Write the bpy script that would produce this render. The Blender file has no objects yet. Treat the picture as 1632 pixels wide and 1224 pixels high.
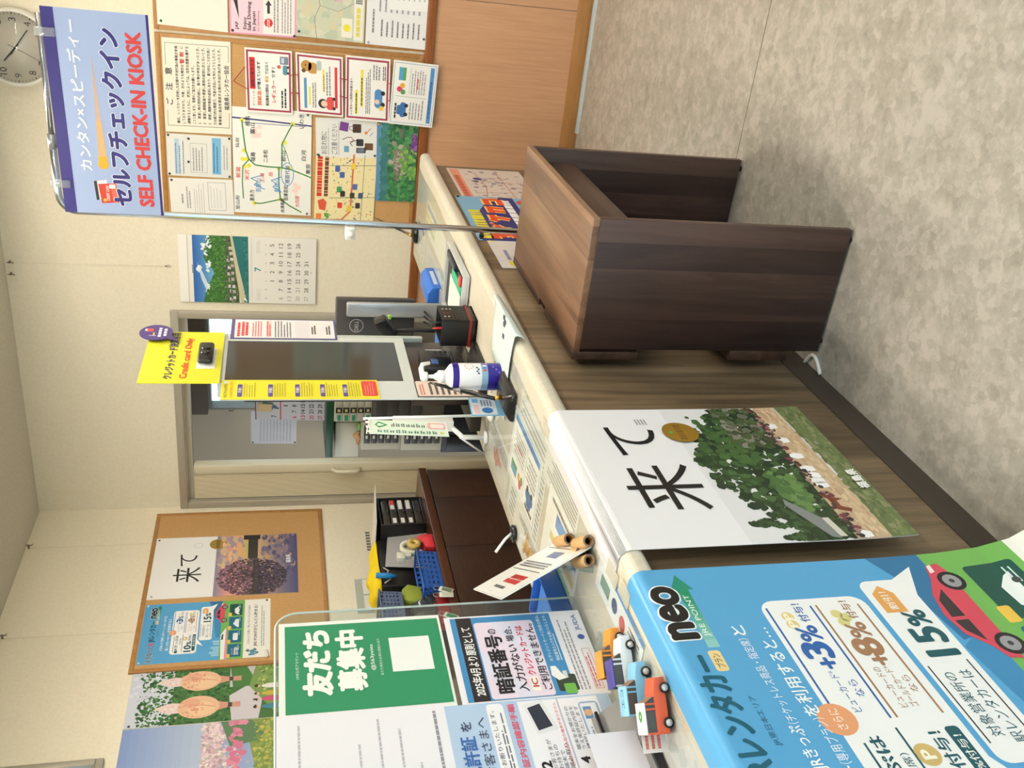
import bpy, bmesh, math, random
from mathutils import Vector, Matrix
random.seed(7)
SC = bpy.context.scene
COL = SC.collection
PI = math.pi
# ---------------------------------------------------------------- camera geometry
FPX = 1502.8
YAW, PITCH = -0.48866, -0.24503
CAMZ = 1.5
FW = Vector((math.sin(YAW) * math.cos(PITCH), math.cos(YAW) * math.cos(PITCH), math.sin(PITCH)))
RT = Vector((math.cos(YAW), -math.sin(YAW), 0))
DN = FW.cross(RT)
EYE = Vector((0, 0, CAMZ))

def PX(axis, val, x, y):
    """the point of the plane axis=val (metres) that lies on the sight line of photo pixel x, y"""
    d = RT * ((612 - y) / FPX) + DN * ((x - 816) / FPX) + FW
    return EYE + d * ((val - EYE[axis]) / d[axis])

cam = bpy.data.cameras.new('camera')
cam.sensor_width = 36
cam.lens = FPX / 1632 * 36
cam.clip_start = 0.05
co = bpy.data.objects.new('camera', cam)
COL.objects.link(co)
co.matrix_world = Matrix(((DN.x, RT.x, -FW.x, 0), (DN.y, RT.y, -FW.y, 0), (DN.z, RT.z, -FW.z, CAMZ), (0, 0, 0, 1)))
SC.camera = co

# ---------------------------------------------------------------- materials
def lin(c):
    c = c / 255
    return c / 12.92 if c <= 0.04045 else ((c + 0.055) / 1.055) ** 2.4
def L3(rgb): return (lin(rgb[0]), lin(rgb[1]), lin(rgb[2]), 1)
MC = {}
def mat(rgb, rough=0.6, metal=0.0, spec=0.4, emit=0.0):
    key = (tuple(rgb), rough, metal, spec, emit)
    if key in MC: return MC[key]
    m = bpy.data.materials.new('paint_%02x%02x%02x' % tuple(int(max(0, min(255, c))) for c in rgb)); m.use_nodes = True
    b = m.node_tree.nodes['Principled BSDF']
    b.inputs['Base Color'].default_value = L3(rgb)
    b.inputs['Roughness'].default_value = rough
    b.inputs['Metallic'].default_value = metal
    b.inputs['Specular IOR Level'].default_value = spec
    if emit:
        b.inputs['Emission Color'].default_value = L3(rgb)
        b.inputs['Emission Strength'].default_value = emit
    MC[key] = m
    return m

def node(nt, t, **kw):
    n = nt.nodes.new(t)
    for k, v in kw.items(): setattr(n, k, v)
    return n

def noise_mat(name, stops, scale=(1, 1, 1), detail=5, nscale=6, rough=0.5, bump=0.0, spec=0.4, distortion=0.0, rot=(0, 0, 0), rough2=None):
    m = bpy.data.materials.new(name); m.use_nodes = True
    nt = m.node_tree; b = nt.nodes['Principled BSDF']
    tc = node(nt, 'ShaderNodeTexCoord'); mp = node(nt, 'ShaderNodeMapping')
    mp.inputs['Scale'].default_value = scale; mp.inputs['Rotation'].default_value = rot
    nz = node(nt, 'ShaderNodeTexNoise')
    nz.inputs['Scale'].default_value = nscale; nz.inputs['Detail'].default_value = detail
    nz.inputs['Roughness'].default_value = 0.62; nz.inputs['Distortion'].default_value = distortion
    cr = node(nt, 'ShaderNodeValToRGB')
    e = cr.color_ramp.elements
    while len(e) < len(stops): e.new(0.5)
    for el, (p, c) in zip(e, stops): el.position = p; el.color = L3(c)
    nt.links.new(tc.outputs['Object'], mp.inputs['Vector']); nt.links.new(mp.outputs['Vector'], nz.inputs['Vector'])
    nt.links.new(nz.outputs['Fac'], cr.inputs['Fac']); nt.links.new(cr.outputs['Color'], b.inputs['Base Color'])
    b.inputs['Roughness'].default_value = rough; b.inputs['Specular IOR Level'].default_value = spec
    if bump:
        bp = node(nt, 'ShaderNodeBump'); bp.inputs['Strength'].default_value = bump; bp.inputs['Distance'].default_value = 0.002
        nt.links.new(nz.outputs['Fac'], bp.inputs['Height']); nt.links.new(bp.outputs['Normal'], b.inputs['Normal'])
    return m

def glass_mat(name, tint=(255, 255, 255), alpha=0.0, rough=0.02):
    m = bpy.data.materials.new(name); m.use_nodes = True
    nt = m.node_tree; nt.nodes.clear()
    out = node(nt, 'ShaderNodeOutputMaterial'); tr = node(nt, 'ShaderNodeBsdfTransparent'); gl = node(nt, 'ShaderNodeBsdfGlossy')
    df = node(nt, 'ShaderNodeBsdfDiffuse'); mx0 = node(nt, 'ShaderNodeMixShader'); mx = node(nt, 'ShaderNodeMixShader'); fr = node(nt, 'ShaderNodeFresnel')
    fr.inputs['IOR'].default_value = 1.45
    tr.inputs['Color'].default_value = L3(tint); df.inputs['Color'].default_value = L3(tint)
    gl.inputs['Roughness'].default_value = rough
    mx0.inputs[0].default_value = alpha
    nt.links.new(tr.outputs[0], mx0.inputs[1]); nt.links.new(df.outputs[0], mx0.inputs[2])
    ge = node(nt, 'ShaderNodeNewGeometry'); inv = node(nt, 'ShaderNodeMath', operation='SUBTRACT'); inv.inputs[0].default_value = 1
    mul = node(nt, 'ShaderNodeMath', operation='MULTIPLY'); nt.links.new(ge.outputs['Backfacing'], inv.inputs[1]); nt.links.new(inv.outputs[0], mul.inputs[0]); nt.links.new(fr.outputs[0], mul.inputs[1])
    nt.links.new(mul.outputs[0], mx.inputs[0]); nt.links.new(mx0.outputs[0], mx.inputs[1]); nt.links.new(gl.outputs[0], mx.inputs[2])
    nt.links.new(mx.outputs[0], out.inputs[0])
    return m

def plank_mat(name, stops, axis, plank_axis, plank, grain=22, rough=0.45, spec=0.4, var=0.35, seams=False):
    """wood grain running along axis; boards of width `plank` laid across plank_axis, each a slightly different tone"""
    m = bpy.data.materials.new(name); m.use_nodes = True
    nt = m.node_tree; b = nt.nodes['Principled BSDF']; lk = nt.links.new
    tc = node(nt, 'ShaderNodeTexCoord'); sp = node(nt, 'ShaderNodeSeparateXYZ'); lk(tc.outputs['Object'], sp.inputs[0])
    dv = node(nt, 'ShaderNodeMath', operation='DIVIDE'); dv.inputs[1].default_value = plank; lk(sp.outputs[plank_axis], dv.inputs[0])
    fl = node(nt, 'ShaderNodeMath', operation='FLOOR'); lk(dv.outputs[0], fl.inputs[0])
    wn = node(nt, 'ShaderNodeTexWhiteNoise', noise_dimensions='1D'); lk(fl.outputs[0], wn.inputs['W'])
    mp = node(nt, 'ShaderNodeMapping'); s = [grain] * 3; s[axis] = grain * 0.07; mp.inputs['Scale'].default_value = s
    off = node(nt, 'ShaderNodeVectorMath', operation='SCALE'); off.inputs['Scale'].default_value = 9.0
    lk(wn.outputs['Color'], off.inputs[0]); lk(off.outputs[0], mp.inputs['Location'])
    lk(tc.outputs['Object'], mp.inputs['Vector'])
    nz = node(nt, 'ShaderNodeTexNoise'); nz.inputs['Scale'].default_value = 1; nz.inputs['Detail'].default_value = 8
    nz.inputs['Roughness'].default_value = 0.65; nz.inputs['Distortion'].default_value = 0.7
    lk(mp.outputs[0], nz.inputs['Vector'])
    m1 = node(nt, 'ShaderNodeMath', operation='MULTIPLY_ADD'); m1.inputs[1].default_value = var; m1.inputs[2].default_value = -var / 2
    lk(wn.outputs['Value'], m1.inputs[0])
    ad = node(nt, 'ShaderNodeMath', operation='ADD'); lk(nz.outputs['Fac'], ad.inputs[0]); lk(m1.outputs[0], ad.inputs[1])
    cr = node(nt, 'ShaderNodeValToRGB'); e = cr.color_ramp.elements
    while len(e) < len(stops): e.new(0.5)
    for el, (p, c) in zip(e, stops): el.position = p; el.color = L3(c)
    lk(ad.outputs[0], cr.inputs['Fac']); lk(cr.outputs['Color'], b.inputs['Base Color'])
    b.inputs['Roughness'].default_value = rough; b.inputs['Specular IOR Level'].default_value = spec
    return m

# ---------------------------------------------------------------- mesh builder
class MB:
    def __init__(s): s.bm = bmesh.new(); s.mats = []
    def mi(s, m):
        if m not in s.mats: s.mats.append(m)
        return s.mats.index(m)
    def _add(s, vs, fs, m, smooth=False):
        i = s.mi(m); bv = [s.bm.verts.new(v) for v in vs]
        for f in fs:
            try:
                fc = s.bm.faces.new([bv[k] for k in f]); fc.material_index = i; fc.smooth = smooth
            except ValueError: pass
        return bv
    def box(s, a, b, m, bev=0.0, seg=2):
        x0, x1 = sorted((a[0], b[0])); y0, y1 = sorted((a[1], b[1])); z0, z1 = sorted((a[2], b[2]))
        V = [Vector((x, y, z)) for x in (x0, x1) for y in (y0, y1) for z in (z0, z1)]
        F = [(0, 1, 3, 2), (4, 6, 7, 5), (0, 4, 5, 1), (2, 3, 7, 6), (0, 2, 6, 4), (1, 5, 7, 3)]
        s.hull(V, F, m, bev, seg); return s
    def hull(s, V, F, m, bev=0.0, seg=2):
        t = bmesh.new(); tv = [t.verts.new(v) for v in V]
        for f in F: t.faces.new([tv[k] for k in f])
        if bev: bmesh.ops.bevel(t, geom=t.edges[:], offset=bev, segments=seg, profile=0.5, affect='EDGES', clamp_overlap=True)
        bmesh.ops.recalc_face_normals(t, faces=t.faces[:])
        t.verts.index_update()
        s._add([v.co.copy() for v in t.verts], [[v.index for v in f.verts] for f in t.faces], m, bool(bev))
        t.free(); return s
    def obox(s, o, ex, ey, ez, m, bev=0.0):
        """box from corner o with edge vectors"""
        o, ex, ey, ez = map(Vector, (o, ex, ey, ez))
        V = [o + ex * i + ey * j + ez * k for i in (0, 1) for j in (0, 1) for k in (0, 1)]
        F = [(0, 1, 3, 2), (4, 6, 7, 5), (0, 4, 5, 1), (2, 3, 7, 6), (0, 2, 6, 4), (1, 5, 7, 3)]
        s.hull(V, F, m, bev); return s
    def prism(s, pts, axis, a, b, m, bev=0.0):
        """2D outline (the two other axes in xyz order) extruded along axis from a to b"""
        def P(p, h):
            q = list(p); q.insert(axis, h); return Vector(q)
        n = len(pts)
        V = [P(p, a) for p in pts] + [P(p, b) for p in pts]
        F = [list(range(n)), list(range(2 * n - 1, n - 1, -1))] + [(i, (i + 1) % n, n + (i + 1) % n, n + i) for i in range(n)]
        s.hull(V, F, m, bev); return s
    def tube(s, path, r, m, n=12, caps=True, radii=None):
        path = [Vector(p) for p in path]; rings = []
        up = Vector((0, 0, 1))
        for i, p in enumerate(path):
            d = (path[min(i + 1, len(path) - 1)] - path[max(i - 1, 0)]).normalized()
            if i == 0:
                a = d.orthogonal().normalized()
            else:
                a = (a - d * a.dot(d)).normalized()
            b = d.cross(a); rr = radii[i] if radii else r
            rings.append([p + (a * math.cos(2 * PI * k / n) + b * math.sin(2 * PI * k / n)) * rr for k in range(n)])
        V = [v for R_ in rings for v in R_]
        F = [(i * n + k, i * n + (k + 1) % n, (i + 1) * n + (k + 1) % n, (i + 1) * n + k) for i in range(len(path) - 1) for k in range(n)]
        if caps: F += [list(range(n - 1, -1, -1)), [(len(path) - 1) * n + k for k in range(n)]]
        bv = s._add(V, F, m, True)
        return s
    def cyl(s, p0, p1, r, m, n=20, r2=None): return s.tube([p0, p1], r, m, n, True, [r, r if r2 is None else r2])
    def lathe(s, prof, c, m, n=28, axis=2):
        """profile [(radius, height)] about a vertical axis at c"""
        c = Vector(c); V = []; 
        for (r, h) in prof:
            for k in range(n):
                q = [r * math.cos(2 * PI * k / n), r * math.sin(2 * PI * k / n)]; q.insert(axis, h); V.append(c + Vector(q))
        F = [(i * n + k, i * n + (k + 1) % n, (i + 1) * n + (k + 1) % n, (i + 1) * n + k) for i in range(len(prof) - 1) for k in range(n)]
        F += [list(range(n - 1, -1, -1)), [(len(prof) - 1) * n + k for k in range(n)]]
        s._add(V, F, m, True); return s
    def quad(s, pts, m): s._add([Vector(p) for p in pts], [list(range(len(pts)))], m); return s
    def grid(s, fn, nu, nv, m, smooth=True):
        V = [Vector(fn(i / nu, j / nv)) for j in range(nv + 1) for i in range(nu + 1)]
        F = [(j * (nu + 1) + i, j * (nu + 1) + i + 1, (j + 1) * (nu + 1) + i + 1, (j + 1) * (nu + 1) + i) for j in range(nv) for i in range(nu)]
        s._add(V, F, m, smooth); return s
    def build(s, name, parent=None, loc=None):
        """world coordinates in, one object out; children keep their thing's origin"""
        o0 = Vector(loc) if loc is not None else (world_loc(parent) if parent else None)
        if o0 is None:
            cs = [v.co for v in s.bm.verts]
            o0 = Vector(((min(c.x for c in cs) + max(c.x for c in cs)) / 2, (min(c.y for c in cs) + max(c.y for c in cs)) / 2, min(c.z for c in cs)))
        base = world_loc(parent) if parent else o0
        bmesh.ops.translate(s.bm, verts=s.bm.verts[:], vec=-base)
        bmesh.ops.recalc_face_normals(s.bm, faces=s.bm.faces[:])
        me = bpy.data.meshes.new(name); s.bm.to_mesh(me); s.bm.free()
        for m in s.mats: me.materials.append(m)
        o = bpy.data.objects.new(name, me); COL.objects.link(o)
        if parent: o.parent = parent
        else: o.location = o0
        return o

def world_loc(o):
    v = Vector((0, 0, 0))
    while o: v = v + o.location; o = o.parent
    return v
def tag(o, label, cat, group=None, kind=None):
    o['label'] = label; o['category'] = cat
    if group: o['group'] = group
    if kind: o['kind'] = kind
    return o
def thing(name, label, cat, loc=(0, 0, 0), group=None):
    o = bpy.data.objects.new(name, None); o.empty_display_size = 0.05
    COL.objects.link(o); o.location = loc
    return tag(o, label, cat, group)
def structure(mb, name, parent=None):
    o = mb.build(name, parent)
    if not parent: o['kind'] = 'structure'
    return o
def copy_tree(o, parent=None):
    c = o.copy(); COL.objects.link(c); c.parent = parent
    for ch in [x for x in bpy.data.objects if x.parent == o]: copy_tree(ch, c)
    return c

# ---------------------------------------------------------------- printed sheets
TXT = {}
def text2d(s, bold=0.0):
    key = s
    if key in TXT: return TXT[key]
    c = bpy.data.curves.new('lettering', 'FONT'); c.body = s; c.size = 1; c.resolution_u = 5 if len(s) <= 4 else 3 if len(s) < 12 else 2; c.dimensions = '2D'; c.fill_mode = 'FRONT'
    o = bpy.data.objects.new('lettering', c); COL.objects.link(o)
    me = bpy.data.meshes.new_from_object(o.evaluated_get(bpy.context.evaluated_depsgraph_get()))
    V = [(v.co.x, v.co.y) for v in me.vertices]; F = [list(p.vertices) for p in me.polygons]
    bpy.data.objects.remove(o); bpy.data.meshes.remove(me); bpy.data.curves.remove(c)
    if V:
        x0 = min(v[0] for v in V); x1 = max(v[0] for v in V); y0 = min(v[1] for v in V); y1 = max(v[1] for v in V)
        V = [((x - x0) / (x1 - x0), (y - y0) / max(1e-6, y1 - y0)) for x, y in V]
        TXT[key] = (V, F, (x1 - x0) / max(1e-6, y1 - y0), y1 - y0)
    else: TXT[key] = (V, F, 1, 1)
    return TXT[key]

GAP = 0.00035
class Sheet:
    """a sheet of paper or board. Drawing units: u 0..100 across, v 0..100 down."""
    def __init__(s, name, TL, TR, BL, rgb, thick=0.0008, fn=None, vcuts=None, W=None, H=None, rough=0.55, m=None):
        s.name = name; s.fn = fn; s.th = thick
        if fn is None:
            s.TL = Vector(TL); s.R = Vector(TR) - s.TL; s.D = Vector(BL) - s.TL
            s.W = s.R.length; s.H = s.D.length; s.N = s.R.cross(-s.D).normalized()
        else: s.W = W; s.H = H
        s.vc = vcuts; s.rough = rough; s.sv = 1.0
        s.base = m or mat(rgb, rough); s.pic = MB(); s.let = MB(); s.np = 0; s.nl = 0; s.pins = []
    def P(s, u, v, l=0.0):
        if s.fn: return s.fn(u, v, l)
        return s.TL + s.R * (u / 100) + s.D * (v / 100) + s.N * l
    def M(s, c): return c if not isinstance(c, tuple) else mat(c, s.rough)
    def poly(s, pts, c, l=1):
        s.pic._add([Vector((p[0], p[1], l * GAP)) for p in pts], [list(range(len(pts)))], s.M(c)); s.np += 1; return s
    def rect(s, u0, v0, u1, v1, c, l=1): return s.poly([(u0, v0), (u0, v1), (u1, v1), (u1, v0)], c, l)
    def rrect(s, u0, v0, u1, v1, c, r=4, l=1, n=5):
        ru = r; rv = r * s.W / s.H; pts = []
        for cx, cy, a0 in ((u1 - ru, v0 + rv, -90), (u1 - ru, v1 - rv, 0), (u0 + ru, v1 - rv, 90), (u0 + ru, v0 + rv, 180)):
            for k in range(n + 1):
                a = math.radians(a0 + 90 * k / n); pts.append((cx + ru * math.cos(a), cy + rv * math.sin(a)))
        return s.poly(pts[::-1], c, l)
    def disc(s, u, v, r, c, l=1, n=20, ry=None):
        rv = (ry if ry else r * s.W / s.H)
        return s.poly([(u + r * math.cos(-2 * PI * k / n), v + rv * math.sin(-2 * PI * k / n)) for k in range(n)], c, l)
    def frame(s, u0, v0, u1, v1, t, c, l=1):
        tv = t * s.W / s.H
        s.rect(u0, v0, u1, v0 + tv, c, l); s.rect(u0, v1 - tv, u1, v1, c, l)
        s.rect(u0, v0 + tv, u0 + t, v1 - tv, c, l); return s.rect(u1 - t, v0 + tv, u1, v1 - tv, c, l)
    def line(s, pts, w, c, l=1):
        k = s.W / s.H
        for (a, b) in zip(pts[:-1], pts[1:]):
            dx, dy = b[0] - a[0], (b[1] - a[1]) / k
            n = math.hypot(dx, dy) or 1
            ox, oy = -dy / n * w / 2, dx / n * w / 2 * k
            s.poly([(a[0] + ox, a[1] + oy), (b[0] + ox, b[1] + oy), (b[0] - ox, b[1] - oy), (a[0] - ox, a[1] - oy)], c, l)
        return s
    def text(s, t, u0, v0, u1, v1, c=(25, 25, 28), bold=0.0, l=3, fit=False, halo=None, slant=0.0):
        V, F, asp, em = text2d(t, bold)
        if not V: return s
        if not fit:      # keep the letter proportions inside the box
            w = (u1 - u0) * s.W; h = (v1 - v0) * s.H
            if w / h > asp * 1.25:
                nw = h * asp * 1.25 / s.W; m_ = (u0 + u1) / 2; u0, u1 = m_ - nw / 2, m_ + nw / 2
            elif w / h < asp * 0.72:
                nh = w / (asp * 0.72) / s.H; m_ = (v0 + v1) / 2; v0, v1 = m_ - nh / 2, m_ + nh / 2
        kx, ky = (u1 - u0) / (asp * em), (v1 - v0) / em      # one em in u and in v
        def put(dx, dy, col, ll):
            s.let._add([Vector((u0 + x * (u1 - u0) + dx * kx, v1 - y * (v1 - v0) + dy * ky, ll * GAP)) for x, y in V], F, s.M(col))
        if halo:
            rh = 0.03 + (min(bold, 0.08) * 0.9 if bold >= 0.015 else 0)
            for k in range(12): put(rh * math.cos(k * PI / 6), rh * .85 * math.sin(k * PI / 6), halo, l - 0.95 + k * .05)
        if bold >= 0.015:
            r_ = min(bold, 0.08) * 0.9
            for k in range(8): put(math.cos(k * PI / 4) * r_, math.sin(k * PI / 4) * r_ * .75, c, l + k * .07)
        else: put(0, 0, c, l)
        s.nl += 1
        return s
    def lines(s, u0, v0, u1, v1, n, c=(120, 118, 122), fill=0.55, l=2, ragged=0.25, word=5.0):
        """rows of print too small to read"""
        if n < 1: return s
        h = (v1 - v0) / n
        for i in range(n):
            u = u0; end = u1 - random.random() * ragged * (u1 - u0); v = v0 + i * h
            while u < end:
                w = min(word * random.uniform(0.4, 1.5), end - u)
                s.rect(u, v, u + w, v + h * fill, c, l); u += w + word * 0.16
        return s
    def dabs(s, gen, n, size, cols, l=1, k=6, sq=1.0):
        asp = s.W / s.H; cs = [s.M(c) for c in cols]
        for i in range(n):
            u, v = gen(); z = size * random.uniform(0.5, 1.4); a0 = random.random() * 6.3
            pts = [(max(0.2, min(99.8, u + z * random.uniform(0.55, 1.1) * math.cos(a0 - 2 * PI * j / k))), max(0.2, min(99.8, v + z * sq * asp * random.uniform(0.55, 1.1) * math.sin(a0 - 2 * PI * j / k)))) for j in range(k)]
            s.poly(pts, random.choice(cs), l + 0.9 * i / n)
        return s
    def pin(s, u, v, rgb=(40, 45, 60)): s.pins.append((u, v, rgb)); return s
    def finish(s, label=None, cat=None, group=None, parent=None, kind=None, lettername='lettering'):
        flat = MB()
        if s.vc: rows = sorted(set([0, 100] + list(s.vc)))
        else: rows = [0, 100]
        T = -s.th
        for lay in (0.0, T):
            for a, b in zip(rows[:-1], rows[1:]): flat.quad([(0, a, lay), (0, b, lay), (100, b, lay), (100, a, lay)], s.base)
        bmesh.ops.remove_doubles(flat.bm, verts=flat.bm.verts[:], dist=1e-6)
        for a, b in zip(rows[:-1], rows[1:]):
            for u in (0, 100): flat.quad([(u, a, 0), (u, b, 0), (u, b, T), (u, a, T)], s.base)
        for v in (0, 100): flat.quad([(0, v, 0), (100, v, 0), (100, v, T), (0, v, T)], s.base)
        c = s.P(50, 50); loc = s.P(50, 100)
        if s.fn: loc = s.P(50, 100)
        def conv(mb):
            if s.vc and mb is not flat:
                for v in rows[1:-1]:
                    bmesh.ops.bisect_plane(mb.bm, geom=mb.bm.verts[:] + mb.bm.edges[:] + mb.bm.faces[:], plane_co=(0, v, 0), plane_no=(0, 1, 0))
            for v in mb.bm.verts: v.co = s.P(v.co.x, v.co.y, v.co.z)
        conv(flat)
        if s.vc:
            for f in flat.bm.faces: f.smooth = f.calc_center_median().z > 0.83
        for mb in (s.pic, s.let):        # the print belongs to the sheet's own mesh
            if s.sv != 1:
                for v in mb.bm.verts: v.co.y *= s.sv
            conv(mb)
            mb.bm.verts.index_update()
            idx = [flat.mi(m) for m in mb.mats]
            nv = [flat.bm.verts.new(v.co) for v in mb.bm.verts]
            for f in mb.bm.faces:
                try:
                    g = flat.bm.faces.new([nv[v.index] for v in f.verts]); g.material_index = idx[f.material_index]
                except ValueError: pass
            mb.bm.free()
        o = flat.build(s.name, parent, loc if not parent else None)
        if not parent and label: tag(o, label, cat, group, kind)
        for (u, v, rgb) in s.pins:
            b = MB(); p = s.P(u, v); n = (s.P(u, v, 0.01) - p).normalized()
            b.tube([p, p + n * 0.002, p + n * 0.004, p + n * 0.006], 0.004, mat(rgb, 0.3), 10, True, [0.0045, 0.006, 0.005, 0.002])
            b.build('pin', o)
        return o

def wallB(name, tl, tr, bl, rgb, y=4.690, **k):
    return Sheet(name, PX(1, y, *tl), PX(1, y, *tr), PX(1, y, *bl), rgb, **k)
def squareB(name, x0, x1, z0, z1, rgb, y=4.690, **k):
    return Sheet(name, (x0, y, z1), (x1, y, z1), (x0, y, z0), rgb, **k)
def squareA(name, y0, y1, z0, z1, rgb, x=-3.283, **k):
    return Sheet(name, (x, y0, z1), (x, y1, z1), (x, y0, z0), rgb, **k)
# ================================================================ the room
YB = 4.704; XA = -3.30; ZC = 2.773; XR = 2.3; YF = -2.0
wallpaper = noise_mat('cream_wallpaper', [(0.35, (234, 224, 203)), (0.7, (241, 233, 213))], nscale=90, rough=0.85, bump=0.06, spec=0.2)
ceilm = noise_mat('ceiling_board', [(0.3, (205, 200, 188)), (0.7, (222, 218, 208))], nscale=60, rough=0.9, bump=0.1, spec=0.1)
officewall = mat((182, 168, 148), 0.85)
alu = mat((176, 170, 156), 0.45, 0.3)
dark_alu = mat((120, 112, 100), 0.5)

# floor: mottled vinyl with hairline seams
def floor_material():
    m = bpy.data.materials.new('mottled_vinyl'); m.use_nodes = True
    nt = m.node_tree; b = nt.nodes['Principled BSDF']; lk = nt.links.new
    tc = node(nt, 'ShaderNodeTexCoord')
    n1 = node(nt, 'ShaderNodeTexNoise'); n1.inputs['Scale'].default_value = 15; n1.inputs['Detail'].default_value = 7; n1.inputs['Roughness'].default_value = 0.72
    n2 = node(nt, 'ShaderNodeTexNoise'); n2.inputs['Scale'].default_value = 3.0; n2.inputs['Detail'].default_value = 4
    vo = node(nt, 'ShaderNodeTexVoronoi'); vo.inputs['Scale'].default_value = 40; vo.inputs['Randomness'].default_value = 1
    vo2 = node(nt, 'ShaderNodeTexVoronoi'); vo2.inputs['Scale'].default_value = 80
    for n in (n1, n2): lk(tc.outputs['Object'], n.inputs['Vector'])
    wr = node(nt, 'ShaderNodeVectorMath', operation='MULTIPLY_ADD'); wr.inputs[1].default_value = (0.05, 0.05, 0.05)
    lk(n1.outputs['Color'], wr.inputs[0]); lk(tc.outputs['Object'], wr.inputs[2]); lk(wr.outputs[0], vo.inputs['Vector']); lk(wr.outputs[0], vo2.inputs['Vector'])
    sc_ = node(nt, 'ShaderNodeSeparateColor'); lk(vo.outputs['Color'], sc_.inputs[0])
    sc2 = node(nt, 'ShaderNodeSeparateColor'); lk(vo2.outputs['Color'], sc2.inputs[0])
    a1 = node(nt, 'ShaderNodeMath', operation='MULTIPLY_ADD'); a1.inputs[1].default_value = 0.22; lk(sc_.outputs[0], a1.inputs[0])
    m2 = node(nt, 'ShaderNodeMath', operation='MULTIPLY_ADD'); m2.inputs[1].default_value = 0.35; lk(n2.outputs['Fac'], m2.inputs[0])
    m3 = node(nt, 'ShaderNodeMath', operation='MULTIPLY_ADD'); m3.inputs[1].default_value = 0.12; lk(sc2.outputs[1], m3.inputs[0]); 
    lk(n1.outputs['Fac'], m3.inputs[2]); lk(m3.outputs[0], m2.inputs[2]); lk(m2.outputs[0], a1.inputs[2])
    cr = node(nt, 'ShaderNodeValToRGB'); e = cr.color_ramp.elements
    for _ in range(2): e.new(0.5)
    for el, (p, c) in zip(e, ((0.40, (132, 127, 119)), (0.66, (154, 149, 140)), (0.86, (168, 163, 155)), (1.0, (182, 177, 170)))): el.position = min(1, p); el.color = L3(c)
    lk(a1.outputs[0], cr.inputs[0])
    sp = node(nt, 'ShaderNodeSeparateXYZ'); lk(tc.outputs['Object'], sp.inputs[0])
    seam = None
    for y0 in (2.114, 3.915, 0.31):
        d = node(nt, 'ShaderNodeMath', operation='SUBTRACT'); d.inputs[1].default_value = y0; lk(sp.outputs[1], d.inputs[0])
        ab = node(nt, 'ShaderNodeMath', operation='ABSOLUTE'); lk(d.outputs[0], ab.inputs[0])
        lt = node(nt, 'ShaderNodeMath', operation='LESS_THAN'); lt.inputs[1].default_value = 0.0026; lk(ab.outputs[0], lt.inputs[0])
        if seam is None: seam = lt
        else:
            mx_ = node(nt, 'ShaderNodeMath', operation='MAXIMUM'); lk(seam.outputs[0], mx_.inputs[0]); lk(lt.outputs[0], mx_.inputs[1]); seam = mx_
    mix = node(nt, 'ShaderNodeMix', data_type='RGBA'); mix.inputs[7].default_value = L3((70, 64, 58))
    mu = node(nt, 'ShaderNodeMath', operation='MULTIPLY'); mu.inputs[1].default_value = 0.8; lk(seam.outputs[0], mu.inputs[0])
    lk(mu.outputs[0], mix.inputs[0]); lk(cr.outputs[0], mix.inputs[6]); lk(mix.outputs[2], b.inputs['Base Color'])
    b.inputs['Roughness'].default_value = 0.42; b.inputs['Specular IOR Level'].default_value = 0.35
    return m
o = structure(MB().box((-5.2, YF, -0.05), (XR, 7.2, 0), floor_material()), 'floor')
structure(MB().box((-5.2, YF, ZC), (XR, 7.2, ZC + 0.06), ceilm), 'ceiling')

# back wall with the office doorway (x -3.31..-2.07, head 2.03)
DX0, DX1, DZ = -3.255, -2.115, 1.985
b = MB()
b.box((DX1 + 0.0, YB, 0.80), (XR, YB + 0.12, ZC), wallpaper)
b.box((XA, YB, DZ), (DX1, YB + 0.12, ZC), wallpaper)
b.box((DX1, YB, 0), (XR, YB + 0.12, 0.80), wallpaper)
structure(b, 'wall_back')
tanwood = noise_mat('tan_panel_board', [(0.3, (192, 146, 112)), (0.7, (206, 160, 124))], scale=(30, 30, 1.5), nscale=3, rough=0.5, spec=0.4)
seamm = mat((128, 84, 50), 0.6)
b = MB()
x = DX1 + 0.06
xs = [DX1 + 0.06, -1.50, -0.45, 0.47, 1.39, XR]
for a, c in zip(xs[:-1], xs[1:]): b.box((a + 0.0015, YB - 0.010, 0.085), (c - 0.0015, YB - 0.0005, 0.77), tanwood)
structure(b, 'trim_1')
b = MB().box((DX1 + 0.06, YB - 0.022, 0.768), (XR, YB - 0.0005, 0.812), noise_mat('chair_rail_wood', [(0.3, (122, 70, 36)), (0.7, (146, 88, 48))], scale=(2, 20, 20), nscale=3, rough=0.4), 0.003)
structure(b, 'trim_2')
basem = noise_mat('skirting_wood', [(0.3, (158, 112, 64)), (0.7, (176, 128, 78))], scale=(2, 20, 20), nscale=3, rough=0.45)
structure(MB().box((DX1 + 0.06, YB - 0.016, 0.0), (XR, YB - 0.0005, 0.085), basem, 0.002), 'baseboard_back')
# cable cover strip along the floor
cc = MB().prism([(YB - 0.045, 0), (YB - 0.037, 0.012), (YB - 0.025, 0.015), (YB - 0.017, 0.012), (YB - 0.017, 0)], 0, -1.03, XR - 0.4, mat((168, 178, 184), 0.4))
o = cc.build('cable_cover'); tag(o, 'pale grey floor cable cover running along the foot of the wood panelled wall', 'cable cover')

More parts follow.
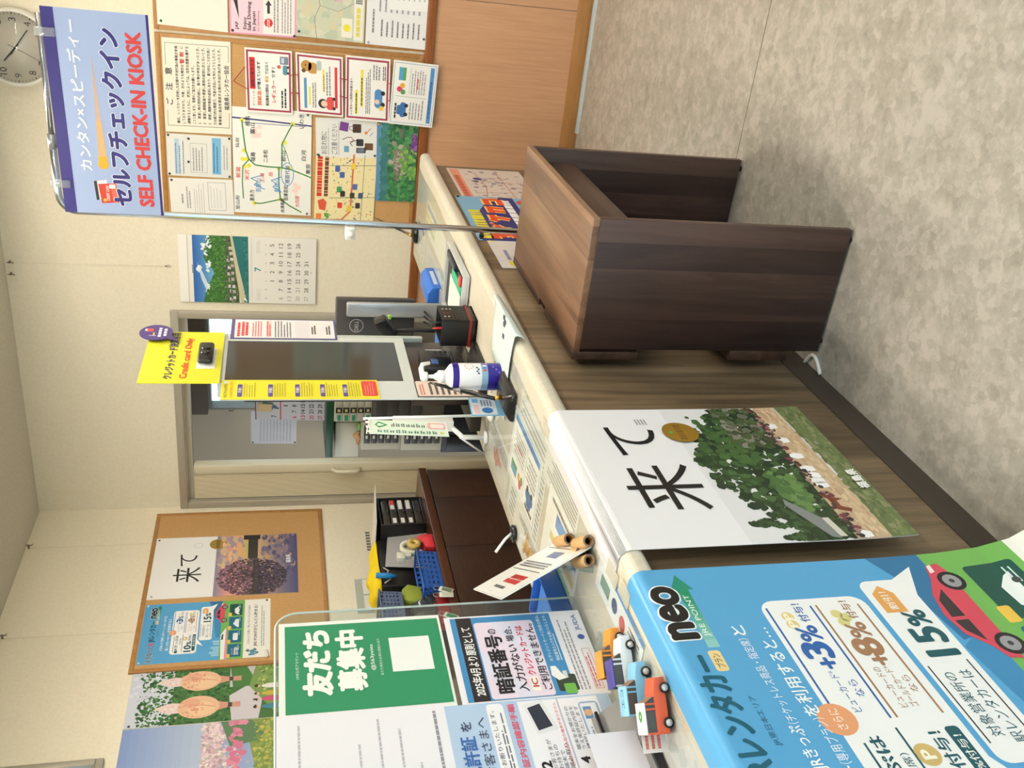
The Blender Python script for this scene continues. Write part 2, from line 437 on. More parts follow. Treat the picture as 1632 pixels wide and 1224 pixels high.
# left wall with a high window
WY0, WY1, WZ0, WZ1 = 1.55, 2.93, 2.18, 2.58
b = MB()
b.box((XA - 0.12, YF, 0), (XA, YB + 0.12, WZ0), wallpaper)
b.box((XA - 0.12, YF, WZ1), (XA, YB + 0.12, ZC), wallpaper)
b.box((XA - 0.12, YF, WZ0), (XA, WY0, WZ1), wallpaper)
b.box((XA - 0.12, WY1, WZ0), (XA, YB + 0.12, WZ1), wallpaper)
structure(b, 'wall_left')
clearglass = glass_mat('window_glass', (235, 245, 245))
w = MB()
for (y0, y1, z0, z1) in ((WY0, WY1, WZ0, WZ0 + 0.03), (WY0, WY1, WZ1 - 0.03, WZ1), (WY0, WY0 + 0.03, WZ0 + .0302, WZ1 - .0302), (WY1 - 0.03, WY1, WZ0 + .0302, WZ1 - .0302)):
    w.box((XA - 0.1, y0, z0), (XA + 0.02, y1, z1), alu, 0.003)
w1 = structure(w, 'window_1')
pn = MB().box((XA - 0.065, WY0 + 0.03, WZ0 + 0.03), (XA - 0.06, WY1 - 0.03, WZ1 - 0.03), clearglass).build('pane', w1)

# right and front walls; the front is glazed and lets the daylight in
RY0, RY1 = -1.7, 1.9
b = MB().box((XR, RY1, 0), (XR + 0.12, YB + 0.12, ZC), wallpaper); b.box((XR, YF, 0), (XR + 0.12, RY0, ZC), wallpaper); b.box((XR, RY0, 2.25), (XR + 0.12, RY1, ZC), wallpaper)
structure(b, 'wall_right')
b = MB()
b.box((XA, YF - 0.12, 0), (-2.4, YF, ZC), wallpaper); b.box((2.0, YF - 0.12, 0), (XR, YF, ZC), wallpaper)
b.box((-2.4, YF - 0.12, 2.25), (2.0, YF, ZC), wallpaper)
structure(b, 'wall_front')
w = MB()
for xx in (-2.4, -1.3, -0.2, 0.9, 1.96): w.box((xx, YF - 0.09, 0), (xx + 0.04, YF - 0.03, 2.25), alu)
w.box((-2.4, YF - 0.09, 0), (2.0, YF - 0.03, 0.05), alu); w.box((-2.4, YF - 0.09, 2.21), (2.0, YF - 0.03, 2.25), alu)
w2 = structure(w, 'window_2')
MB().box((-2.36, YF - 0.062, 0.05), (1.96, YF - 0.057, 2.21), clearglass).build('pane', w2)
w = MB()
for k in range(5):
    yy = RY0 + (RY1 - RY0 - .04) * k / 4; w.box((XR + 0.03, yy, 0), (XR + 0.09, yy + 0.04, 2.25), alu)
w.box((XR + .03, RY0, 0), (XR + .09, RY1, 0.05), alu); w.box((XR + .03, RY0, 2.21), (XR + .09, RY1, 2.25), alu)
w4 = structure(w, 'window_4')
MB().box((XR + 0.057, RY0 + .04, 0.05), (XR + 0.062, RY1 - .04, 2.21), clearglass).build('pane', w4)
# ground outside
structure(MB().box((-12, -12, -0.12), (14, 12, -0.055), mat((150, 150, 146), 0.9)), 'pavement')

# picture hooks and wires high on the walls are below; door frame
b = MB()
fx0, fx1, fz = -3.299, -2.068, 2.03
for (x0, x1, z0, z1) in ((fx0, fx0 + 0.042, 0, fz - .0422), (fx1 - 0.042, fx1, 0, fz - .0422), (fx0, fx1, fz - 0.042, fz)):
    b.box((x0, YB - 0.02, z0), (x1, YB + 0.135, z1), alu, 0.003)
b.box((fx0 + 0.042, YB + 0.03, fz - 0.075), (fx1 - 0.042, YB + 0.09, fz - 0.042), mat((188, 180, 162), 0.5))
structure(b, 'door_1')

# accordion door folded to the left of the doorway
ad = thing('accordion_door', 'cream accordion folding door pushed back to the left side of the office doorway', 'door', (-3.15, YB + 0.05, 0))
creamd = mat((226, 212, 182), 0.65)
b = MB(); pts = []
n = 17; X0, X1 = -3.255, -3.086; w_ = (X1 - X0) / n
for i in range(n):
    xa = X0 + i * w_; pts += [(xa + .0008, YB + .044), (xa + .0022, YB + .016), (xa + w_ * .5, YB + .012), (xa + w_ - .0014, YB + .016), (xa + w_ - .0002, YB + .044)]
for a, c in zip(pts[:-1], pts[1:]): b.quad([(a[0], a[1], 0.01), (c[0], c[1], 0.01), (c[0], c[1], fz - 0.078), (a[0], a[1], fz - 0.078)], creamd)
b.build('pleated_panel', ad)
b = MB().box((-3.085, YB + 0.005, 0.01), (-3.028, YB + 0.07, fz - 0.078), mat((214, 206, 182), 0.45), 0.006); lp = b.build('lead_post', ad)
b = MB(); hz0, hz1 = 1.02, 1.185
b.tube([(-3.066, YB + 0.004, hz0), (-3.066, YB - 0.026, hz0 + 0.03), (-3.066, YB - 0.026, hz1 - 0.03), (-3.066, YB + 0.004, hz1)], 0.011, mat((224, 216, 192), 0.4), 8)
b.build('handle', lp)

# office beyond the doorway
OW = 5.62
xe = PX(1, OW, 400, 650).x
b = MB()
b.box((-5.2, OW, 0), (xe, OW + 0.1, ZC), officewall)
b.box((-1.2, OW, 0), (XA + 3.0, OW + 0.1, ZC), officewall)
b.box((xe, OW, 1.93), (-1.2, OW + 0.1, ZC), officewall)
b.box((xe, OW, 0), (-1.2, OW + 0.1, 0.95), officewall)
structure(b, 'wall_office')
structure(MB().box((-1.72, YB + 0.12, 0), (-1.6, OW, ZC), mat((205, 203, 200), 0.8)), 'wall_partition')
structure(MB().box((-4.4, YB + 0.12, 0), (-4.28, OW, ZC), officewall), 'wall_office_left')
w = MB()
for (x0, x1, z0, z1) in ((xe, xe + 0.012, 0.9902, 1.9098), (-1.24, -1.2, 0.9902, 1.9098), (xe, -1.2, 0.95, 0.99), (xe, -1.2, 1.91, 1.93), (-2.1, -2.06, 0.9902, 1.9098)):
    w.box((x0, OW - 0.02, z0), (x1, OW + 0.08, z1), dark_alu)
w.box((xe - 0.02, OW - 0.05, 1.93), (-1.2, OW - 0.0, 2.06), mat((92, 76, 60), 0.6))
w3 = structure(w, 'window_3')
MB().box((xe + 0.012, OW + 0.03, 0.99), (-1.24, OW + 0.035, 1.91), clearglass).build('pane', w3)

# ---------------------------------------------------------------- light
wd = bpy.data.worlds.new('daylight'); SC.world = wd; wd.use_nodes = True
bg = wd.node_tree.nodes['Background']; bg.inputs[0].default_value = (0.80, 0.90, 1.0, 1); bg.inputs[1].default_value = 2.2

def portal(name, loc, rot, sx, sy):
    l = bpy.data.lights.new(name, 'AREA'); l.shape = 'RECTANGLE'; l.size = sx; l.size_y = sy; l.cycles.is_portal = True
    ob = bpy.data.objects.new(name, l); COL.objects.link(ob); ob.location = loc; ob.rotation_euler = rot
portal('front_window_portal', (-0.2, YF - 0.14, 1.12), (PI / 2, 0, 0), 4.4, 2.25)
portal('side_window_portal', (XR + 0.14, 0.1, 1.12), (0, PI / 2, 0), 2.25, 3.6)
portal('office_window_portal', ((xe - 1.2) / 2, OW + 0.12, 1.42), (-PI / 2, 0, 0), -1.2 - xe, 1.0)

tubem = mat((255, 244, 224), 0.4, emit=68.0)
whitem = mat((228, 226, 218), 0.4)
def ceiling_lamp(x, y, label, along_y=True, L=1.2):
    t = thing('ceiling_light', label, 'ceiling light', (x, y, ZC - 0.061), 'fluorescent ceiling lights')
    b = MB(); 
    def P(a, c, z): return (x + (c if along_y else a), y + (a if along_y else c), z)
    def plate(a0, a1, c0, c1, z0, z1): p, q = P(a0, c0, z0), P(a1, c1, z1); b.box(p, q, whitem)
    e_ = L / 2 + .04
    plate(-e_, e_, -.12, .12, ZC - .008, ZC - .0005)
    for s in (-1, 1): plate(-e_, e_, s * .12, s * .112, ZC - .05, ZC - .0085); plate(s * e_, s * (e_ - .008), -.1118, .1118, ZC - .05, ZC - .0085)
    b.build('housing', t)
    for s in (-1, 1):
        MB().cyl(P(-L / 2, s * .05, ZC - .045), P(L / 2, s * .05, ZC - .045), .016, tubem, 12).build('tube', t)
ceiling_lamp(-1.3, 1.0, 'twin tube fluorescent ceiling light above the near end of the counter')
ceiling_lamp(-1.0, 3.2, 'twin tube fluorescent ceiling light above the far end of the counter')
ceiling_lamp(0.9, 0.6, 'twin tube fluorescent ceiling light above the near customer floor')
ceiling_lamp(0.9, 3.2, 'twin tube fluorescent ceiling light above the far customer floor')

SC.view_settings.view_transform = 'Standard'; SC.view_settings.look = 'None'; SC.view_settings.gamma = 1
SC.view_settings.use_curve_mapping = False
SC.view_settings.exposure = 0.62
SC.cycles.max_bounces = 8; SC.cycles.diffuse_bounces = 4; SC.cycles.transparent_max_bounces = 12
SC.cycles.caustics_reflective = False; SC.cycles.caustics_refractive = False; SC.cycles.sample_clamp_indirect = 4
SC.cycles.use_denoising = True
# ================================================================ counter
CT = 0.875; NX = -1.055; CB = -1.535; CY0, CY1 = 0.25, 4.19
oak = plank_mat('greyed_oak_panel', [(0.25, (82, 67, 50)), (0.5, (116, 98, 76)), (0.75, (140, 121, 97))], 2, 1, 0.17, grain=26, rough=0.5, var=0.3)
kick = mat((58, 50, 44), 0.55)
lam = noise_mat('cream_laminate', [(0.35, (206, 200, 184)), (0.65, (216, 210, 196))], nscale=70, rough=0.35, spec=0.5)
cb_ = thing('service_counter', 'long counter base with grey-brown wood grain front panel and dark kick board', 'counter', (-1.3, 2.2, 0))
MB().box((-1.10 - 0.02, CY0 + 0.03, 0.078), (-1.10, CY1 - 0.03, CT - 0.05), oak, 0.001).build('front_panel', cb_)
MB().box((-1.10 - 0.02, CY0 + 0.03, 0.0), (-1.098, CY1 - 0.03, 0.078), kick).build('kick_board', cb_)
MB().box((-1.50, CY0 + 0.03, 0), (-1.121, CY1 - 0.03, CT - 0.05), mat((96, 78, 58), 0.6)).build('carcass', cb_)
prof = []
r = 0.022
def arc(cx, cz, a0, a1, n=6): return [(cx + r * math.cos(math.radians(a0 + (a1 - a0) * i / n)), cz + r * math.sin(math.radians(a0 + (a1 - a0) * i / n))) for i in range(n + 1)]
prof = arc(NX - r, CT - r, 90, 0) + arc(NX - r, CT - 0.05 + r, 0, -90) + [(CB, CT - 0.05), (CB, CT)]
wt = MB().prism([(p[0], p[1]) for p in prof], 1, CY0, CY1, lam)
o = wt.build('worktop'); tag(o, 'long cream laminate counter worktop with rounded front nosing', 'counter top')
bm_ = o.modifiers.new('bevel', 'BEVEL'); bm_.width = 0.008; bm_.segments = 3; bm_.limit_method = 'ANGLE'
# ================================================================ small desk against the counter
walnut_lit_top = plank_mat('walnut_lit_top', [(0.25, (92, 66, 50)), (0.5, (124, 94, 74)), (0.75, (148, 118, 94))], 1, 0, 0.09, grain=16, rough=0.33, var=0.3)  # same walnut as the sides, gloss of the top painted in as lighter tones
walnut = plank_mat('dark_walnut', [(0.25, (42, 29, 27)), (0.5, (58, 42, 38)), (0.75, (80, 61, 55))], 2, 0, 0.07, grain=18, rough=0.42, var=0.35)
walnut_in = plank_mat('dark_walnut_side', [(0.25, (44, 29, 24)), (0.5, (60, 42, 35)), (0.75, (80, 58, 49))], 1, 2, 0.09, grain=18, rough=0.42, var=0.3)
dk = thing('side_desk', 'small dark walnut side desk standing against the front of the counter', 'desk', (-0.88, 2.51, 0))
DXL, DXR, DY0, DY1, DH = -1.07, -0.68, 2.152, 2.875, 0.735
MB().box((DXL + 0.022, DY0 + 0.0005, DH - 0.018), (DXR, DY1 - 0.0005, DH), walnut_lit_top, 0.0008).build('desk_top', dk)
MB().box((DXL + 0.03, DY0, 0.008), (DXR + 0.0, DY0 + 0.022, DH - 0.0185), walnut, 0.0015).build('side_panel', dk)
MB().box((DXL + 0.03, DY1 - 0.022, 0.008), (DXR + 0.0, DY1, DH - 0.0185), walnut, 0.0015).build('side_panel', dk)
MB().box((DXL + 0.04, DY0 + 0.023, 0.45), (DXL + 0.058, DY1 - 0.023, DH - 0.019), walnut_in, 0.001).build('modesty_panel', dk)
MB().box((DXR - 0.06, DY0 + 0.023, DH - 0.150), (DXR - 0.042, DY1 - 0.023, DH - 0.019), walnut_in, 0.001).build('apron', dk)
brn = plank_mat('dark_walnut_rail', [(0.25, (46, 30, 24)), (0.5, (64, 44, 36)), (0.75, (80, 58, 48))], 1, 2, 0.09, grain=18, rough=0.4, var=0.2)
b = MB(); 
b.box((DXL, DY0, DH - 0.185), (DXL + 0.0215, DY0 + 0.30, DH + 0.001), brn, 0.001); b.box((DXL, DY0 + 0.37, DH - 0.185), (DXL + 0.0215, DY1, DH + 0.001), brn, 0.001)
b.box((DXL, DY0 + 0.30, DH - 0.185), (DXL + 0.0215, DY0 + 0.37, DH - 0.02), brn)
b.build('back_rail', dk)
MB().box((DXL, DY0 + 0.001, 0.10), (DXL + 0.0295, DY1 - 0.001, 0.28), brn, 0.001).build('lower_rail', dk)
for yy in (DY0 + 0.011, DY1 - 0.011):
    for xx in (DXL + 0.06, DXR - 0.03): MB().cyl((xx, yy, 0), (xx, yy, 0.009), 0.009, mat((20, 18, 18), 0.5), 10).build('foot', dk)
# white cable loop on the floor by the kick board
b = MB(); p0 = PX(2, 0.006, 1283, 577); p1 = PX(2, 0.006, 1307, 597)
path = []
for i in range(15):
    t = i / 14; path.append((p0.x + (p1.x - p0.x) * t + 0.035 * math.sin(t * PI), p0.y + (p1.y - p0.y) * t + 0.01 * math.sin(t * PI), 0.006))
o = b.tube(path, 0.0055, mat((222, 220, 215), 0.5), 8).build('cable'); tag(o, 'short white cable on the floor by the kick board beside the desk', 'cable')

# ================================================================ banner stand
steel = mat((196, 198, 205), 0.16, 1.0)
bs = thing('banner_stand', 'tall chrome banner stand with a bent top arm behind the desk', 'banner stand', (-0.995, 3.0, 0))
px_, py_ = -1.0, 3.0; zt = 2.137
path = [(px_ - 0.012, py_, 0.02), (px_, py_, 1.2), (px_ + 0.004, py_, zt - 0.05)] + [(px_ + 0.004 + 0.05 - 0.05 * math.cos(a), py_, zt - 0.05 + 0.05 * math.sin(a)) for a in [PI / 12 * k for k in range(1, 7)]] + [(-0.78, py_ , zt + 0.002)]
MB().tube(path, 0.0105, steel, 14).build('pole', bs)
MB().tube([(-0.80, py_, zt + 0.002), (-0.43, py_, zt + 0.004)], 0.0075, steel, 12).build('arm', bs)
MB().cyl((-0.805, py_, zt + 0.002), (-0.765, py_, zt + 0.002), 0.0125, mat((168, 168, 172), 0.3, 0.8), 14).build('collar', bs)
MB().lathe([(0.0, 0), (0.075, 0), (0.075, 0.008), (0.02, 0.02), (0.013, 0.05), (0, 0.05)], (-1.012 + 0.0, py_, 0.0), mat((60, 60, 64), 0.4), 28).build('base_plate', bs)
b = MB(); q = PX(1, 3.0, 558, 368)
b.box((q.x - 0.025, py_ - 0.024, q.z - 0.016), (q.x + 0.019, py_ + 0.02, q.z + 0.016), mat((236, 236, 234), 0.4), 0.005)
b.cyl((q.x + 0.0, py_ - 0.022, q.z), (q.x, py_ - 0.045, q.z), 0.010, mat((225, 225, 224), 0.4), 12)
b.build('clamp', bs)
# banner
bn = Sheet('hanging_banner', (-0.992, 2.975, 2.118), (-0.408, 2.975, 2.130), (-0.992, 2.975, 1.838), (166, 184, 226), thick=0.0015, rough=0.45)
navy = (40, 36, 120)
bn.rect(0, 0, 100, 12, navy); bn.rect(0, 97.5, 100, 100, navy)
bn.text('カンタン×スピーディー', 22.5, 20.5, 95, 32.5, (238, 242, 252), 0.03, fit=True)
bn.text('セルフチェックイン', 5, 51, 92, 69.5, navy, 0.062, fit=True, halo=(245, 248, 255))
bn.text('SELF CHECK-IN KIOSK', 5, 77, 91.5, 91, (214, 62, 62), 0.05, fit=True)
bn.poly([(25, 39), (25, 48), (78, 43), (78, 42.5)], (206, 176, 160)); bn.poly([(25, 39), (25, 48), (48, 46), (48, 41)], (216, 178, 130), 1.5); bn.disc(26, 43.5, 2.6, (236, 176, 50), 2); bn.rect(26, 39, 30, 48, (236, 176, 50), 1.9)
bn.poly([(7, 33), (8.5, 46), (18, 45), (17, 32)], (236, 236, 238)); bn.poly([(7, 33), (7.3, 36), (17.3, 35), (17, 32)], (34, 34, 40), 1.5)
bn.poly([(5.5, 38), (6.2, 56), (16.4, 54), (15.6, 36)], (212, 66, 50), 2); bn.poly([(6, 50), (6.2, 56), (16.4, 54), (16.1, 48)], (230, 110, 90), 2.4)
bn.text('CREDIT CARD', 7, 43.5, 15, 46.5, (250, 240, 235), 0.02, fit=True); bn.rect(6.5, 40, 8, 43, (240, 190, 60), 2.5); bn.rect(13.5, 47, 15.6, 53, (244, 244, 240), 2.6)
ban = bn.finish('blue hanging banner with red SELF CHECK-IN KIOSK lettering on the chrome stand', 'banner')
clr = glass_mat('clear_clip_plastic', (235, 238, 240), 0.25, 0.1)
for xx in (-0.905, -0.475):
    b = MB().box((xx - 0.012, 2.968, 2.095), (xx + 0.012, 2.985, 2.150), clr, 0.003); b.build('clip', ban, None)

# ================================================================ wall clock (partly above the frame)
c0 = PX(1, YB - 0.03, 23.5, 76.5); R_ = 0.165
ck = thing('wall_clock', 'round white wall clock with black numerals high on the back wall', 'clock', (c0.x, YB, c0.z))
b = MB(); prof = [(R_ - 0.03, 0.001), (R_, 0.001), (R_ + 0.002, -0.02), (R_ - 0.002, -0.04), (R_ - 0.012, -0.045), (R_ - 0.016, -0.03), (R_ - 0.016, -0.022)]
n = 48; V = []; F = []
for i, (rr, h) in enumerate(prof):
    for k in range(n): V.append(Vector((c0.x + rr * math.cos(2 * PI * k / n), YB + h, c0.z + rr * math.sin(2 * PI * k / n))))
for i in range(len(prof) - 1):
    for k in range(n): F.append((i * n + k, i * n + (k + 1) % n, (i + 1) * n + (k + 1) % n, (i + 1) * n + k))
b._add(V, F, mat((238, 236, 228), 0.3), True); b.build('rim', ck)
b = MB().cyl((c0.x, YB - 0.001, c0.z), (c0.x, YB - 0.022, c0.z), R_ - 0.014, mat((226, 220, 206), 0.5), 48); fc = b.build('dial', ck)
b = MB(); ink = mat((40, 38, 40), 0.5)
for h in range(1, 13):
    a = PI / 2 - h * PI / 6; cx, cz = c0.x + 0.118 * math.cos(a), c0.z + 0.118 * math.sin(a)
    V2, F2, asp, _e = text2d(str(h), 0.01); hh = 0.028; ww = hh * asp
    b._add([Vector((cx - ww / 2 + x * ww, YB - 0.0225, cz - hh / 2 + y * hh)) for x, y in V2], F2, ink)
for k in range(60):
    a = k * PI / 30; r0, r1 = (0.138, 0.148)
    d = Vector((math.cos(a), 0, math.sin(a))); e = Vector((-d.z, 0, d.x)) * (0.0018 if k % 5 == 0 else 0.0007)
    p = Vector((c0.x, YB - 0.0225, c0.z)); b.quad([p + d * r0 + e, p + d * r1 + e, p + d * r1 - e, p + d * r0 - e], ink)
b.build('numerals', fc)
def hand(px, py, w, y, name, tail=0.02):
    q = PX(1, YB - 0.03, px, py); d = (q - c0); d.y = 0; L = d.length; d.normalize(); e = Vector((-d.z, 0, d.x)) * w; p = Vector((c0.x, y, c0.z))
    MB().hull([p - d * tail + e, p + d * L + e * 0.6, p + d * L - e * 0.6, p - d * tail - e, p - d * tail + e + Vector((0, -0.001, 0)), p + d * L + e * 0.6 + Vector((0, -0.001, 0)), p + d * L - e * 0.6 + Vector((0, -0.001, 0)), p - d * tail - e + Vector((0, -0.001, 0))],
              [(0, 1, 2, 3), (7, 6, 5, 4), (0, 4, 5, 1), (1, 5, 6, 2), (2, 6, 7, 3), (3, 7, 4, 0)], ink).build(name, ck)
hand(6, 97, 0.004, YB - 0.026, 'hour_hand'); hand(43, 48, 0.0032, YB - 0.028, 'minute_hand', 0.035); hand(68, 100, 0.001, YB - 0.030, 'second_hand', 0.03)
MB().cyl((c0.x, YB - 0.037, c0.z), (c0.x, YB - 0.038, c0.z), R_ - 0.016, glass_mat('clock_glass', (250, 250, 250)), 40).build('glass', ck)

# ================================================================ picture hooks and wires
hookm = mat((120, 108, 92), 0.5); wire = mat((224, 216, 200), 0.6)
def hook(p, n, label):
    b = MB(); p = Vector(p); n = Vector(n)
    b.cyl(p, p + n * 0.02, 0.005, hookm, 8); b.tube([p + n * 0.02 + Vector((0, 0, 0.012)), p + n * 0.022, p + n * 0.018 + Vector((0, 0, -0.015)), p + n * 0.028 + Vector((0, 0, -0.02))], 0.0025, hookm, 6)
    o = b.build('picture_hook'); tag(o, label, 'hook', 'picture hooks')
q = PX(1, YB, 16, 416); hook(q, (0, -1, 0), 'small metal picture hook below the ceiling, right of the pair above the calendar')
q2 = PX(1, YB, 18, 435); hook(q2, (0, -1, 0), 'small metal picture hook below the ceiling, left of the pair above the calendar')
b = MB(); q3 = PX(1, 4.69, 262, 424); b.tube([q + Vector((0, -0.02, -0.01)), (q3.x, 4.69, q3.z)], 0.0008, wire, 6)
b.tube([(q3.x, 4.69, q3.z), (q3.x - 0.006, 4.688, q3.z - 0.02), (q3.x, 4.686, q3.z - 0.034), (q3.x + 0.006, 4.688, q3.z - 0.02), (q3.x, 4.69, q3.z - 0.004)], 0.0015, hookm, 6)
o = b.build('hanging_wire'); tag(o, 'thin hanging wire with a ring running down to the landscape calendar', 'wire')
for (px0, py0, lab) in ((46, 874, 'small metal picture hook high on the left wall nearest the room corner'), (4, 1018, 'small metal picture hook high on the left wall nearest the window')):
    hook(PX(0, XA, px0, py0), (1, 0, 0), lab)
for (a, c, lab) in (((46, 874), (243, 866), 'thin picture wire down the left wall to the right half of the cork board'), ((4, 1018), (213, 1007), 'thin picture wire down the left wall to the left half of the cork board')):
    p, q = PX(0, XA + 0.006, *a), PX(0, XA + 0.006, *c); o = MB().tube([p, q], 0.0007, wire, 6).build('hanging_wire'); tag(o, lab, 'wire')
# ================================================================ cork boards
cork = noise_mat('cork', [(0.35, (188, 146, 96)), (0.65, (204, 164, 114))], nscale=220, detail=3, rough=0.85, spec=0.1)
corkA = cork
framew = noise_mat('board_frame_wood', [(0.3, (160, 114, 64)), (0.7, (180, 132, 78))], scale=(6, 6, 6), nscale=6, rough=0.45)
def corkboard(label, axis, a0, a1, z0, z1, at, sgn, group):
    """board on the wall axis=at, facing sgn; a0..a1 along the wall"""
    t = thing('cork_board', label, 'notice board', ((a0 + a1) / 2, at, z0) if axis == 1 else (at, (a0 + a1) / 2, z0), group)
    def bx(mb, u0, u1, w0, w1, d0, d1, m, bev=0):
        if axis == 1: mb.box((u0, at + sgn * d0, w0), (u1, at + sgn * d1, w1), m, bev)
        else: mb.box((at + sgn * d0, u0, w0), (at + sgn * d1, u1, w1), m, bev)
    b = MB(); bx(b, a0 + .004, a1 - .004, z0 + .004, z1 - .004, 0.001, 0.008, cork); b.build('cork_panel', t)
    b = MB(); f = 0.022
    bx(b, a0, a1, z0, z0 + f, 0.0005, 0.011, framew, 0.002); bx(b, a0, a1, z1 - f, z1, 0.0005, 0.011, framew, 0.002)
    bx(b, a0, a0 + f, z0 + f, z1 - f, 0.0005, 0.011, framew, 0.002); bx(b, a1 - f, a1, z0 + f, z1 - f, 0.0005, 0.011, framew, 0.002)
    b.build('frame', t); return t
corkboard('cork notice board crowded with maps and notices right of the landscape calendar', 1, -1.578, -0.712, 0.813, 2.03, YB, -1, 'cork boards')
corkboard('cork notice board at the right frame edge holding a pink driving leaflet', 1, -0.700, 0.166, 0.813, 2.03, YB, -1, 'cork boards')
corkboard('cork notice board on the left wall holding a cherry tree poster', 0, 3.405, 4.632, 1.243, 2.150, XA, 1, 'cork boards')

W = (240, 238, 234); INK = (46, 44, 50); GREY = (140, 138, 142)
# --- notice: go chui
s = wallB('notice_sheet', (264, 209.4), (257, 58.8), (369.4, 214.7), (238, 232, 218))
s.frame(7, 4, 95, 97, 0.5, (120, 114, 108))
s.rect(24, 4, 72, 12, (238, 232, 218), 1.5); s.text('ご　注　意', 30, 3, 69, 13, INK, 0.02)
rows = ['最近、レンタカーを利用した犯罪や不法行為の事案が多発', 'しておりますので、今後、次のような場合は　　　　　に', '通報するとともに、状況によっては、法的な措置を講ずる', 'ことと致します。皆様のご協力をお願いします。', '１　貸渡し時の契約内容に、偽り等の申告があったとき。', '２　貸渡し期間経過や貸渡し車両の返却に応じないとき。', '３　貸渡し期間中車両の返却にあたり、暴力的なことばを用い', '　　又は威力的な態度で、代金の支払いを免れようとしたとき。', '　　事業者に金品を要求する等の不法行為があったとき。']
for i, t in enumerate(rows):
    v = 18 + i * 7.8; s.text(t, 10, v, 92 if i not in (3,) else 72, v + 4.6, INK, 0.015, fit=True)
s.text('警 察', 74, 25, 86, 31.5, (206, 60, 60), 0.02); s.rect(24, 90, 78, 98, (238, 232, 218), 1.5); s.text('福島県レンタカー協会', 27, 89.5, 75, 97, INK, 0.02)
s.finish('large cream notice headed in black characters, upper right of the crowded cork board', 'notice', lettername='lettering')
# --- sheet with blue bars
s = wallB('notice_sheet', (267.3, 279), (264.5, 211.8), (369, 284.5), (226, 226, 222))
s.rect(5, 12, 88, 19, (176, 206, 230)); s.lines(5, 13, 85, 30, 3, (120, 140, 170), .3); s.frame(10, 36, 80, 62, .6, GREY); s.lines(14, 40, 74, 58, 4, GREY, .35)
s.rect(8, 70, 95, 84, (120, 182, 222)); s.lines(12, 72, 90, 82, 2, (60, 110, 160), .35, 2); s.lines(20, 88, 80, 97, 2, GREY, .3)
for p in ((4, 3), (96, 3), (35, 33), (90, 34), (4, 97), (96, 97)): s.pin(*p)
s.finish('white sheet with two pale blue bars below the large cream notice', 'notice')
# --- lower sheet with box
s = wallB('notice_sheet', (274, 349), (268.8, 283), (373.8, 351.5), (236, 234, 230))
s.lines(40, 18, 62, 21, 1, GREY, .8); s.lines(28, 26, 80, 34, 2, GREY, .4); s.lines(12, 38, 90, 56, 5, (190, 186, 188), .25); s.frame(24, 60, 92, 88, .7, (110, 110, 120)); s.lines(30, 64, 86, 84, 4, (200, 198, 200), .2)
s.pin(95, 4).pin(4, 4); s.finish('white sheet with an empty ruled box, left edge of the crowded cork board', 'notice')
# --- hand drawn road map
s = wallB('road_map_sheet', (373.8, 338), (369.4, 169), (495, 344), (242, 242, 238), y=4.6895)
G = (52, 130, 60); BL = (36, 44, 120); RD = (214, 90, 84); LB = (96, 150, 206); BK = (40, 40, 44)
s.line([(90, 0), (89, 40), (87, 100)], 1.3, BL); s.line([(86, 14), (86, 92)], .5, BL, 1.2)
s.line([(88, 12), (72, 14), (60, 16), (52, 20), (47, 28), (46, 45), (46, 60), (45, 72), (38, 100)], 1.2, G, 1.4)
s.line([(52, 20), (45, 12), (30, 11), (14, 12)], 1.0, G, 1.5); s.line([(46, 58), (30, 58), (15, 60), (9, 72), (3, 88)], 1.2, G, 1.6); s.line([(15, 60), (10, 35), (10, 26)], 1.1, G, 1.7)
s.line([(45, 62), (68, 62), (80, 70), (88, 76)], 1.1, G, 1.8); s.line([(70, 62), (60, 68), (50, 72)], .6, G, 1.9)
for (u, v) in ((88, 12), (60, 14), (52, 12), (52, 17), (46, 20), (45, 14), (45, 58), (15, 60), (10, 26), (46, 72), (88, 76), (70, 66)): s.disc(u, v, 2.0, (236, 226, 70), 1.1, 10)
for (t, u, v, w, h, c) in (('仙台', 62, 3, 10, 5, BK), ('相馬', 83, 16, 9, 6, BK), ('富山', 76, 22, 10, 6, BK), ('福島', 50, 22, 9, 6, BK), ('二本松', 50, 38, 12, 6, BK), ('郡山', 52, 61, 10, 6, BK), ('白河', 54, 87, 10, 6, BK), ('新潟', 34, 3, 10, 6, RD), ('米沢', 32, 14, 10, 6, RD), ('土湯', 30, 34, 10, 5, RD), ('岳', 36, 45, 6, 5, RD), ('吾妻山', 21, 28, 13, 7, LB), ('磐梯山', 22, 52, 13, 7, LB), ('猪苗代湖', 31, 66, 17, 6, (50, 90, 150)), ('会津若松', 14, 64, 15, 6, BK), ('喜多方', 12, 20, 11, 6, BK), ('大内宿', 8, 79, 11, 6, RD), ('いわき', 84, 84, 13, 6, BK), ('東京', 41, 93, 10, 6, BK), ('至山形', 3, 2, 14, 5, BK), ('会津高原', 2, 60, 14, 5, BK)):
    s.text(t, u, v, u + w, v + h, c, 0.015)
s.line([(40 + 11 * math.cos(k * PI / 10), 69 + 8 * math.sin(k * PI / 10)) for k in range(21)], .7, LB, 2)
s.line([(24, 40), (28, 26), (31, 31), (34, 22), (38, 38)], .8, LB, 2.1); s.line([(22, 62), (27, 50), (30, 55), (33, 48), (37, 61)], .8, LB, 2.2)
s.dabs(lambda: (random.gauss(76, 3), random.gauss(30, 3)), 14, 2.2, [(250, 214, 210), (248, 220, 214)], .6); s.dabs(lambda: (random.gauss(26, 3), random.gauss(80, 2)), 14, 2.2, [(250, 214, 210), (248, 220, 214)], .6)
s.pin(97, 95, (90, 90, 90)).pin(2, 95, (90, 90, 90)); s.finish('hand drawn road map with green roads on white paper, centre of the crowded cork board', 'map')
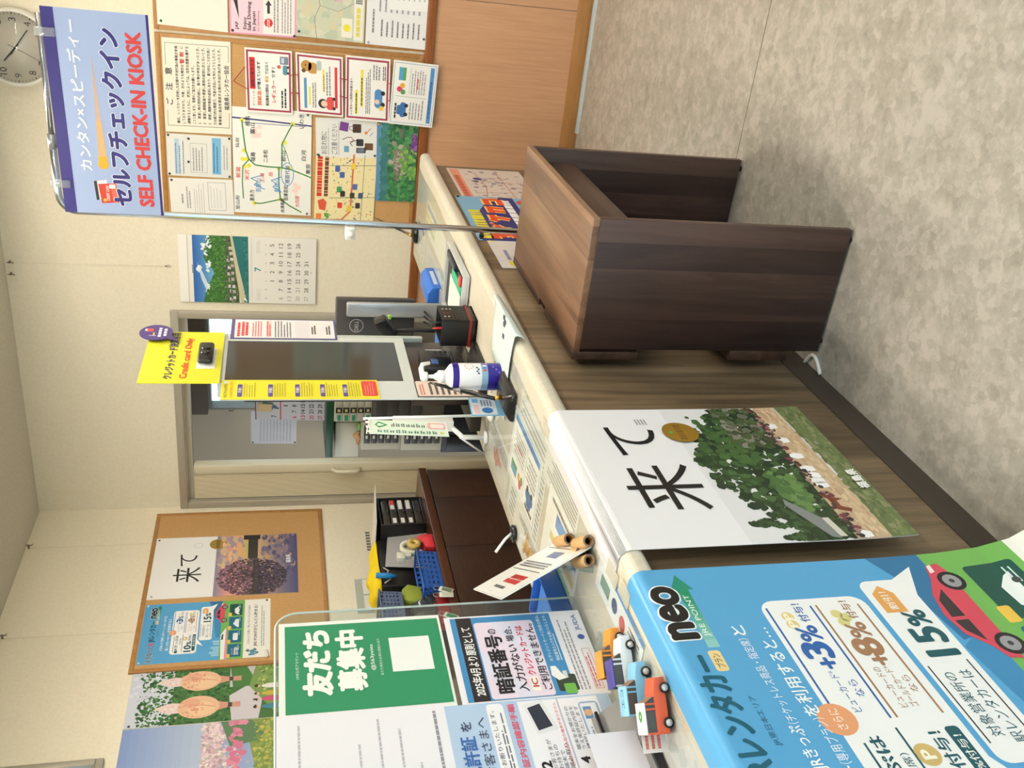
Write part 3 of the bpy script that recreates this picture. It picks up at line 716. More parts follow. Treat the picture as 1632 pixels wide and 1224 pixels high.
# --- yellow station map
s = wallB('town_map_sheet', (500, 360), (503.8, 244), (594, 362), (240, 226, 178))
s.dabs(lambda: (random.uniform(4, 96), random.uniform(26, 96)), 130, 1.3, [(200, 176, 130), (226, 170, 120), (150, 160, 140), (222, 206, 150), (120, 120, 130)], 1)
s.lines(42, 3, 96, 12, 1, (206, 52, 40), .9, 2, 0, 4.6); s.lines(42, 15, 96, 22, 1, (110, 60, 50), .9, 2, 0, 4.6); s.lines(8, 3, 18, 12, 1, (232, 130, 60), 1, 2, 0, 9)
s.line([(8, 0), (10, 46), (22, 60), (100, 62)], 2.2, (214, 110, 66), 1.9); s.line([(0, 78), (100, 80)], .8, (120, 150, 110), 1.9); s.line([(40, 24), (42, 100)], .8, (120, 150, 110), 2); s.line([(84, 24), (86, 100)], .8, (120, 120, 120), 2.05)
for (u, v, c) in ((80, 36, (70, 96, 170)), (72, 44, (70, 96, 170)), (56, 66, (80, 110, 180)), (52, 40, (60, 150, 90)), (30, 42, (214, 70, 50)), (46, 46, (40, 40, 44)), (26, 58, (230, 200, 60)), (44, 62, (60, 60, 60)), (44, 76, (60, 80, 120)), (30, 72, (60, 60, 60)), (84, 62, (236, 206, 70))): s.rrect(u - 4, v - 4, u + 4, v + 4, c, 1.5, 2.2)
s.poly([(36, 5), (24, 8), (22, 18), (34, 20), (39, 14)], (214, 90, 60), 2); s.dabs(lambda: (random.gauss(16, 3), random.gauss(20, 2)), 20, 2, [(90, 150, 60), (120, 170, 70)], 2)
s.pin(5, 8, (60, 70, 90)).pin(97, 5, (60, 60, 60)); s.finish('cream coloured town map with red heading, lower left of the crowded cork board', 'map')
# --- lost property sheet
s = wallB('notice_sheet', (503.8, 250), (503, 187), (600, 252), (232, 232, 230), y=4.6898)
s.text('お忘れ物に', 8, 8, 66, 18, (90, 92, 110), 0.0, fit=True); s.rect(6, 20, 74, 20.7, GREY); s.text('ご注意ください', 8, 25, 84, 35, (90, 92, 110), 0, fit=True); s.rect(6, 37, 90, 37.7, GREY)
s.poly([(70, 38), (92, 40), (88, 54), (66, 52)], (110, 60, 140)); s.rrect(64, 60, 86, 74, (70, 46, 40), 2); s.line([(70, 60), (72, 55), (79, 55), (81, 60)], 1.5, (70, 46, 40))
s.line([(46, 43), (52, 52), (52, 58)], 1.6, (30, 30, 40)); s.line([(52, 58), (44, 62), (40, 54)], 1.6, (190, 60, 50)); s.line([(30, 60), (36, 56), (42, 60), (46, 70)], 1.8, (44, 44, 54)); s.rrect(30, 66, 48, 78, (48, 48, 58), 2)
s.rrect(14, 46, 30, 54, (110, 160, 196), 1); s.rrect(12, 66, 26, 82, (70, 76, 92), 2); s.rect(14, 68, 24, 79, (110, 118, 134), 1.5); s.rrect(20, 80, 38, 94, (104, 72, 46), 1.5); s.line([(66, 84), (76, 90)], 2, (220, 110, 60)); s.disc(64, 82, 4, (232, 140, 80)); s.line([(56, 88), (66, 94)], 2, (120, 160, 200))
s.pin(6, 3).pin(6, 97).pin(96, 97, (190, 50, 40)); s.finish('white lost property notice picturing bags, phone and keys, beside the cream town map', 'notice')
# --- green landscape picture
s = wallB('landscape_poster', (598, 319.7), (601.8, 195), (660.6, 322), (58, 120, 84), y=4.6893)
for i in range(10): s.rect(0, i * 2.6, 100, (i + 1) * 2.6 + .5, (84 + i * 4, 136 + i * 3, 190 - i * 3), 0.5 + i * .02)
s.dabs(lambda: (random.uniform(0, 100), 14 + 10 * random.random() + abs(random.gauss(0, 8))), 160, 6, [(54, 112, 120), (62, 122, 110), (70, 128, 130)], 1)
s.dabs(lambda: (random.uniform(0, 100), random.uniform(30, 100)), 800, 3, [(46, 108, 70), (58, 124, 74), (74, 140, 82), (40, 92, 64), (90, 150, 92)], 1.9)
s.dabs(lambda: (random.gauss(52, 12), random.gauss(56, 7)), 90, 3.4, [(132, 122, 112), (150, 140, 130), (112, 104, 98), (176, 170, 160)], 2.8)
s.dabs(lambda: (random.uniform(30, 70), random.uniform(60, 100)), 60, 3, [(112, 164, 78), (140, 180, 90), (96, 150, 80)], 3.7)
s.dabs(lambda: (random.gauss(76, 6), random.gauss(93, 3)), 60, 2.4, [(120, 70, 140), (150, 100, 170), (104, 56, 124)], 4.6)
s.pin(98, 3, (214, 190, 60)); s.finish('green valley landscape poster above the far end of the counter', 'poster')
# --- the chain of four hanging cards
MAG = (158, 58, 82)
def cord(sh_o, pts):
    b = MB(); b.tube(pts, 0.0022, mat((176, 60, 70), 0.6), 6); b.build('cord', sh_o)
def card(tl, tr, bl, y, border=True):
    s = wallB('hanging_card', tl, tr, bl, (244, 242, 240), y=y, thick=0.001, rough=0.3)
    if border:
        s.frame(3, 3, 97, 97, 3.0, MAG)
    return s
s = card((393, 178), (389.4, 75), (466.5, 183), 4.680)
s.text('ガソリンの', 10, 14, 34, 19, INK, 0.01); s.rrect(37, 9, 86, 21, (204, 40, 48), 1.5); s.text('保険対象外です', 40, 11, 83, 19, (40, 30, 34), 0.02, fit=True)
s.text('誤給油', 12, 24, 34, 33, (232, 110, 40), 0.03); s.text('が増えています', 37, 24.5, 80, 32, INK, 0.03); s.text('軽自動車の燃料は', 12, 42, 46, 49, INK, 0.02); s.text('軽油', 49, 41.5, 58, 49, (232, 150, 50), .02); s.text('ではなく', 61, 42, 80, 49, INK, 0.02)
s.text('レギュラー', 18, 55, 52, 64, (206, 44, 52), 0.03); s.text('です！', 56, 56, 72, 63, INK, .02); s.lines(10, 76, 46, 90, 2, INK, .5)
s.rrect(78, 74, 90, 92, (120, 130, 150), 1.5); s.rect(80, 77, 88, 83, (200, 210, 220), 1.6); s.rrect(62, 80, 77, 90, (84, 140, 160), 3); s.disc(65, 91, 2, INK, 1.6, 10); s.disc(74, 91, 2, INK, 1.6, 10); s.disc(74, 72, 3, (214, 90, 80), 1.6, 12)
a0 = s.finish('laminated card with magenta border about the wrong fuel, topmost of the hanging chain', 'sign', 'laminated cards hanging in a chain')
s = card((473.8, 180), (471, 83), (547, 186.8), 4.677)
s.disc(80, 22, 9, (190, 140, 70), 1, 16); s.rrect(68, 26, 86, 44, (196, 148, 78), 4); s.disc(72, 16, 3.5, (110, 72, 40), 1.6, 12); s.disc(81, 20, 1.2, INK, 1.8, 8); s.rrect(74, 44, 90, 54, (180, 200, 200), 3)
s.rect(10, 16, 60, 22, (90, 150, 200)); s.rect(16, 26, 46, 30, (238, 224, 90)); s.rect(40, 56, 76, 60, (238, 224, 90)); s.lines(12, 34, 62, 44, 2, GREY, .5); s.lines(34, 64, 84, 76, 2, GREY, .5); s.rect(14, 82, 82, 88, (214, 60, 66)); s.lines(40, 58, 76, 61, 1, INK, .5, 2)
s.disc(20, 56, 8, (60, 46, 44), 1, 14); s.disc(20, 59, 5.5, (240, 206, 180), 1.6, 14); s.rrect(10, 64, 32, 80, (222, 80, 80), 5); s.disc(13, 80, 3, INK, 1.6, 10); s.disc(29, 80, 3, INK, 1.6, 10)
a1 = s.finish('laminated card with magenta border picturing a brown dog, second in the hanging chain', 'sign', 'laminated cards hanging in a chain')
s = card((550, 190), (551, 87.6), (619.4, 195.8), 4.674)
s.text('レンタカーご利用のお客さまへ', 9, 10, 66, 16, INK, 0.02, fit=True); s.rect(10, 22, 48, 28, (240, 226, 70)); s.rect(22, 34, 80, 40, (240, 226, 70)); s.lines(11, 23.5, 46, 27, 1, INK, .7, 2); s.lines(24, 35.5, 78, 39, 1, INK, .7, 2); s.lines(12, 46, 84, 58, 3, GREY, .5)
s.lines(66, 62, 92, 80, 3, GREY, .5); s.lines(66, 84, 90, 92, 2, INK, .5); s.rrect(22, 66, 52, 84, (84, 140, 200), 6); s.disc(32, 72, 4, (240, 206, 180), 1.6, 12); s.disc(28, 85, 3.6, INK, 1.6, 10); s.disc(46, 85, 3.6, INK, 1.6, 10); s.disc(22, 82, 4, (238, 206, 80), 1.7, 10)
a2 = s.finish('laminated card with magenta border picturing a small blue car, third in the hanging chain', 'sign', 'laminated cards hanging in a chain')
def guide(s, k=1):
    """the rental guide sheet: blue band at the foot, cars and a green picture"""
    s.frame(3, 3, 97, 97, .7, (120, 150, 196)); s.rect(6, 84, 94, 93, (88, 148, 206)); s.lines(14, 86, 80, 91, 1, (60, 100, 170), .7, 2)
    s.rect(70, 14, 90, 30, (84, 160, 206)); s.rect(70, 24, 90, 30, (96, 160, 80), 1.5); s.line([(45, 10), (45, 80)], .5, GREY); s.lines(10, 10, 40, 18, 1, INK, .5)
    s.rrect(12, 22, 36, 36, (60, 112, 176), 5); s.rrect(16, 15, 31, 25, (60, 112, 176), 3, 1.2); s.disc(17, 36, 3.2, INK, 1.6, 10); s.disc(31, 36, 3.2, INK, 1.6, 10)
    s.disc(56, 18, 4.5, (214, 70, 110), 1, 12); s.disc(62, 24, 4, (232, 170, 60), 1.2, 12); s.disc(52, 26, 4, (90, 150, 80), 1.3, 12); s.lines(10, 44, 42, 78, 5, GREY, .35); s.lines(50, 44, 92, 78, 6, GREY, .35); s.lines(58, 56, 76, 62, 1, (214, 80, 80), .5, 2.2); s.line([(49, 40), (90, 40)], .5, GREY, 1)
s = card((619.4, 196.5), (628, 95), (688.5, 203.8), 4.668, False)
guide(s); a3 = s.finish('white card with a blue band at its foot, lowest of the hanging chain', 'sign', 'laminated cards hanging in a chain')
def P2(sh, u, v): return sh
q = PX(1, 4.685, 369 , 127)
for (o_, pts) in ((a0, ((372, 129), (389, 108), (391, 107))), (a0, ((372, 129), (393, 141), (396, 141))), (a1, ((462, 120), (476, 119))), (a1, ((462, 148), (476, 149))), (a2, ((541, 125), (553, 127))), (a2, ((541, 153), (553, 156))), (a3, ((617, 133), (629, 134))), (a3, ((617, 160), (629, 162)))):
    cord(o_, [PX(1, 4.672, *p) for p in pts])
# --- right hand board
BR = -0.06
def rb(tl, bl, width, rgb, y=4.690, nm='notice_sheet'):
    TL = PX(1, y, *tl); BLp = PX(1, y, *bl)
    return Sheet(nm, TL, TL + Vector((width, 0, 0)), BLp, rgb)
s = rb((251, 38.5), (363.5, 51.8), .42, (234, 230, 222)); s.lines(30, 12, 80, 60, 6, (204, 200, 198), .2); s.pin(4, 5, (30, 110, 80)); s.finish('pale cream sheet at the top of the right hand cork board', 'notice')
s = rb((366.5, 52.6), (472, 61), .22, (240, 206, 222), nm='leaflet'); s.frame(0, 0, 100, 100, 3, (226, 160, 190)); s.text('JAF', 8, 8, 24, 14, INK, .02); s.poly([(30, 14), (66, 6), (92, 10), (66, 12)], (30, 30, 36)); s.text('Enjoy', 8, 20, 36, 26, INK, .02); s.text('Safe Driving', 8, 26.5, 64, 33, INK, .03, fit=True); s.text('in Japan', 8, 33.5, 46, 39.5, INK, .02, fit=True); s.text('For Safe Driving', 8, 41, 48, 45, (214, 80, 110), .01, fit=True)
s.rect(4, 50, 96, 97, (244, 236, 236), 1); s.disc(26, 58, 9, (206, 50, 50), 1.6, 8); s.text('STOP', 19, 56, 33, 60, (250, 240, 240), .02); s.poly([(44, 56), (60, 56), (60, 53), (70, 58), (60, 63), (60, 60), (44, 60)], (50, 46, 50), 1.6); s.poly([(78, 52), (98, 52), (88, 64)], (206, 50, 50), 1.6)
s.lines(8, 66, 90, 76, 2, GREY, .4); s.lines(8, 78, 90, 95, 4, GREY, .35); s.pin(6, 4).pin(4, 97); s.finish('pink safe driving leaflet pinned at the right frame edge', 'leaflet')
s = rb((472, 57), (579.7, 69), .42, (208, 212, 192), y=4.6898, nm='area_map_sheet')
s.dabs(lambda: (random.uniform(2, 98), random.uniform(2, 80)), 160, 7, [(206, 210, 186), (216, 216, 196), (198, 206, 186), (214, 206, 178), (190, 200, 180)], 1)
s.line([(0, 30), (20, 26), (34, 34), (50, 30), (66, 40), (80, 70), (90, 76)], .7, (150, 130, 130), 2); s.line([(34, 34), (30, 60), (40, 84)], .5, (150, 130, 130), 2.05); s.dabs(lambda: (40 + random.random() * 30, random.gauss(60, 3)), 50, 2, [(214, 190, 196), (206, 176, 186)], 1.95)
s.rect(2, 84, 98, 98, (238, 236, 230), 2.1); s.lines(40, 86, 96, 97, 1, GREY, .9, 2.3, 0, 1.6); s.rrect(4, 66, 24, 82, (240, 238, 226), 1, 2.2); s.disc(14, 74, 4, (232, 222, 70), 2.4, 12); s.lines(6, 88, 38, 94, 1, (230, 214, 90), .9, 2.3); s.pin(5, 4, (40, 60, 50)); s.finish('pale green relief map below the pink leaflet', 'map')
s = rb((582, 70), (680, 80), .30, (238, 238, 242)); s.lines(18, 10, 60, 15, 1, GREY, .6); s.lines(14, 24, 40, 92, 8, (120, 118, 130), .3, 2, .3, 3); s.lines(50, 20, 96, 92, 8, (150, 148, 158), .3, 2, .2, 2.2); s.pin(16, 94, (70, 70, 80)).pin(3, 5, (170, 180, 190)); s.finish('white tariff sheet at the foot of the right hand cork board', 'notice')
s = rb((620, 15), (688.5, 20), .30, (244, 244, 246), y=4.686); s.lines(14, 20, 96, 92, 6, (190, 188, 196), .25); s.finish('white sheet overlapping the tariff sheet at the right frame edge', 'notice')

# ================================================================ landscape calendar
x0, x1 = -2.016, -1.655
s = squareB('wall_calendar', x0, x1, 1.30, 1.974, (240, 236, 230), thick=0.006)
s.rect(0, 0, 100, 6.5, (246, 242, 236)); s.rect(0, 6.2, 100, 6.8, (200, 196, 192), 1.4); s.lines(44, 9.2, 56, 10.6, 1, GREY, .8, 2, 0, 2)
for i in range(12):
    v0 = 10 + i * 1.5; s.rect(0, v0, 100, v0 + 1.7, (48 + i * 7, 100 + i * 8, 176 + i * 4), 1 + i * .02)
s.poly([(0, 24), (10, 21), (34, 16), (60, 13), (44, 17), (20, 22), (0, 27)], (206, 220, 238), 1.6)
for (cu, cv, n_, su) in ((50, 14, 14, 2.6), (90, 21.5, 20, 4), (78, 19, 10, 4), (56, 21.5, 12, 3), (20, 20, 10, 6)): s.dabs(lambda: (random.gauss(cu, su), random.gauss(cv, .7)), n_, 2.6, [(238, 242, 248), (228, 236, 246)], 1.7)
tops_ = [(0, 16.8), (14, 18.5), (30, 21.5), (44, 25), (50, 24), (58, 20), (68, 17.8), (80, 18.2), (92, 20), (100, 20.5)]
s.poly(([(u, v) for u, v in tops_] + [(100, 40), (0, 40)])[::-1], (58, 106, 46), 1.8)
def hill():
    u = random.uniform(1, 99)
    for p, q in zip(tops_[:-1], tops_[1:]):
        if q[0] >= u: top = p[1] + (q[1] - p[1]) * (u - p[0]) / (q[0] - p[0]); break
    return (u, random.uniform(top + .4, 38))
s.dabs(hill, 800, 1.5, [(60, 112, 46), (78, 130, 54), (46, 92, 40), (92, 144, 62), (54, 100, 60), (40, 82, 40)], 1.9)
s.rect(0, 34, 100, 43, (74, 94, 62), 2.9)
s.dabs(lambda: (random.uniform(1, 99), random.uniform(32.5, 42)), 200, 1.5, [(70, 90, 56), (96, 108, 84), (130, 130, 124), (60, 60, 62), (90, 120, 66), (50, 70, 44)], 2.95)
for i in range(16):
    u = 3 + (i % 9) * 9.6 + random.random() * 3; v = (39 if i < 9 else 36.6) - (u * .03) + random.random() * .8
    s.rect(u, v - .8, u + 4.4, v + 1.3, random.choice([(214, 210, 202), (190, 184, 176), (226, 224, 220)]), 4 + i * .01); s.poly([(u - .6, v - .8), (u + 1, v - 2.1), (u + 4, v - 2.1), (u + 5, v - .8)][::-1], random.choice([(84, 84, 88), (70, 70, 76), (110, 104, 100)]), 4.2 + i * .01); s.rect(u + .9, v - .3, u + 1.7, v + .6, (90, 84, 80), 4.4)
s.poly([(0, 44), (40, 41), (100, 37), (100, 39), (60, 42.5), (20, 47), (0, 49)][::-1], (206, 196, 164), 4.6); s.poly([(0, 50), (0, 48.6), (20, 46.6), (60, 42.2), (100, 38.6), (100, 50)][::-1], (36, 110, 112), 4.9)
s.dabs(lambda: (random.uniform(1, 99), random.uniform(47, 49.6)), 60, 2.4, [(40, 116, 116), (32, 100, 104), (54, 128, 124)], 5); s.dabs(lambda: (random.gauss(5, 1), random.gauss(47.6, .5)), 6, 1.6, [(240, 240, 244)], 6); s.rect(0, 50, 100, 52, (240, 236, 230), 6.2)
s.text('7', 49, 54.5, 55, 59, (60, 150, 160), .02); s.lines(4, 56, 24, 59, 3, (206, 204, 204), .3); s.lines(76, 56, 96, 59, 3, (206, 204, 204), .3)
for i, wd_ in enumerate('日月火水木金土'): s.text(wd_, 7 + i * 13.4, 62, 9 + i * 13.4, 63.4, GREY)
for d in range(1, 32):
    k = d + 1; cx = 8 + (k % 7) * 13.4; cy = 67.3 + (k // 7) * 6.4
    w_ = 1.9 if d < 10 else 3.6; sun = (k % 7 == 0) or d == 21
    s.text(str(d), cx - w_, cy - 1.5, cx + w_, cy + 1.5, (170, 164, 164) if sun else (70, 68, 74), 0.005)
s.text('JR', 47, 96, 51, 97.2, GREY); o = s.finish('landscape wall calendar for July with a riverside village photo, right of the doorway', 'calendar')

# ================================================================ left wall board posters
def kite(s, photo_v, wt_=0):
    s.rect(0, 0, 100, photo_v, (238, 237, 238), 1)
def kanji_rai(s, u0, v0, u1, v1):
    s.text('来', u0, v0, u0 + (u1 - u0) * .52, v1, (26, 24, 26), 0.008); s.text('て', u0 + (u1 - u0) * .58, v0 + (v1 - v0) * .18, u1, v0 + (v1 - v0) * .80, (26, 24, 26), 0.012)
gold = mat((176, 138, 52), 0.35, 0.5)
def medal(s, u, v, r, l=0):
    s.disc(u, v, r, gold, 2.2 + l, 28); s.lines(u - r * .75, v - r * .16, u + r * .75, v + r * .16, 1, (124, 92, 34), .9, 2.6 + l, 0, r * .3); s.disc(u, v - r * .42, r * .14, (90, 150, 70), 2.5 + l, 10)
s = squareA('travel_poster', 3.90, 4.40, 1.395, 2.127, (236, 234, 236), x=-3.2900)
PV = 43; kite(s, PV)
for i in range(14):
    t = i / 13; s.rect(0, PV + i * 2.0, 100, PV + i * 2 + 2.2, (150 + 90 * math.sin(t * PI) * .9, 136 + 60 * t, 160 - 60 * t), 1 + i * .01)
for i in range(16):
    t = i / 15; s.rect(0, 71 + i * 1.85, 100, 71 + i * 1.85 + 2, (206 - 130 * t, 170 - 95 * t, 130 - 10 * t), 1.2 + i * .01)
s.dabs(lambda: (random.uniform(30, 98), random.uniform(76, 98)), 90, 5, [(110, 100, 130), (190, 150, 110), (80, 76, 112), (140, 120, 130)], 1.5, sq=.5); s.dabs(lambda: (random.uniform(40, 98), random.uniform(46, 62)), 50, 6, [(206, 180, 150), (226, 190, 140), (170, 150, 160)], 1.5, sq=.5)
s.rect(0, 67, 100, 72, (54, 46, 36), 2.5); s.rect(92, 62, 100, 74, (40, 34, 32), 2.6); s.rect(60, 65.5, 100, 72.5, (52, 44, 34), 2.55); s.poly([(0, 64), (20, 63), (60, 66), (60, 72), (24, 77), (0, 76)][::-1], (60, 54, 34), 2.6)
def crown(cy, ry, up):
    def g():
        a = random.random() * PI; r_ = math.sqrt(random.random())
        return (28 + 30 * r_ * math.cos(a) , cy - up * ry * r_ * math.sin(a))
    return g
s.dabs(crown(69, 24, 1), 800, 1.6, [(118, 84, 104), (140, 100, 118), (96, 68, 84), (160, 118, 134), (76, 56, 62)], 2.7); s.dabs(crown(71, 22, -1), 700, 1.6, [(74, 58, 72), (60, 46, 58), (88, 70, 84), (48, 38, 48)], 2.7)
for k in range(9): s.line([(28 + k, 70), (20 + k * 3.2, 62 - (k % 3) * 3), (6 + k * 6, 56 - (k % 4) * 2)], .7, (50, 36, 34), 3.7 + k * .01)
kanji_rai(s, 24, 15, 70, 34); s.disc(85, 30, 4.5, (206, 204, 206), 1.5, 18); s.disc(85, 30, 3.9, (238, 237, 238), 1.8, 18); medal(s, 86, 44, 9); s.text('福島県', 49, 92.5, 63, 96, (236, 232, 236), .03)
s.pin(96, 2).pin(4, 3, (180, 180, 180)).pin(97, 98, (170, 160, 150)); s.finish('tall poster of a cherry tree mirrored in water, on the left wall cork board', 'poster')

TEAL = (22, 84, 96); PB = (84, 160, 212); OR = (226, 164, 92); GD = (206, 178, 116)
def neo_poster(s):
    s.rect(0, 0, 100, 65.5, PB, 1); s.rect(0, 65.5, 100, 85.5, (112, 174, 88), 1); s.rect(0, 85.5, 100, 108, (238, 236, 230), 1)
    s.poly([(68, 60), (92, 57), (100, 54), (100, 65.8), (70, 65.8)][::-1], (44, 112, 160), 1.3); s.poly([(36, 62), (66, 59), (72, 65.8), (36, 65.8)][::-1], (58, 134, 186), 1.4)
    s.text('えきねっと', 2, 6.6, 27, 11.8, (26, 26, 30), .03, fit=True, halo=(250, 250, 250)); s.text('×', 29, 7.6, 33.4, 10.8, (226, 70, 110), .04)
    s.text('JRレンタカー', 35, 6.4, 69.6, 12.4, (18, 88, 112), .055, fit=True); s.text('JR東日本エリア', 43.5, 13.2, 57, 14.6, (40, 100, 130), 0, fit=True)
    s.text('neo', 75.5, 6.1, 93, 10.7, (18, 18, 22), .055, fit=True, halo=(236, 244, 248))
    for i in range(8): s.rect(72 + i * 2.5, 11.3, 74.5 + i * 2.5, 13.5, (140 - i * 16, 196 - i * 9, 196 - i * 14), 1.5)
    s.poly([(92, 10.2), (97.6, 12.4), (92, 14.6)][::-1], (30, 132, 112), 1.6); s.text('JRE POINT', 75.5, 11.8, 90, 13.1, (240, 248, 246), .005, fit=True)
    s.rrect(64.6, 10.6, 71, 12.9, (232, 206, 150), .8, 1.7); s.text('プラン', 65.6, 11.0, 70, 12.5, (60, 60, 40), .01)
    s.text('えきねっとでJRきっぷ', 20, 16.9, 48, 19.7, (240, 246, 250), .02, fit=True); s.text('（チケットレス商品・指定席）', 48.5, 17.4, 74, 19.3, (240, 246, 250), .0, fit=True); s.text('と', 75, 17.2, 78.4, 19.6, (240, 246, 250), .02)
    s.text('駅レンタカー', 20, 21.4, 37, 24.2, (240, 246, 250), .02, fit=True); s.text('（専用プラン）', 37.5, 21.8, 49.5, 23.9, (240, 246, 250), 0, fit=True); s.text('を利用すると…', 50, 21.2, 77, 24.0, (240, 246, 250), .02, fit=True)
    WH = (240, 240, 242)
    s.rrect(13, 25.2, 86, 46.8, WH, 4, 1.6); s.poly([(28, 46.6), (36, 46.6), (24, 52)][::-1], WH, 1.55)
    s.rrect(33.2, 48.0, 91, 58.6, WH, 3, 1.8); s.poly([(84, 58.4), (91, 56), (95.5, 62)][::-1], WH, 1.75)
    navy_ = (44, 96, 170); br = (160, 118, 88)
    s.rect(52, 26.1, 83.5, 26.5, navy_, 2.2); s.rect(47.6, 35.0, 83.4, 35.4, navy_, 2.2); s.rect(47.6, 36.2, 83.5, 36.6, br, 2.2); s.rect(47.6, 44.7, 83, 45.1, br, 2.2)
    s.text('ビューカード*', 50, 29.6, 62, 31.2, navy_, .01); s.text('なら', 54, 32.1, 59, 33.7, navy_, .01); s.text('+', 62.8, 29.6, 66, 32.2, navy_, .04); s.text('3', 66.2, 28.0, 71, 33.2, navy_, .05); s.text('%', 71.6, 29.3, 76.6, 33.2, navy_, .03); s.text('付与！', 78, 31.4, 84.4, 33.3, navy_, .02); s.disc(77.4, 29.4, 1.6, (226, 204, 140), 2.2, 14); s.disc(80.2, 29.4, 1.6, (226, 204, 140), 2.25, 14); s.text('PP', 76.4, 28.7, 81.2, 30.1, (250, 244, 224), .04, 3.2, fit=True)
    s.text('ビューカードの', 50, 38.2, 62, 39.7, br, .01); s.text('ゴールドカード*', 50, 40.2, 62, 41.7, br, .01); s.text('なら', 54, 42.3, 59, 43.8, br, .01); s.text('+', 62.6, 39.6, 66, 42.2, br, .04); s.text('8', 66.0, 37.9, 71, 43.1, br, .05); s.text('%', 71.6, 39.2, 76.6, 43.0, br, .03); s.text('付与！', 78, 41.2, 84.4, 43.1, br, .02)
    for (du, dv) in ((77, 39.5), (80, 39.2), (78.6, 40.6)): s.disc(du, dv, 1.5, (214, 206, 140), 2.2, 14)
    s.disc(48.6, 26.0, 4.4, (226, 158, 116), 2.4, 20); s.text('さらに', 45.8, 25.2, 51.4, 26.9, (250, 244, 236), .01, 3.2)
    s.rect(16, 27.6, 42, 28, TEAL, 2.2); s.text('JRきっぷは', 18, 28.8, 43.4, 31.6, TEAL, .03, fit=True); s.text('（指定席）', 26, 32.2, 41, 33.8, TEAL, .01); s.rect(16, 34.6, 45, 35, TEAL, 2.2); s.disc(16.5, 30.2, 2, TEAL, 2.2, 16)
    s.text('10', 16, 36.6, 26, 42.2, TEAL, .05, fit=True); s.text('%', 27, 38.4, 32.6, 42.2, TEAL, .04, fit=True); s.text('付与！', 33.6, 39.4, 43, 41.9, TEAL, .03); s.disc(37.6, 36.9, 2.9, GD, 2.2, 20); s.text('P', 36.5, 35.9, 38.7, 38, (250, 244, 228), .04, 3.2); s.rrect(17, 42.9, 44, 45.5, TEAL, 1, 2.2); s.text('最大18%付与！', 24, 43.4, 41.6, 45, (240, 240, 240), .02, 3.2, fit=True)
    s.rect(38.6, 48.7, 61, 49.0, INK, 2.3); s.rect(38.6, 57.0, 62, 57.3, INK, 2.3); s.text('対象営業所の', 40, 50.2, 58.6, 52.6, TEAL, .01, fit=True); s.text('駅レンタカーは', 38, 53.5, 59, 55.9, TEAL, .01, fit=True)
    s.text('15', 64, 50.8, 73, 57.0, TEAL, .045, fit=True); s.text('%', 74, 52.2, 79.2, 56.6, TEAL, .04, fit=True)
    s.poly([(79, 49.4), (86, 49.4), (89, 51.8), (86, 54), (79, 54)][::-1], OR, 2.3); s.text('割引！', 80, 50.8, 86.6, 52.5, (252, 246, 236), .02, 3.2)
    car = (206, 72, 92)
    s.poly([(60.4, 68.2), (61, 65.6), (65, 64.4), (70, 61.2), (77, 60.4), (84, 61.6), (90, 64.2), (95, 65.4), (95.8, 68.2), (93, 69)][::-1], car, 2.6); s.poly([(67, 64.4), (71, 62.0), (74.6, 61.5), (74.6, 64.4)][::-1], (50, 46, 52), 2.8); s.poly([(75.8, 61.5), (82, 62.0), (86, 64.4), (75.8, 64.4)][::-1], (50, 46, 52), 2.8); s.poly([(92, 65.2), (95, 65.6), (95.4, 66.6), (92.6, 66.4)][::-1], (236, 226, 226), 2.8)
    for u in (65.4, 88.6): s.disc(u, 68.2, 3.7, (36, 34, 38), 2.8, 18); s.disc(u, 68.2, 2.5, (150, 150, 156), 3, 14); s.disc(u, 68.2, .8, (60, 60, 64), 3.2, 10)
    for (u, h) in ((6, 6), (10, 8), (14, 5), (18, 7), (24, 5), (28, 6)): s.rect(u, 65.5 - h, u + 3.4, 65.5, (150, 196, 224), 1.5)
    s.poly([(0, 67), (40, 66), (50, 69.6), (52, 71), (0, 71)][::-1], (236, 236, 238), 2); s.poly([(0, 70), (50, 70.2), (52, 71), (0, 72)][::-1], (226, 140, 170), 2.2); s.poly([(32, 66.6), (40, 67), (42, 68.4), (32, 68.2)][::-1], (40, 50, 66), 2.3)
    for i in range(4):
        u = 3 + i * 23.2; s.rrect(u, 72.6, u + 20.6, 83.6, (22, 100, 130) if i < 3 else (18, 76, 68), 1.2, 2); s.rrect(u - 1, 71.8, u + 5, 74.6, (230, 190, 80), .8, 2.4); s.lines(u + 12, 80.4, u + 20, 82.8, 2, (210, 226, 226), .3, 2.4)
    s.text('エリア', 5, 75.6, 18, 77.2, (236, 240, 240), 0); s.text('3STEP', 6, 78, 18, 81.4, (236, 240, 240), .03, fit=True); s.rrect(30, 76.4, 42, 80.6, (226, 236, 238), 1.6, 2.4); s.poly([(52, 79.6), (58, 76), (66, 78.2), (66, 81), (52, 81)][::-1], (226, 236, 238), 2.4); s.poly([(74, 80), (77, 77.2), (84, 76.8), (88, 79.4), (89, 81), (74, 81)][::-1], (236, 240, 240), 2.4); s.disc(77.6, 81, 1.2, (60, 70, 70), 2.6, 10); s.disc(85.6, 81, 1.2, (60, 70, 70), 2.6, 10)
    s.text('えきねっとでの購入・駅レンタカープランのご利用で', 22, 88.6, 90, 90.6, (60, 60, 64), 0, fit=True); s.text('JRE POINTがどんどん貯まる！', 18, 93.8, 90, 97.4, (50, 56, 66), .02, fit=True); s.lines(18, 100.4, 90, 104, 2, GREY, .35)
    s.dabs(lambda: (random.gauss(9, 2.5), random.gauss(93, 2.5)), 24, 1.8, [(60, 120, 150), (90, 150, 190), (80, 130, 120)], 2)
s = squareA('rental_car_poster', 3.452, 3.862, 1.528, 2.123, (238, 236, 232), x=-3.2900)
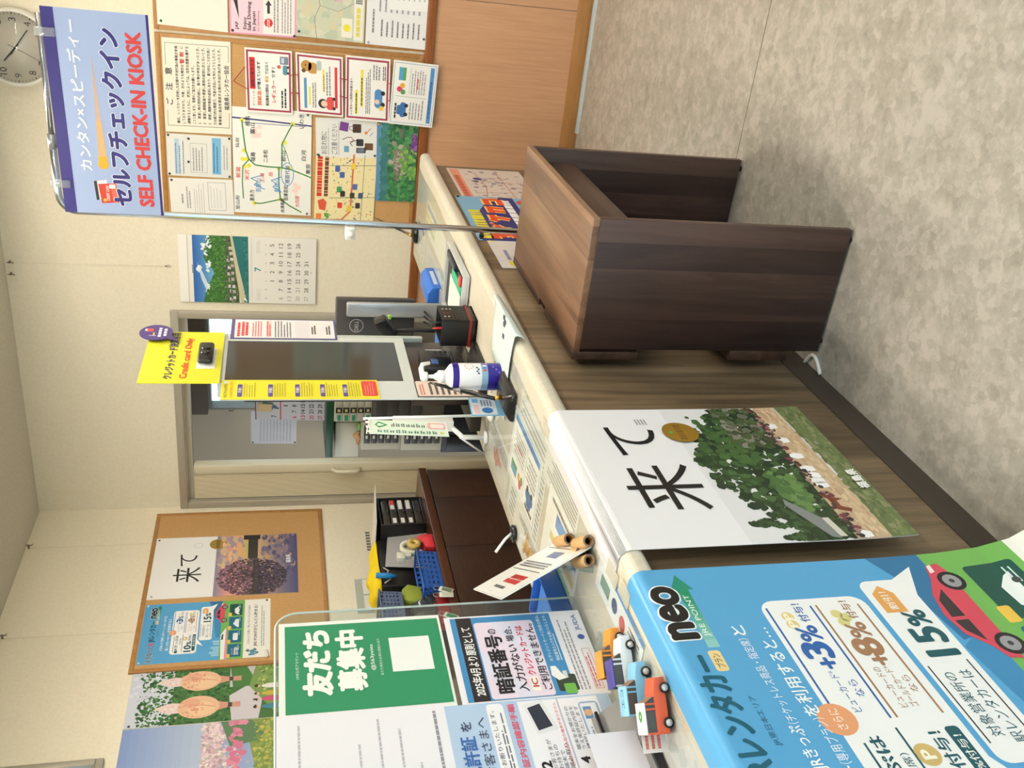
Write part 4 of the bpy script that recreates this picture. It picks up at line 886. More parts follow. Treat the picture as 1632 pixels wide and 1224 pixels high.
s.sv = 0.925; neo_poster(s); s.pin(2, 2, (230, 230, 230)).pin(97, 2, (230, 230, 230)).pin(97, 97, (50, 50, 60)); o = s.finish('blue rental car points poster pinned on the left wall cork board', 'poster')
b = MB()   # curled corner
p = s.P(3, 98); b.tube([p + Vector((0.006, -.02, 0)), p + Vector((0.006, .02, 0.006))], 0.008, mat((236, 232, 224), .5), 10); b.build('curled_corner', o)

# two scenery posters left of the board
s = squareA('scenery_poster', 3.088, 3.412, 1.42, 2.130, (70, 110, 60), x=-3.2985)
s.rect(0, 0, 100, 26, (206, 210, 226), 1); s.dabs(lambda: (random.uniform(1, 99), random.uniform(6, 62)), 900, 2.5, [(44, 92, 44), (60, 116, 54), (34, 74, 40), (82, 136, 70), (52, 100, 60)], 1.5); s.dabs(lambda: (random.uniform(40, 99), random.uniform(1, 18)), 40, 3.6, [(220, 222, 234), (206, 210, 228)], 2.5)
s.rect(60, 60, 100, 78, (196, 190, 200), 2.6); s.poly([(0, 78), (0, 62), (44, 60), (60, 70), (60, 82)], (206, 200, 208), 2.62); s.poly([(60, 62), (100, 60), (100, 70), (60, 78)][::-1], (70, 120, 60), 2.7)
for (u, sc_) in ((28, 1.0), (76, .92)):
    s.poly([(u - 9 * sc_, 52), (u + 9 * sc_, 52), (u + 4 * sc_, 60), (u + 5 * sc_, 67), (u - 5 * sc_, 67), (u - 4 * sc_, 60)], (206, 150, 130), 2.9); s.rect(u - 4 * sc_, 59.5, u + 4 * sc_, 62, (74, 62, 58), 3)
    s.poly([(u - 8 * sc_, 32), (u - 9 * sc_, 26), (u - 6 * sc_, 21), (u - 2 * sc_, 19), (u, 15.5), (u + 4 * sc_, 18), (u + 8 * sc_, 22), (u + 10 * sc_, 27), (u + 8 * sc_, 32)], (228, 206, 206), 3.0)
    s.disc(u, 42, 20 * sc_, (226, 184, 152), 3.1, 28, ry=12.5); s.disc(u - 3, 44, 13 * sc_, (232, 196, 160), 3.25, 24, ry=8); s.disc(u + 8 * sc_, 38, 8 * sc_, (222, 166, 140), 3.3, 20, ry=5)
    s.line([(u + 2, 30), (u + 4 * sc_, 36), (u + 3 * sc_, 44), (u - 1, 52)], 1.2, (206, 130, 112), 3.5)
    s.dabs(lambda: (random.gauss(u + 1, 4), random.gauss(26, 2.4)), 26, 2.4, [(236, 218, 216), (216, 188, 194), (226, 200, 202)], 3.3); s.dabs(lambda: (random.gauss(u, 8), random.gauss(38, 4)), 30, 2.2, [(214, 150, 128), (222, 170, 140)], 3.6)
s.poly([(8, 88), (60, 72), (100, 76), (100, 88), (40, 100), (0, 100)][::-1], (120, 150, 84), 3.4); s.dabs(lambda: (random.uniform(50, 99), random.uniform(78, 96)), 120, 2.6, [(112, 146, 74), (150, 170, 90), (90, 124, 66), (190, 190, 120)], 3.6)
for i, (u, c1, c2) in enumerate(((20, (70, 130, 150), (200, 210, 220)), (34, (200, 80, 120), (120, 60, 60)), (44, (190, 170, 70), (60, 60, 60)), (58, (232, 228, 222), (150, 60, 60)))):
    s.poly([(u - 4, 96), (u - 4.5, 84), (u - 2, 80), (u + 2, 80), (u + 4.5, 84), (u + 4, 96)], c1, 4.6); s.disc(u, 77.6, 2.4, (222, 180, 150), 4.7, 12); s.rect(u - 3, 90, u + 3, 97, c2, 4.75); s.dabs(lambda: (u + random.gauss(0, 1.2), random.gauss(76, .5)), 6, 1.6, [(60, 44, 36)], 4.8)
s.pin(3, 3, (60, 80, 70)); s.finish('scenery poster with two peach shaped sculptures before green trees, left wall', 'poster')
s = squareA('scenery_poster', 2.62, 3.084, 1.42, 2.130, (150, 170, 208), x=-3.2985)
for i in range(10): s.rect(0, i * 5, 100, i * 5 + 5.3, (132 + i * 5, 154 + i * 4, 204 + i), 1 + .01 * i)
s.dabs(lambda: (random.uniform(1, 99), 46 + abs(random.gauss(0, 9))), 900, 2.4, [(216, 190, 200), (226, 206, 210), (204, 168, 184), (190, 180, 176), (176, 150, 160), (232, 216, 214)], 1.5); s.dabs(lambda: (min(98, 40 + random.expovariate(.03)), 70 - random.random() * 8), 60, 3.6, [(206, 120, 150), (216, 140, 164)], 2.5)
s.poly([(0, 100), (0, 82), (100, 70), (100, 100)], (130, 148, 78), 2.4); s.dabs(lambda: (random.uniform(1, 99), random.uniform(76, 99)), 420, 2.0, [(140, 160, 84), (176, 170, 84), (116, 140, 70), (160, 176, 100), (196, 184, 96)], 2.6); s.poly([(70, 62), (100, 56), (100, 74), (76, 84)], (90, 124, 90), 2.55)
s.finish('scenery poster of pink cherry blossom under a blue sky, left wall beside the high window', 'poster')
# ================================================================ posters over the counter front
def drape(y0, y1, path):
    """sheet hanging over the counter edge: path = [(arc fraction 0..100, x, z)]; u runs from y0 to y1"""
    from bisect import bisect_right
    def fn(u, v, l):
        v_ = max(0, min(100, v)); k = 0
        while k < len(path) - 2 and path[k + 1][0] < v_: k += 1
        a, b = path[k], path[k + 1]; t = (v_ - a[0]) / (b[0] - a[0])
        x = a[1] + (b[1] - a[1]) * t; z = a[2] + (b[2] - a[2]) * t
        dx, dz = b[1] - a[1], b[2] - a[2]; n = math.hypot(dx, dz) or 1
        tx, tz = dx / n, dz / n          # outward normal of a path running down the front: (-tz, tx)
        if t > .5 and k < len(path) - 2: c = path[k + 2]; e = (c[1] - b[1], c[2] - b[2]); w = t - .5
        elif t <= .5 and k > 0: c = path[k - 1]; e = (a[1] - c[1], a[2] - c[2]); w = .5 - t
        else: e = (dx, dz); w = 0
        n2 = math.hypot(*e) or 1; tx = tx * (1 - w) + e[0] / n2 * w; tz = tz * (1 - w) + e[1] / n2 * w
        n = math.hypot(tx, tz) or 1
        return Vector((x - tz / n * l, y0 + (y1 - y0) * u / 100, z + tx / n * l))
    return fn
def arcpath(pts):
    L = [0]
    for a, b in zip(pts[:-1], pts[1:]): L.append(L[-1] + math.hypot(b[0] - a[0], b[1] - a[1]))
    return [(100 * l / L[-1], p[0], p[1]) for l, p in zip(L, pts)], L[-1]
RR = 0.0245
nose = [(NX - 0.022 + RR * math.sin(math.radians(a)), CT - 0.022 + RR * math.cos(math.radians(a))) for a in range(0, 91, 6)]
pts = [(-1.135, CT + 0.0025), (-1.105, CT + 0.0025)] + nose + [(-1.0525, .74), (-1.0524, .62), (-1.0523, .50), (-1.0520, .40), (-1.0512, .33), (-1.0490, .27), (-1.0470, .235)]
pth, LL = arcpath(pts)
W5 = 0.53
s = Sheet('travel_poster', None, None, None, (232, 231, 238), fn=drape(1.318, 1.318 + W5, pth), vcuts=[p[0] for p in pth], W=W5, H=LL, rough=0.4)
def vz(z):      # height on the front -> v
    for a, b in zip(pth[:-1], pth[1:]):
        if b[0] > 5 and a[2] >= z >= b[2]: return a[0] + (b[0] - a[0]) * (a[2] - z) / (a[2] - b[2])
    return 100
def uy(y): return (y - 1.318) / W5 * 100
Z = vz
PT = Z(.605)
s.rect(0, PT, 100, 100, (222, 222, 228), .8)
tree = [(30, 48, 28), (40, 62, 36), (50, 76, 42), (34, 54, 38), (60, 88, 50)]
tops = [(0, .47), (18, .49), (22, .545), (29, .570), (38, .575), (48, .600), (60, .597), (72, .560), (84, .52), (92, .49), (100, .47)]
def top_at(u):
    for p, q in zip(tops[:-1], tops[1:]):
        if q[0] >= u: return p[1] + (q[1] - p[1]) * (u - p[0]) / (q[0] - p[0])
    return .47
def canopy():
    u = random.uniform(1, 99)
    return (u, random.uniform(Z(top_at(u) + .008 * math.sin(u * .7) + .006 * math.sin(u * 1.9)), Z(.365)))
s.dabs(canopy, 1100, 2.4, tree, 1.2)
for (uc, zt_, zb, w) in ((12, .580, .44, 7), (3, .525, .42, 6), (17, .52, .42, 5), (93, .50, .42, 6)):
    s.dabs(lambda: (lambda t: (min(99, max(1, uc + random.uniform(-1, 1) * w * t)), Z(zt_ + (zb - zt_) * t)))(random.random()), 110, 1.7, tree, 2.2)
s.dabs(lambda: (random.gauss(62, 14), random.uniform(Z(.56), Z(.44))), 90, 2.4, [(62, 92, 52), (70, 100, 56)], 2.9)
s.dabs(lambda: (random.gauss(33, 6), random.uniform(Z(.455), Z(.40))), 110, 2.4, [(84, 116, 66), (72, 104, 58), (98, 130, 76)], 3.2)
s.dabs(lambda: (random.uniform(66, 99), random.uniform(Z(.47), Z(.38))), 110, 2.4, [(72, 90, 56), (98, 102, 88), (126, 122, 116), (66, 76, 50)], 3.3)
s.poly([(23, Z(.474)), (27, Z(.468)), (14, Z(.415)), (1, Z(.405)), (2, Z(.425))], (126, 130, 132), 4.3); s.poly([(2, Z(.424)), (14, Z(.437)), (14, Z(.40)), (2, Z(.39))], (206, 200, 190), 4.25)
s.poly([(0, Z(.372)), (40, Z(.372)), (100, Z(.355)), (100, Z(.30)), (50, Z(.295)), (0, Z(.29))], (194, 168, 138), 3.0)
s.dabs(lambda: (random.uniform(1, 99), random.uniform(Z(.355), Z(.30))), 260, 2.6, [(202, 178, 148), (188, 162, 130), (210, 188, 158), (180, 152, 122)], 3.1, sq=.35)
s.poly([(0, 100), (0, Z(.295)), (50, Z(.288)), (100, Z(.298)), (100, 100)], (98, 112, 74), 3.2); s.dabs(lambda: (random.uniform(1, 99), random.uniform(Z(.292), Z(.238))), 300, 2.2, [(98, 112, 70), (112, 124, 80), (84, 98, 62), (134, 134, 100)], 3.3, sq=.5)
for (u, h) in ((83, .03), (71, .032), (58, .033), (48, .034), (43, .03), (39, .034), (36, .03), (2.6, .03)):
    zb = .333
    s.poly([(u - 1.6, Z(zb)), (u - 2.3, Z(zb + h * .6)), (u - .8, Z(zb + h)), (u + 1.4, Z(zb + h * .95)), (u + 2.6, Z(zb + h * .5)), (u + 1.6, Z(zb))], (240, 238, 242), 4.6); s.disc(u, Z(zb + h + .004), .8, (74, 58, 50), 4.7, 10)
s.poly([(17, Z(.335)), (19, Z(.362)), (26, Z(.365)), (29, Z(.378)), (30.6, Z(.368)), (27, Z(.352)), (26, Z(.33)), (24.6, Z(.348)), (21, Z(.348)), (19, Z(.328))], (116, 62, 44), 4.65)
s.dabs(lambda: (random.uniform(2, 99), Z(random.gauss(.364, .006))), 130, 1.3, [(96, 56, 52), (66, 56, 52), (156, 126, 116), (44, 44, 44), (120, 60, 80)], 4.2)
v0 = vz(.79); v1 = vz(.55)
s.text('来', uy(1.435), vz(.795), uy(1.605), vz(.625), (24, 22, 24), .008, fit=True); s.text('て', uy(1.645), vz(.772), uy(1.765), vz(.655), (24, 22, 24), .014, fit=True)
s.lines(uy(1.775), vz(.685), uy(1.80), vz(.655), 4, (150, 148, 156), .5, 2, 0, 1.2); medal(s, uy(1.735), vz(.592), 8.2, 8)
s.text('福島県', 31, vz(.270), 45, vz(.246), (244, 244, 246), .04, 15, fit=True)
o = s.finish('white travel poster with brush characters, trees and a gold medal draped over the counter edge', 'poster')
tape = glass_mat('clear_tape', (246, 244, 236), .3, .2)
for (a, c) in (((-1.135, 1.33), (-1.10, 1.30)), ((-1.12, 1.82), (-1.09, 1.86))):
    MB().box((a[0], min(a[1], c[1]), CT + 0.0036), (c[0], max(a[1], c[1]) + .03, CT + 0.0042), tape).build('tape', o)

pts = [(-1.105, CT + 0.0028)] + nose + [(-1.0525, .74), (-1.0523, .62), (-1.0520, .50), (-1.0512, .40), (-1.0495, .32), (-1.046, .24), (-1.037, .15), (-1.018, .08), (-0.98, .025), (-0.925, .010)]
pth2, L2 = arcpath(pts)
W6 = 0.72; YR = 1.257
s = Sheet('rental_car_poster', None, None, None, (238, 236, 232), fn=drape(YR - W6, YR, pth2), vcuts=[p[0] for p in pth2], W=W6, H=L2, rough=0.33)
neo_poster(s); o = s.finish('large glossy blue rental car points poster draped over the near counter edge', 'poster')
MB().box((-1.125, 1.235, CT + 0.0036), (-1.09, 1.29, CT + 0.0042), tape).build('tape', o)

# ---------------------------------------------------------------- posters on the counter front behind the desk
XF = -1.0990
def frontsheet(name, y0, y1, z0, z1, rgb, x=XF, **k): return Sheet(name, (x, y0, z1), (x, y1, z1), (x, y0, z0), rgb, **k)
s = frontsheet('town_map_poster', 3.60, 4.125, 0.43, 0.765, (216, 204, 200))
s.rect(3, 3, 97, 15, (222, 150, 126)); s.lines(10, 5, 90, 13, 1, (190, 90, 76), .8, 2); s.dabs(lambda: (random.uniform(4, 96), random.uniform(20, 95)), 120, 2.4, [(200, 186, 182), (186, 168, 164), (206, 176, 170), (150, 140, 160), (216, 200, 190)], 1)
for p in ([(10, 30), (50, 40), (90, 34)], [(30, 20), (36, 95)], [(66, 18), (60, 95)], [(5, 70), (95, 64)]): s.line(p, 1, (196, 150, 144), 2 + .1 * random.random())
s.disc(70, 34, 4, (80, 84, 140), 2.4, 10); s.disc(62, 30, 2.5, (80, 84, 140), 2.4, 10)
s.finish('pale pink town map poster on the counter front nearest the wood panelled wall', 'poster')
s = frontsheet('rental_offer_poster', 3.165, 3.70, 0.09, 0.795, (126, 176, 214), x=XF + 0.0012)
s.poly([(0, 22), (0, 2), (56, 6), (100, 26), (100, 34), (60, 34), (0, 30)], (44, 46, 120), 1); s.dabs(lambda: (random.uniform(4, 98), random.uniform(40, 97)), 40, 5, [(146, 190, 222), (160, 200, 226)], .6)
s.lines(4, 3, 66, 10, 1, (226, 214, 60), .95, 2, 0, 8)
s.poly([(6, 10), (60, 8), (98, 20), (98, 27), (50, 24), (6, 22)], (44, 46, 120), 1.2)
for i, st in enumerate((((0, 0, 16, 0), (3, 4, 13, 4), (8, 0, 8, 10), (8, 10, 3, 11)), ((2, 0, 2, 10), (2, 5, 9, 2), (11, 0, 12, 2)), ((4, 0, 0, 4), (3, 2, 14, 2), (9, 2, 4, 11)), ((0, 2, 15, 2), (12, 2, 10, 10), (5, 0, 3, 10)), ((0, 1, 14, 1), (0, 9, 14, 9), (13, 1, 13, 9)))):
    for w, c, l_ in ((7.5, (246, 206, 110), 2), (4.6, (224, 74, 40), 2.5)):
        for k, (x0, y0, x1, y1) in enumerate(st): s.line([(4 + i * 19 + x0, 10.5 + i * 1.3 + y0), (4 + i * 19 + x1, 10.5 + i * 1.3 + y1)], w, c, l_ + k * .05)
s.lines(30, 26, 92, 31, 1, (240, 240, 248), .9, 2.3, 0, 7); s.lines(36, 36, 94, 42, 2, (70, 80, 140), .5, 2); s.disc(88, 40, 7, (206, 70, 70), 1.5, 16); s.disc(88, 40, 3.4, (60, 50, 60), 1.7, 12); s.disc(84, 50, 6, (50, 54, 90), 1.5, 14); s.lines(8, 62, 90, 94, 6, (236, 238, 244), .4, 2)
s.pin(3, 1.5, (30, 30, 34)).pin(97, 1.5, (30, 30, 34)); s.finish('blue rental offer poster with red block lettering on the counter front behind the chrome pole', 'poster')
s = frontsheet('price_sheet', 2.895, 3.20, 0.3, 0.765, (226, 220, 222), x=XF + 0.0005)
s.disc(14, 13, 9, (232, 220, 60), 1, 16); s.disc(90, 4, 5, (232, 220, 60), 1, 12); s.lines(26, 8, 60, 12, 1, (150, 150, 190), .7); s.lines(10, 26, 90, 90, 7, GREY, .4)
s.finish('white sheet with yellow spots on the counter front left of the chrome pole', 'poster')
for (p, lab) in (((767, 379), 'small black bumper knob on the counter front beside the chrome pole'),):
    q = PX(0, -1.10, *p); o = MB().lathe([(0, 0), (.009, 0), (.009, .012), (.006, .018), (0, .018)], (q.x, q.y, q.z), mat((26, 26, 28), .4), 14, axis=0).build('bumper_knob'); tag(o, lab, 'knob')

# ================================================================ flat papers and mat on the counter
def flat(name, a, b, c, rgb, z=CT + .0006, **k):
    return Sheet(name, PX(2, z, *a), PX(2, z, *b), PX(2, z, *c), rgb, thick=.0004, **k)
def flatxy(name, x0, x1, y0, y1, rgb, z=CT + .0006, **k):      # read from the customer side: left = small y, bottom = large x
    return Sheet(name, (x0, y0, z), (x0, y1, z), (x1, y0, z), rgb, thick=.0004, **k)
s = flatxy('guide_sheet', -1.405, -1.195, 1.838, 2.135, (246, 246, 244), z=CT + .0016); guide(s)
s.finish('white guide sheet with a blue band under the clear mat near the mini flag', 'paper')
s = flatxy('price_table_sheet', -1.50, -1.13, 1.80, 2.10, (226, 228, 224)); s.lines(3, 4, 97, 96, 22, (150, 150, 148), .4, .5, .1, 3); s.rect(20, 30, 34, 44, (190, 160, 110), 1.0)
s.finish('grey printed table sheet under the guide sheet near the middle of the counter', 'paper')
s = flatxy('striped_leaflet', -1.40, -1.20, 1.50, 1.765, (244, 244, 240), z=CT + .0013); s.rect(6, 66, 70, 84, (104, 150, 206)); s.rect(6, 42, 80, 52, (226, 204, 130)); s.rect(10, 24, 76, 34, (160, 196, 150)); s.lines(10, 88, 90, 96, 1, GREY, .6); s.lines(10, 8, 90, 20, 2, GREY, .4)
s.finish('white leaflet with blue, yellow and green bars beside the cardboard tubes', 'paper')
s = flatxy('price_table_sheet', -1.22, -1.115, 1.55, 1.83, (228, 229, 226), z=CT + .0009); s.lines(5, 5, 95, 95, 9, (140, 140, 140), .4, .5, .3, 3); s.finish('narrow grey printed sheet on the counter along the edge of the white draped poster', 'paper')
s = flatxy('picture_leaflet', -1.52, -1.41, 1.70, 2.02, (226, 226, 222), z=CT + .0009); s.dabs(lambda: (random.gauss(50, 9), random.gauss(50, 14)), 40, 4, [(196, 150, 80), (210, 170, 100), (176, 130, 70)], 1); s.rect(30, 10, 40, 34, (100, 160, 200)); s.lines(10, 70, 90, 92, 3, GREY, .4); s.finish('leaflet with an orange picture on the staff side of the counter', 'paper')
s = flatxy('pink_leaflet', -1.29, -1.15, 2.14, 2.30, (216, 212, 204), z=CT + .0009); s.rect(20, 50, 66, 84, (224, 132, 140)); s.lines(24, 56, 60, 76, 2, (200, 90, 100), .4, 2); s.finish('leaflet with a pink panel beside the black pen stand base', 'paper')
s = flatxy('red_print_leaflet', -1.50, -1.36, 2.12, 2.40, (222, 220, 216), z=CT + .0009); s.dabs(lambda: (random.gauss(50, 8), random.gauss(40, 8)), 20, 5, [(206, 120, 110), (190, 140, 120)], 1); s.lines(8, 60, 90, 92, 4, GREY, .4); s.finish('pale leaflet with a small red print on the counter below the mini flag', 'paper')
s = flatxy('guide_sheet', -1.47, -1.31, 3.86, 4.09, (232, 236, 234), z=CT + .0009); s.rect(18, 76, 92, 92, (96, 146, 200)); s.dabs(lambda: (random.uniform(10, 90), random.uniform(10, 66)), 26, 4, [(150, 170, 190), (190, 200, 200), (120, 140, 150)], 1); s.finish('small sheet with a blue band on the far end of the counter', 'paper')
s = flatxy('striped_leaflet', -1.30, -1.17, 3.36, 3.88, (244, 244, 232), z=CT + .0012); s.rect(44, 74, 96, 92, (150, 172, 214)); s.rect(48, 48, 96, 64, (232, 226, 160)); s.rect(50, 20, 96, 36, (186, 208, 170)); s.finish('long pale leaflet with blue, yellow and green bars at the far end of the counter', 'paper')
s = flatxy('area_map_sheet', -1.51, -1.33, 3.25, 3.80, (218, 222, 222), z=CT + .0009); s.lines(4, 6, 96, 90, 12, (184, 190, 192), .5, .5); s.rect(0, 94, 30, 100, (150, 200, 160), 1); s.finish('pale grey printed map sheet beside the blue box on the counter', 'paper')
s = flatxy('name_leaflet', -1.20, -1.125, 1.145, 1.405, (228, 234, 240), z=CT + .0012); s.rect(0, 84, 100, 100, (88, 140, 196)); s.disc(40, 40, 6, (200, 90, 80), 1, 12); s.disc(58, 44, 6, (60, 70, 120), 1, 12); s.rect(70, 24, 90, 60, (110, 140, 130)); s.lines(6, 50, 34, 76, 2, GREY, .4); s.finish('small leaflet with a blue edge on the counter behind the toy cars', 'paper')
s = flatxy('patterned_leaflet', -1.30, -1.13, 0.86, 1.13, (206, 208, 208), z=CT + .0005); s.dabs(lambda: (random.uniform(5, 95), random.uniform(5, 95)), 60, 5, [(190, 196, 200), (216, 214, 210), (180, 186, 186)], 1); s.finish('pale patterned leaflet under the toy cars', 'paper')
mat_glass = glass_mat('clear_desk_mat', (250, 251, 250), .015, .1)
for (y0, y1, lab) in ((0.80, 2.42, 'clear plastic desk mat over the papers on the near half of the counter'), (2.98, 4.16, 'clear plastic desk mat over the papers at the far end of the counter')):
    b = MB(); 
    ed = [(-1.112 + .006 * math.sin(y * 9), y) for y in [y0 + (y1 - y0) * k / 24 for k in range(25)]]
    outl = ed + [(-1.525, y1), (-1.525, y0)]
    b.prism(outl, 2, CT + .0022, CT + .0030, mat_glass); o = b.build('desk_mat'); tag(o, lab, 'desk mat')
# pale blue note hanging over the edge
p0, p1 = 2.235, 2.455
def notefn(i, j):
    y = p0 + (p1 - p0) * i
    if j < .45: x = -1.20 + (.145 * j / .45) - .035 * (1 - j / .45) * (1 - i) * .5; z = CT + .0045 + .004 * math.sin(j * 6)
    else: t = (j - .45) / .55; x = -1.055 + .022 * math.sin(t * 2.4) + .010 * i; z = CT + .0045 + .012 * math.sin(t * 3.1) - (.028 * t) * (1 - i * .6)
    return (x, y - .06 * j * (.4 - i) , z)
b = MB(); b.grid(notefn, 12, 16, mat((206, 222, 222), .6)); o = b.build('paper_note'); tag(o, 'pale blue paper note curling over the counter edge beside the pump bottle', 'paper')
sm = o.modifiers.new('thickness', 'SOLIDIFY'); sm.thickness = .0008
b = MB()
for k in range(4):
    q = Vector(notefn(.42 + .05 * (k % 2), .36 + k * .09)); b.box((q.x - .006, q.y - .008, q.z + .0006), (q.x + .006, q.y + .008, q.z + .0022), mat((70, 74, 90), .6))
b.build('print', o)
# ================================================================ self check-in kiosk
KX = -1.35
kw = mat((206, 212, 210), .45); kblack = mat((30, 26, 26), .35); kbrown = mat((52, 42, 40), .22)
kk = thing('check_in_kiosk', 'tall self check-in kiosk with a dark screen and yellow credit card sign on the counter', 'kiosk', (-1.39, 2.70, CT))
GY0, GY1, GZ0, GZ1 = 2.558, 2.834, 1.120, 1.648
b = MB()
b.box((KX - .05, 2.545, 1.088), (KX - .004, 2.868, 1.668), kw, .004)
b.build('screen_housing', kk)
b = MB()
for (y0, y1, z0, z1) in ((2.545, GY0, 1.088, 1.668), (GY1, 2.868, 1.088, 1.668), (GY0, GY1, 1.088, GZ0), (GY0, GY1, GZ1, 1.668)):
    b.box((KX - .0039, y0 + .0002, z0), (KX, y1 - .0002, z1), kw)
b.build('bezel', kk)
sm_ = bpy.data.materials.new('dark_screen'); sm_.use_nodes = True
pb = sm_.node_tree.nodes['Principled BSDF']; pb.inputs['Base Color'].default_value = L3((46, 52, 54)); pb.inputs['Roughness'].default_value = .09; pb.inputs['Specular IOR Level'].default_value = .6
MB().box((KX - .0035, GY0, GZ0), (KX - .0015, GY1, GZ1), sm_).build('screen', kk)
b = MB(); b.box((KX - .09, 2.56, CT + .001), (KX - .012, 2.866, 1.087), kbrown, .006); b.build('lower_panel', kk)
b = MB(); b.box((-1.50, 2.50, CT), (KX - .055, 2.84, CT + .035), kblack, .004); b.prism([(KX - .055, CT), (-1.272, CT), (-1.272, CT + .016), (KX - .055, CT + .034)], 1, 2.47, 2.688, kblack, .003); b.build('base_tray', kk)
MB().box((-1.46, 2.62, CT + .03), (KX - .05, 2.79, 1.60), kblack, .01).build('rear_column', kk)
def kp(px, py, dx=0): q = PX(0, KX + dx, px, py); return q
b = MB(); a_ = kp(682, 563); c_ = kp(710, 556); b.box((KX - .011, 2.742, .965), (KX - .009, 2.80, 1.020), mat((206, 204, 210), .5)); b.build('label', kk)
b = MB(); b.box((KX - .011, 2.615, .950), (KX + .018, 2.745, 1.052), mat((26, 26, 30), .3), .006); ct_ = b.build('card_reader', kk)
b = MB(); b.box((KX + .018, 2.64, 1.000), (KX + .0195, 2.672, 1.022), mat((70, 100, 160), .3)); b.build('display', ct_)
b = MB()
for r_ in range(3):
    for c__ in range(3): b.box((KX + .018, 2.69 + c__ * .016, .962 + r_ * .016), (KX + .0205, 2.70 + c__ * .016, .972 + r_ * .016), mat((58, 58, 64), .5))
b.build('keypad', ct_)
b = MB(); b.box((KX - .012, 2.64, .905), (KX - .006, 2.80, .935), mat((14, 14, 16), .3)); b.build('slot', kk)
# left side board: grey-white with the yellow steps strip and the pink card
sb = Sheet('side_board', (KX + .001, 2.442, 1.655), (KX + .001, 2.556, 1.655), (KX + .001, 2.442, CT + .002), (206, 212, 214), thick=.003)
sb.finish(parent=kk)
YL = (232, 220, 52)
ys = Sheet('steps_strip', (KX + .003, 2.441, 1.654), (KX + .003, 2.559, 1.654), (KX + .003, 2.441, 1.202), YL, thick=.001, rough=.4)
ys.text('セルフチェックイン', 8, 1.6, 78, 3.8, INK, .02, fit=True); ys.rect(80, 1.4, 94, 3.8, (236, 236, 232)); ys.text('ご利用手順のご案内', 8, 5.4, 90, 7.2, (220, 110, 60), .01, fit=True)
for i, v in enumerate((10, 29, 46, 62, 76.5)):
    ys.rrect(12, v, 76, v + 3.0, (84, 70, 140), 3, 1.4); ys.text('手順' + '12345'[i], 20, v + .4, 68, v + 2.7, (244, 240, 250), .02); ys.lines(12, v + 4, 88, v + 12, 5, (150, 140, 50), .3, 2)
ys.rrect(14, 89, 94, 99, (214, 70, 66), 6, 1.4); ys.lines(20, 91, 88, 97.5, 4, (240, 160, 130), .3, 2); ys.finish(parent=kk)
pc = Sheet('notice_card', (KX + .0035, 2.452, 1.090), (KX + .0035, 2.552, 1.090), (KX + .0035, 2.452, .885), (70, 60, 72), thick=.001)
pc.rrect(2, 1.5, 98, 98.5, (228, 210, 200), 6, 1.2); pc.lines(10, 6, 90, 14, 2, (210, 120, 110), .5, 2.2); pc.lines(12, 20, 92, 90, 8, (90, 84, 90), .45, 2.2); pc.finish(parent=kk)
# right side poster, purple frame
rp = Sheet('side_poster', (KX + .002, 2.846, 1.643), (KX + .002, 3.0, 1.643), (KX + .002, 2.846, 1.305), (84, 80, 130), thick=.002, rough=.4)
rp.rect(4, 3.5, 96, 98, (232, 230, 234), 1); RD2 = (206, 60, 70)
for i, v in enumerate((6, 10, 13.5)): rp.lines(10 + i * 3, v, 92, v + 3, 1, RD2, .85, 2, .15, 7)
rp.lines(10, 20, 92, 30, 4, (220, 110, 110), .45, 2); rp.rect(8, 33, 92, 38, (240, 214, 214), 1.5); rp.lines(12, 33.5, 90, 38, 2, RD2, .6, 2); rp.lines(8, 41, 92, 58, 6, (110, 108, 118), .4, 2); rp.rect(6, 60, 94, 74, (222, 218, 228), 1.5); rp.lines(24, 76, 70, 81, 2, (70, 68, 74), .6, 2); rp.lines(24, 90, 70, 95, 2, (70, 68, 74), .6, 2)
rp.finish(parent=kk)
MB().box((KX - .03, 2.868, 1.02), (KX + .001, 2.886, 1.66), mat((196, 202, 200), .5), .003).build('side_rail', kk)
# yellow header
hd = Sheet('header_sign', (KX + .012, 2.522, 1.885), (KX + .004, 2.886, 1.885), (KX - .0 + .012, 2.522, 1.660), (216, 214, 50), thick=.002, rough=.45)
hd.text('クレジットカード決済専用', 7, 29, 97, 41, (58, 48, 96), .045, fit=True); hd.text('Credit card Only', 8, 49.5, 86, 61, (224, 70, 50), .03, fit=True)
hd.rect(26, 68, 66, 92, (240, 240, 236), 1); ho = hd.finish(parent=kk)
b = MB(); b.box((KX + .013, 2.640, 1.685), (KX + .03, 2.765, 1.730), mat((24, 24, 26), .35), .012)
for yy in (2.685, 2.715): b.cyl((KX + .028, yy, 1.707), (KX + .033, yy, 1.707), .013, mat((12, 12, 14), .15), 16)
b.build('webcam', kk)
q = PX(0, KX + .02, 249, 528)
b = MB(); n = 32; outl = [(q.y + .056 * math.cos(2 * PI * k / n), q.z + .05 * math.sin(2 * PI * k / n)) for k in range(n)]
b.prism(outl, 0, KX + .0145, KX + .0165, mat((66, 50, 116), .4)); b.prism([(q.y - .04, q.z - .032), (q.y - .016, q.z - .045), (q.y - .058, q.z - .066)], 0, KX + .0145, KX + .0163, mat((66, 50, 116), .4)); bo = b.build('speech_bubble', kk)
b = MB(); X_ = KX + .0170
def bp(u, v): return (X_, q.y - .056 + .112 * u, q.z + .05 - .1 * v)
for (u0, v0, u1, v1, c) in ((.54, .22, .74, .40, (214, 80, 70)), (.58, .16, .72, .22, (226, 226, 226)), (.30, .42, .48, .46, (226, 200, 90)), (.26, .30, .30, .52, (190, 180, 210))): b.quad([bp(u0, v0), bp(u1, v0), bp(u1, v1), bp(u0, v1)], mat(c, .5))
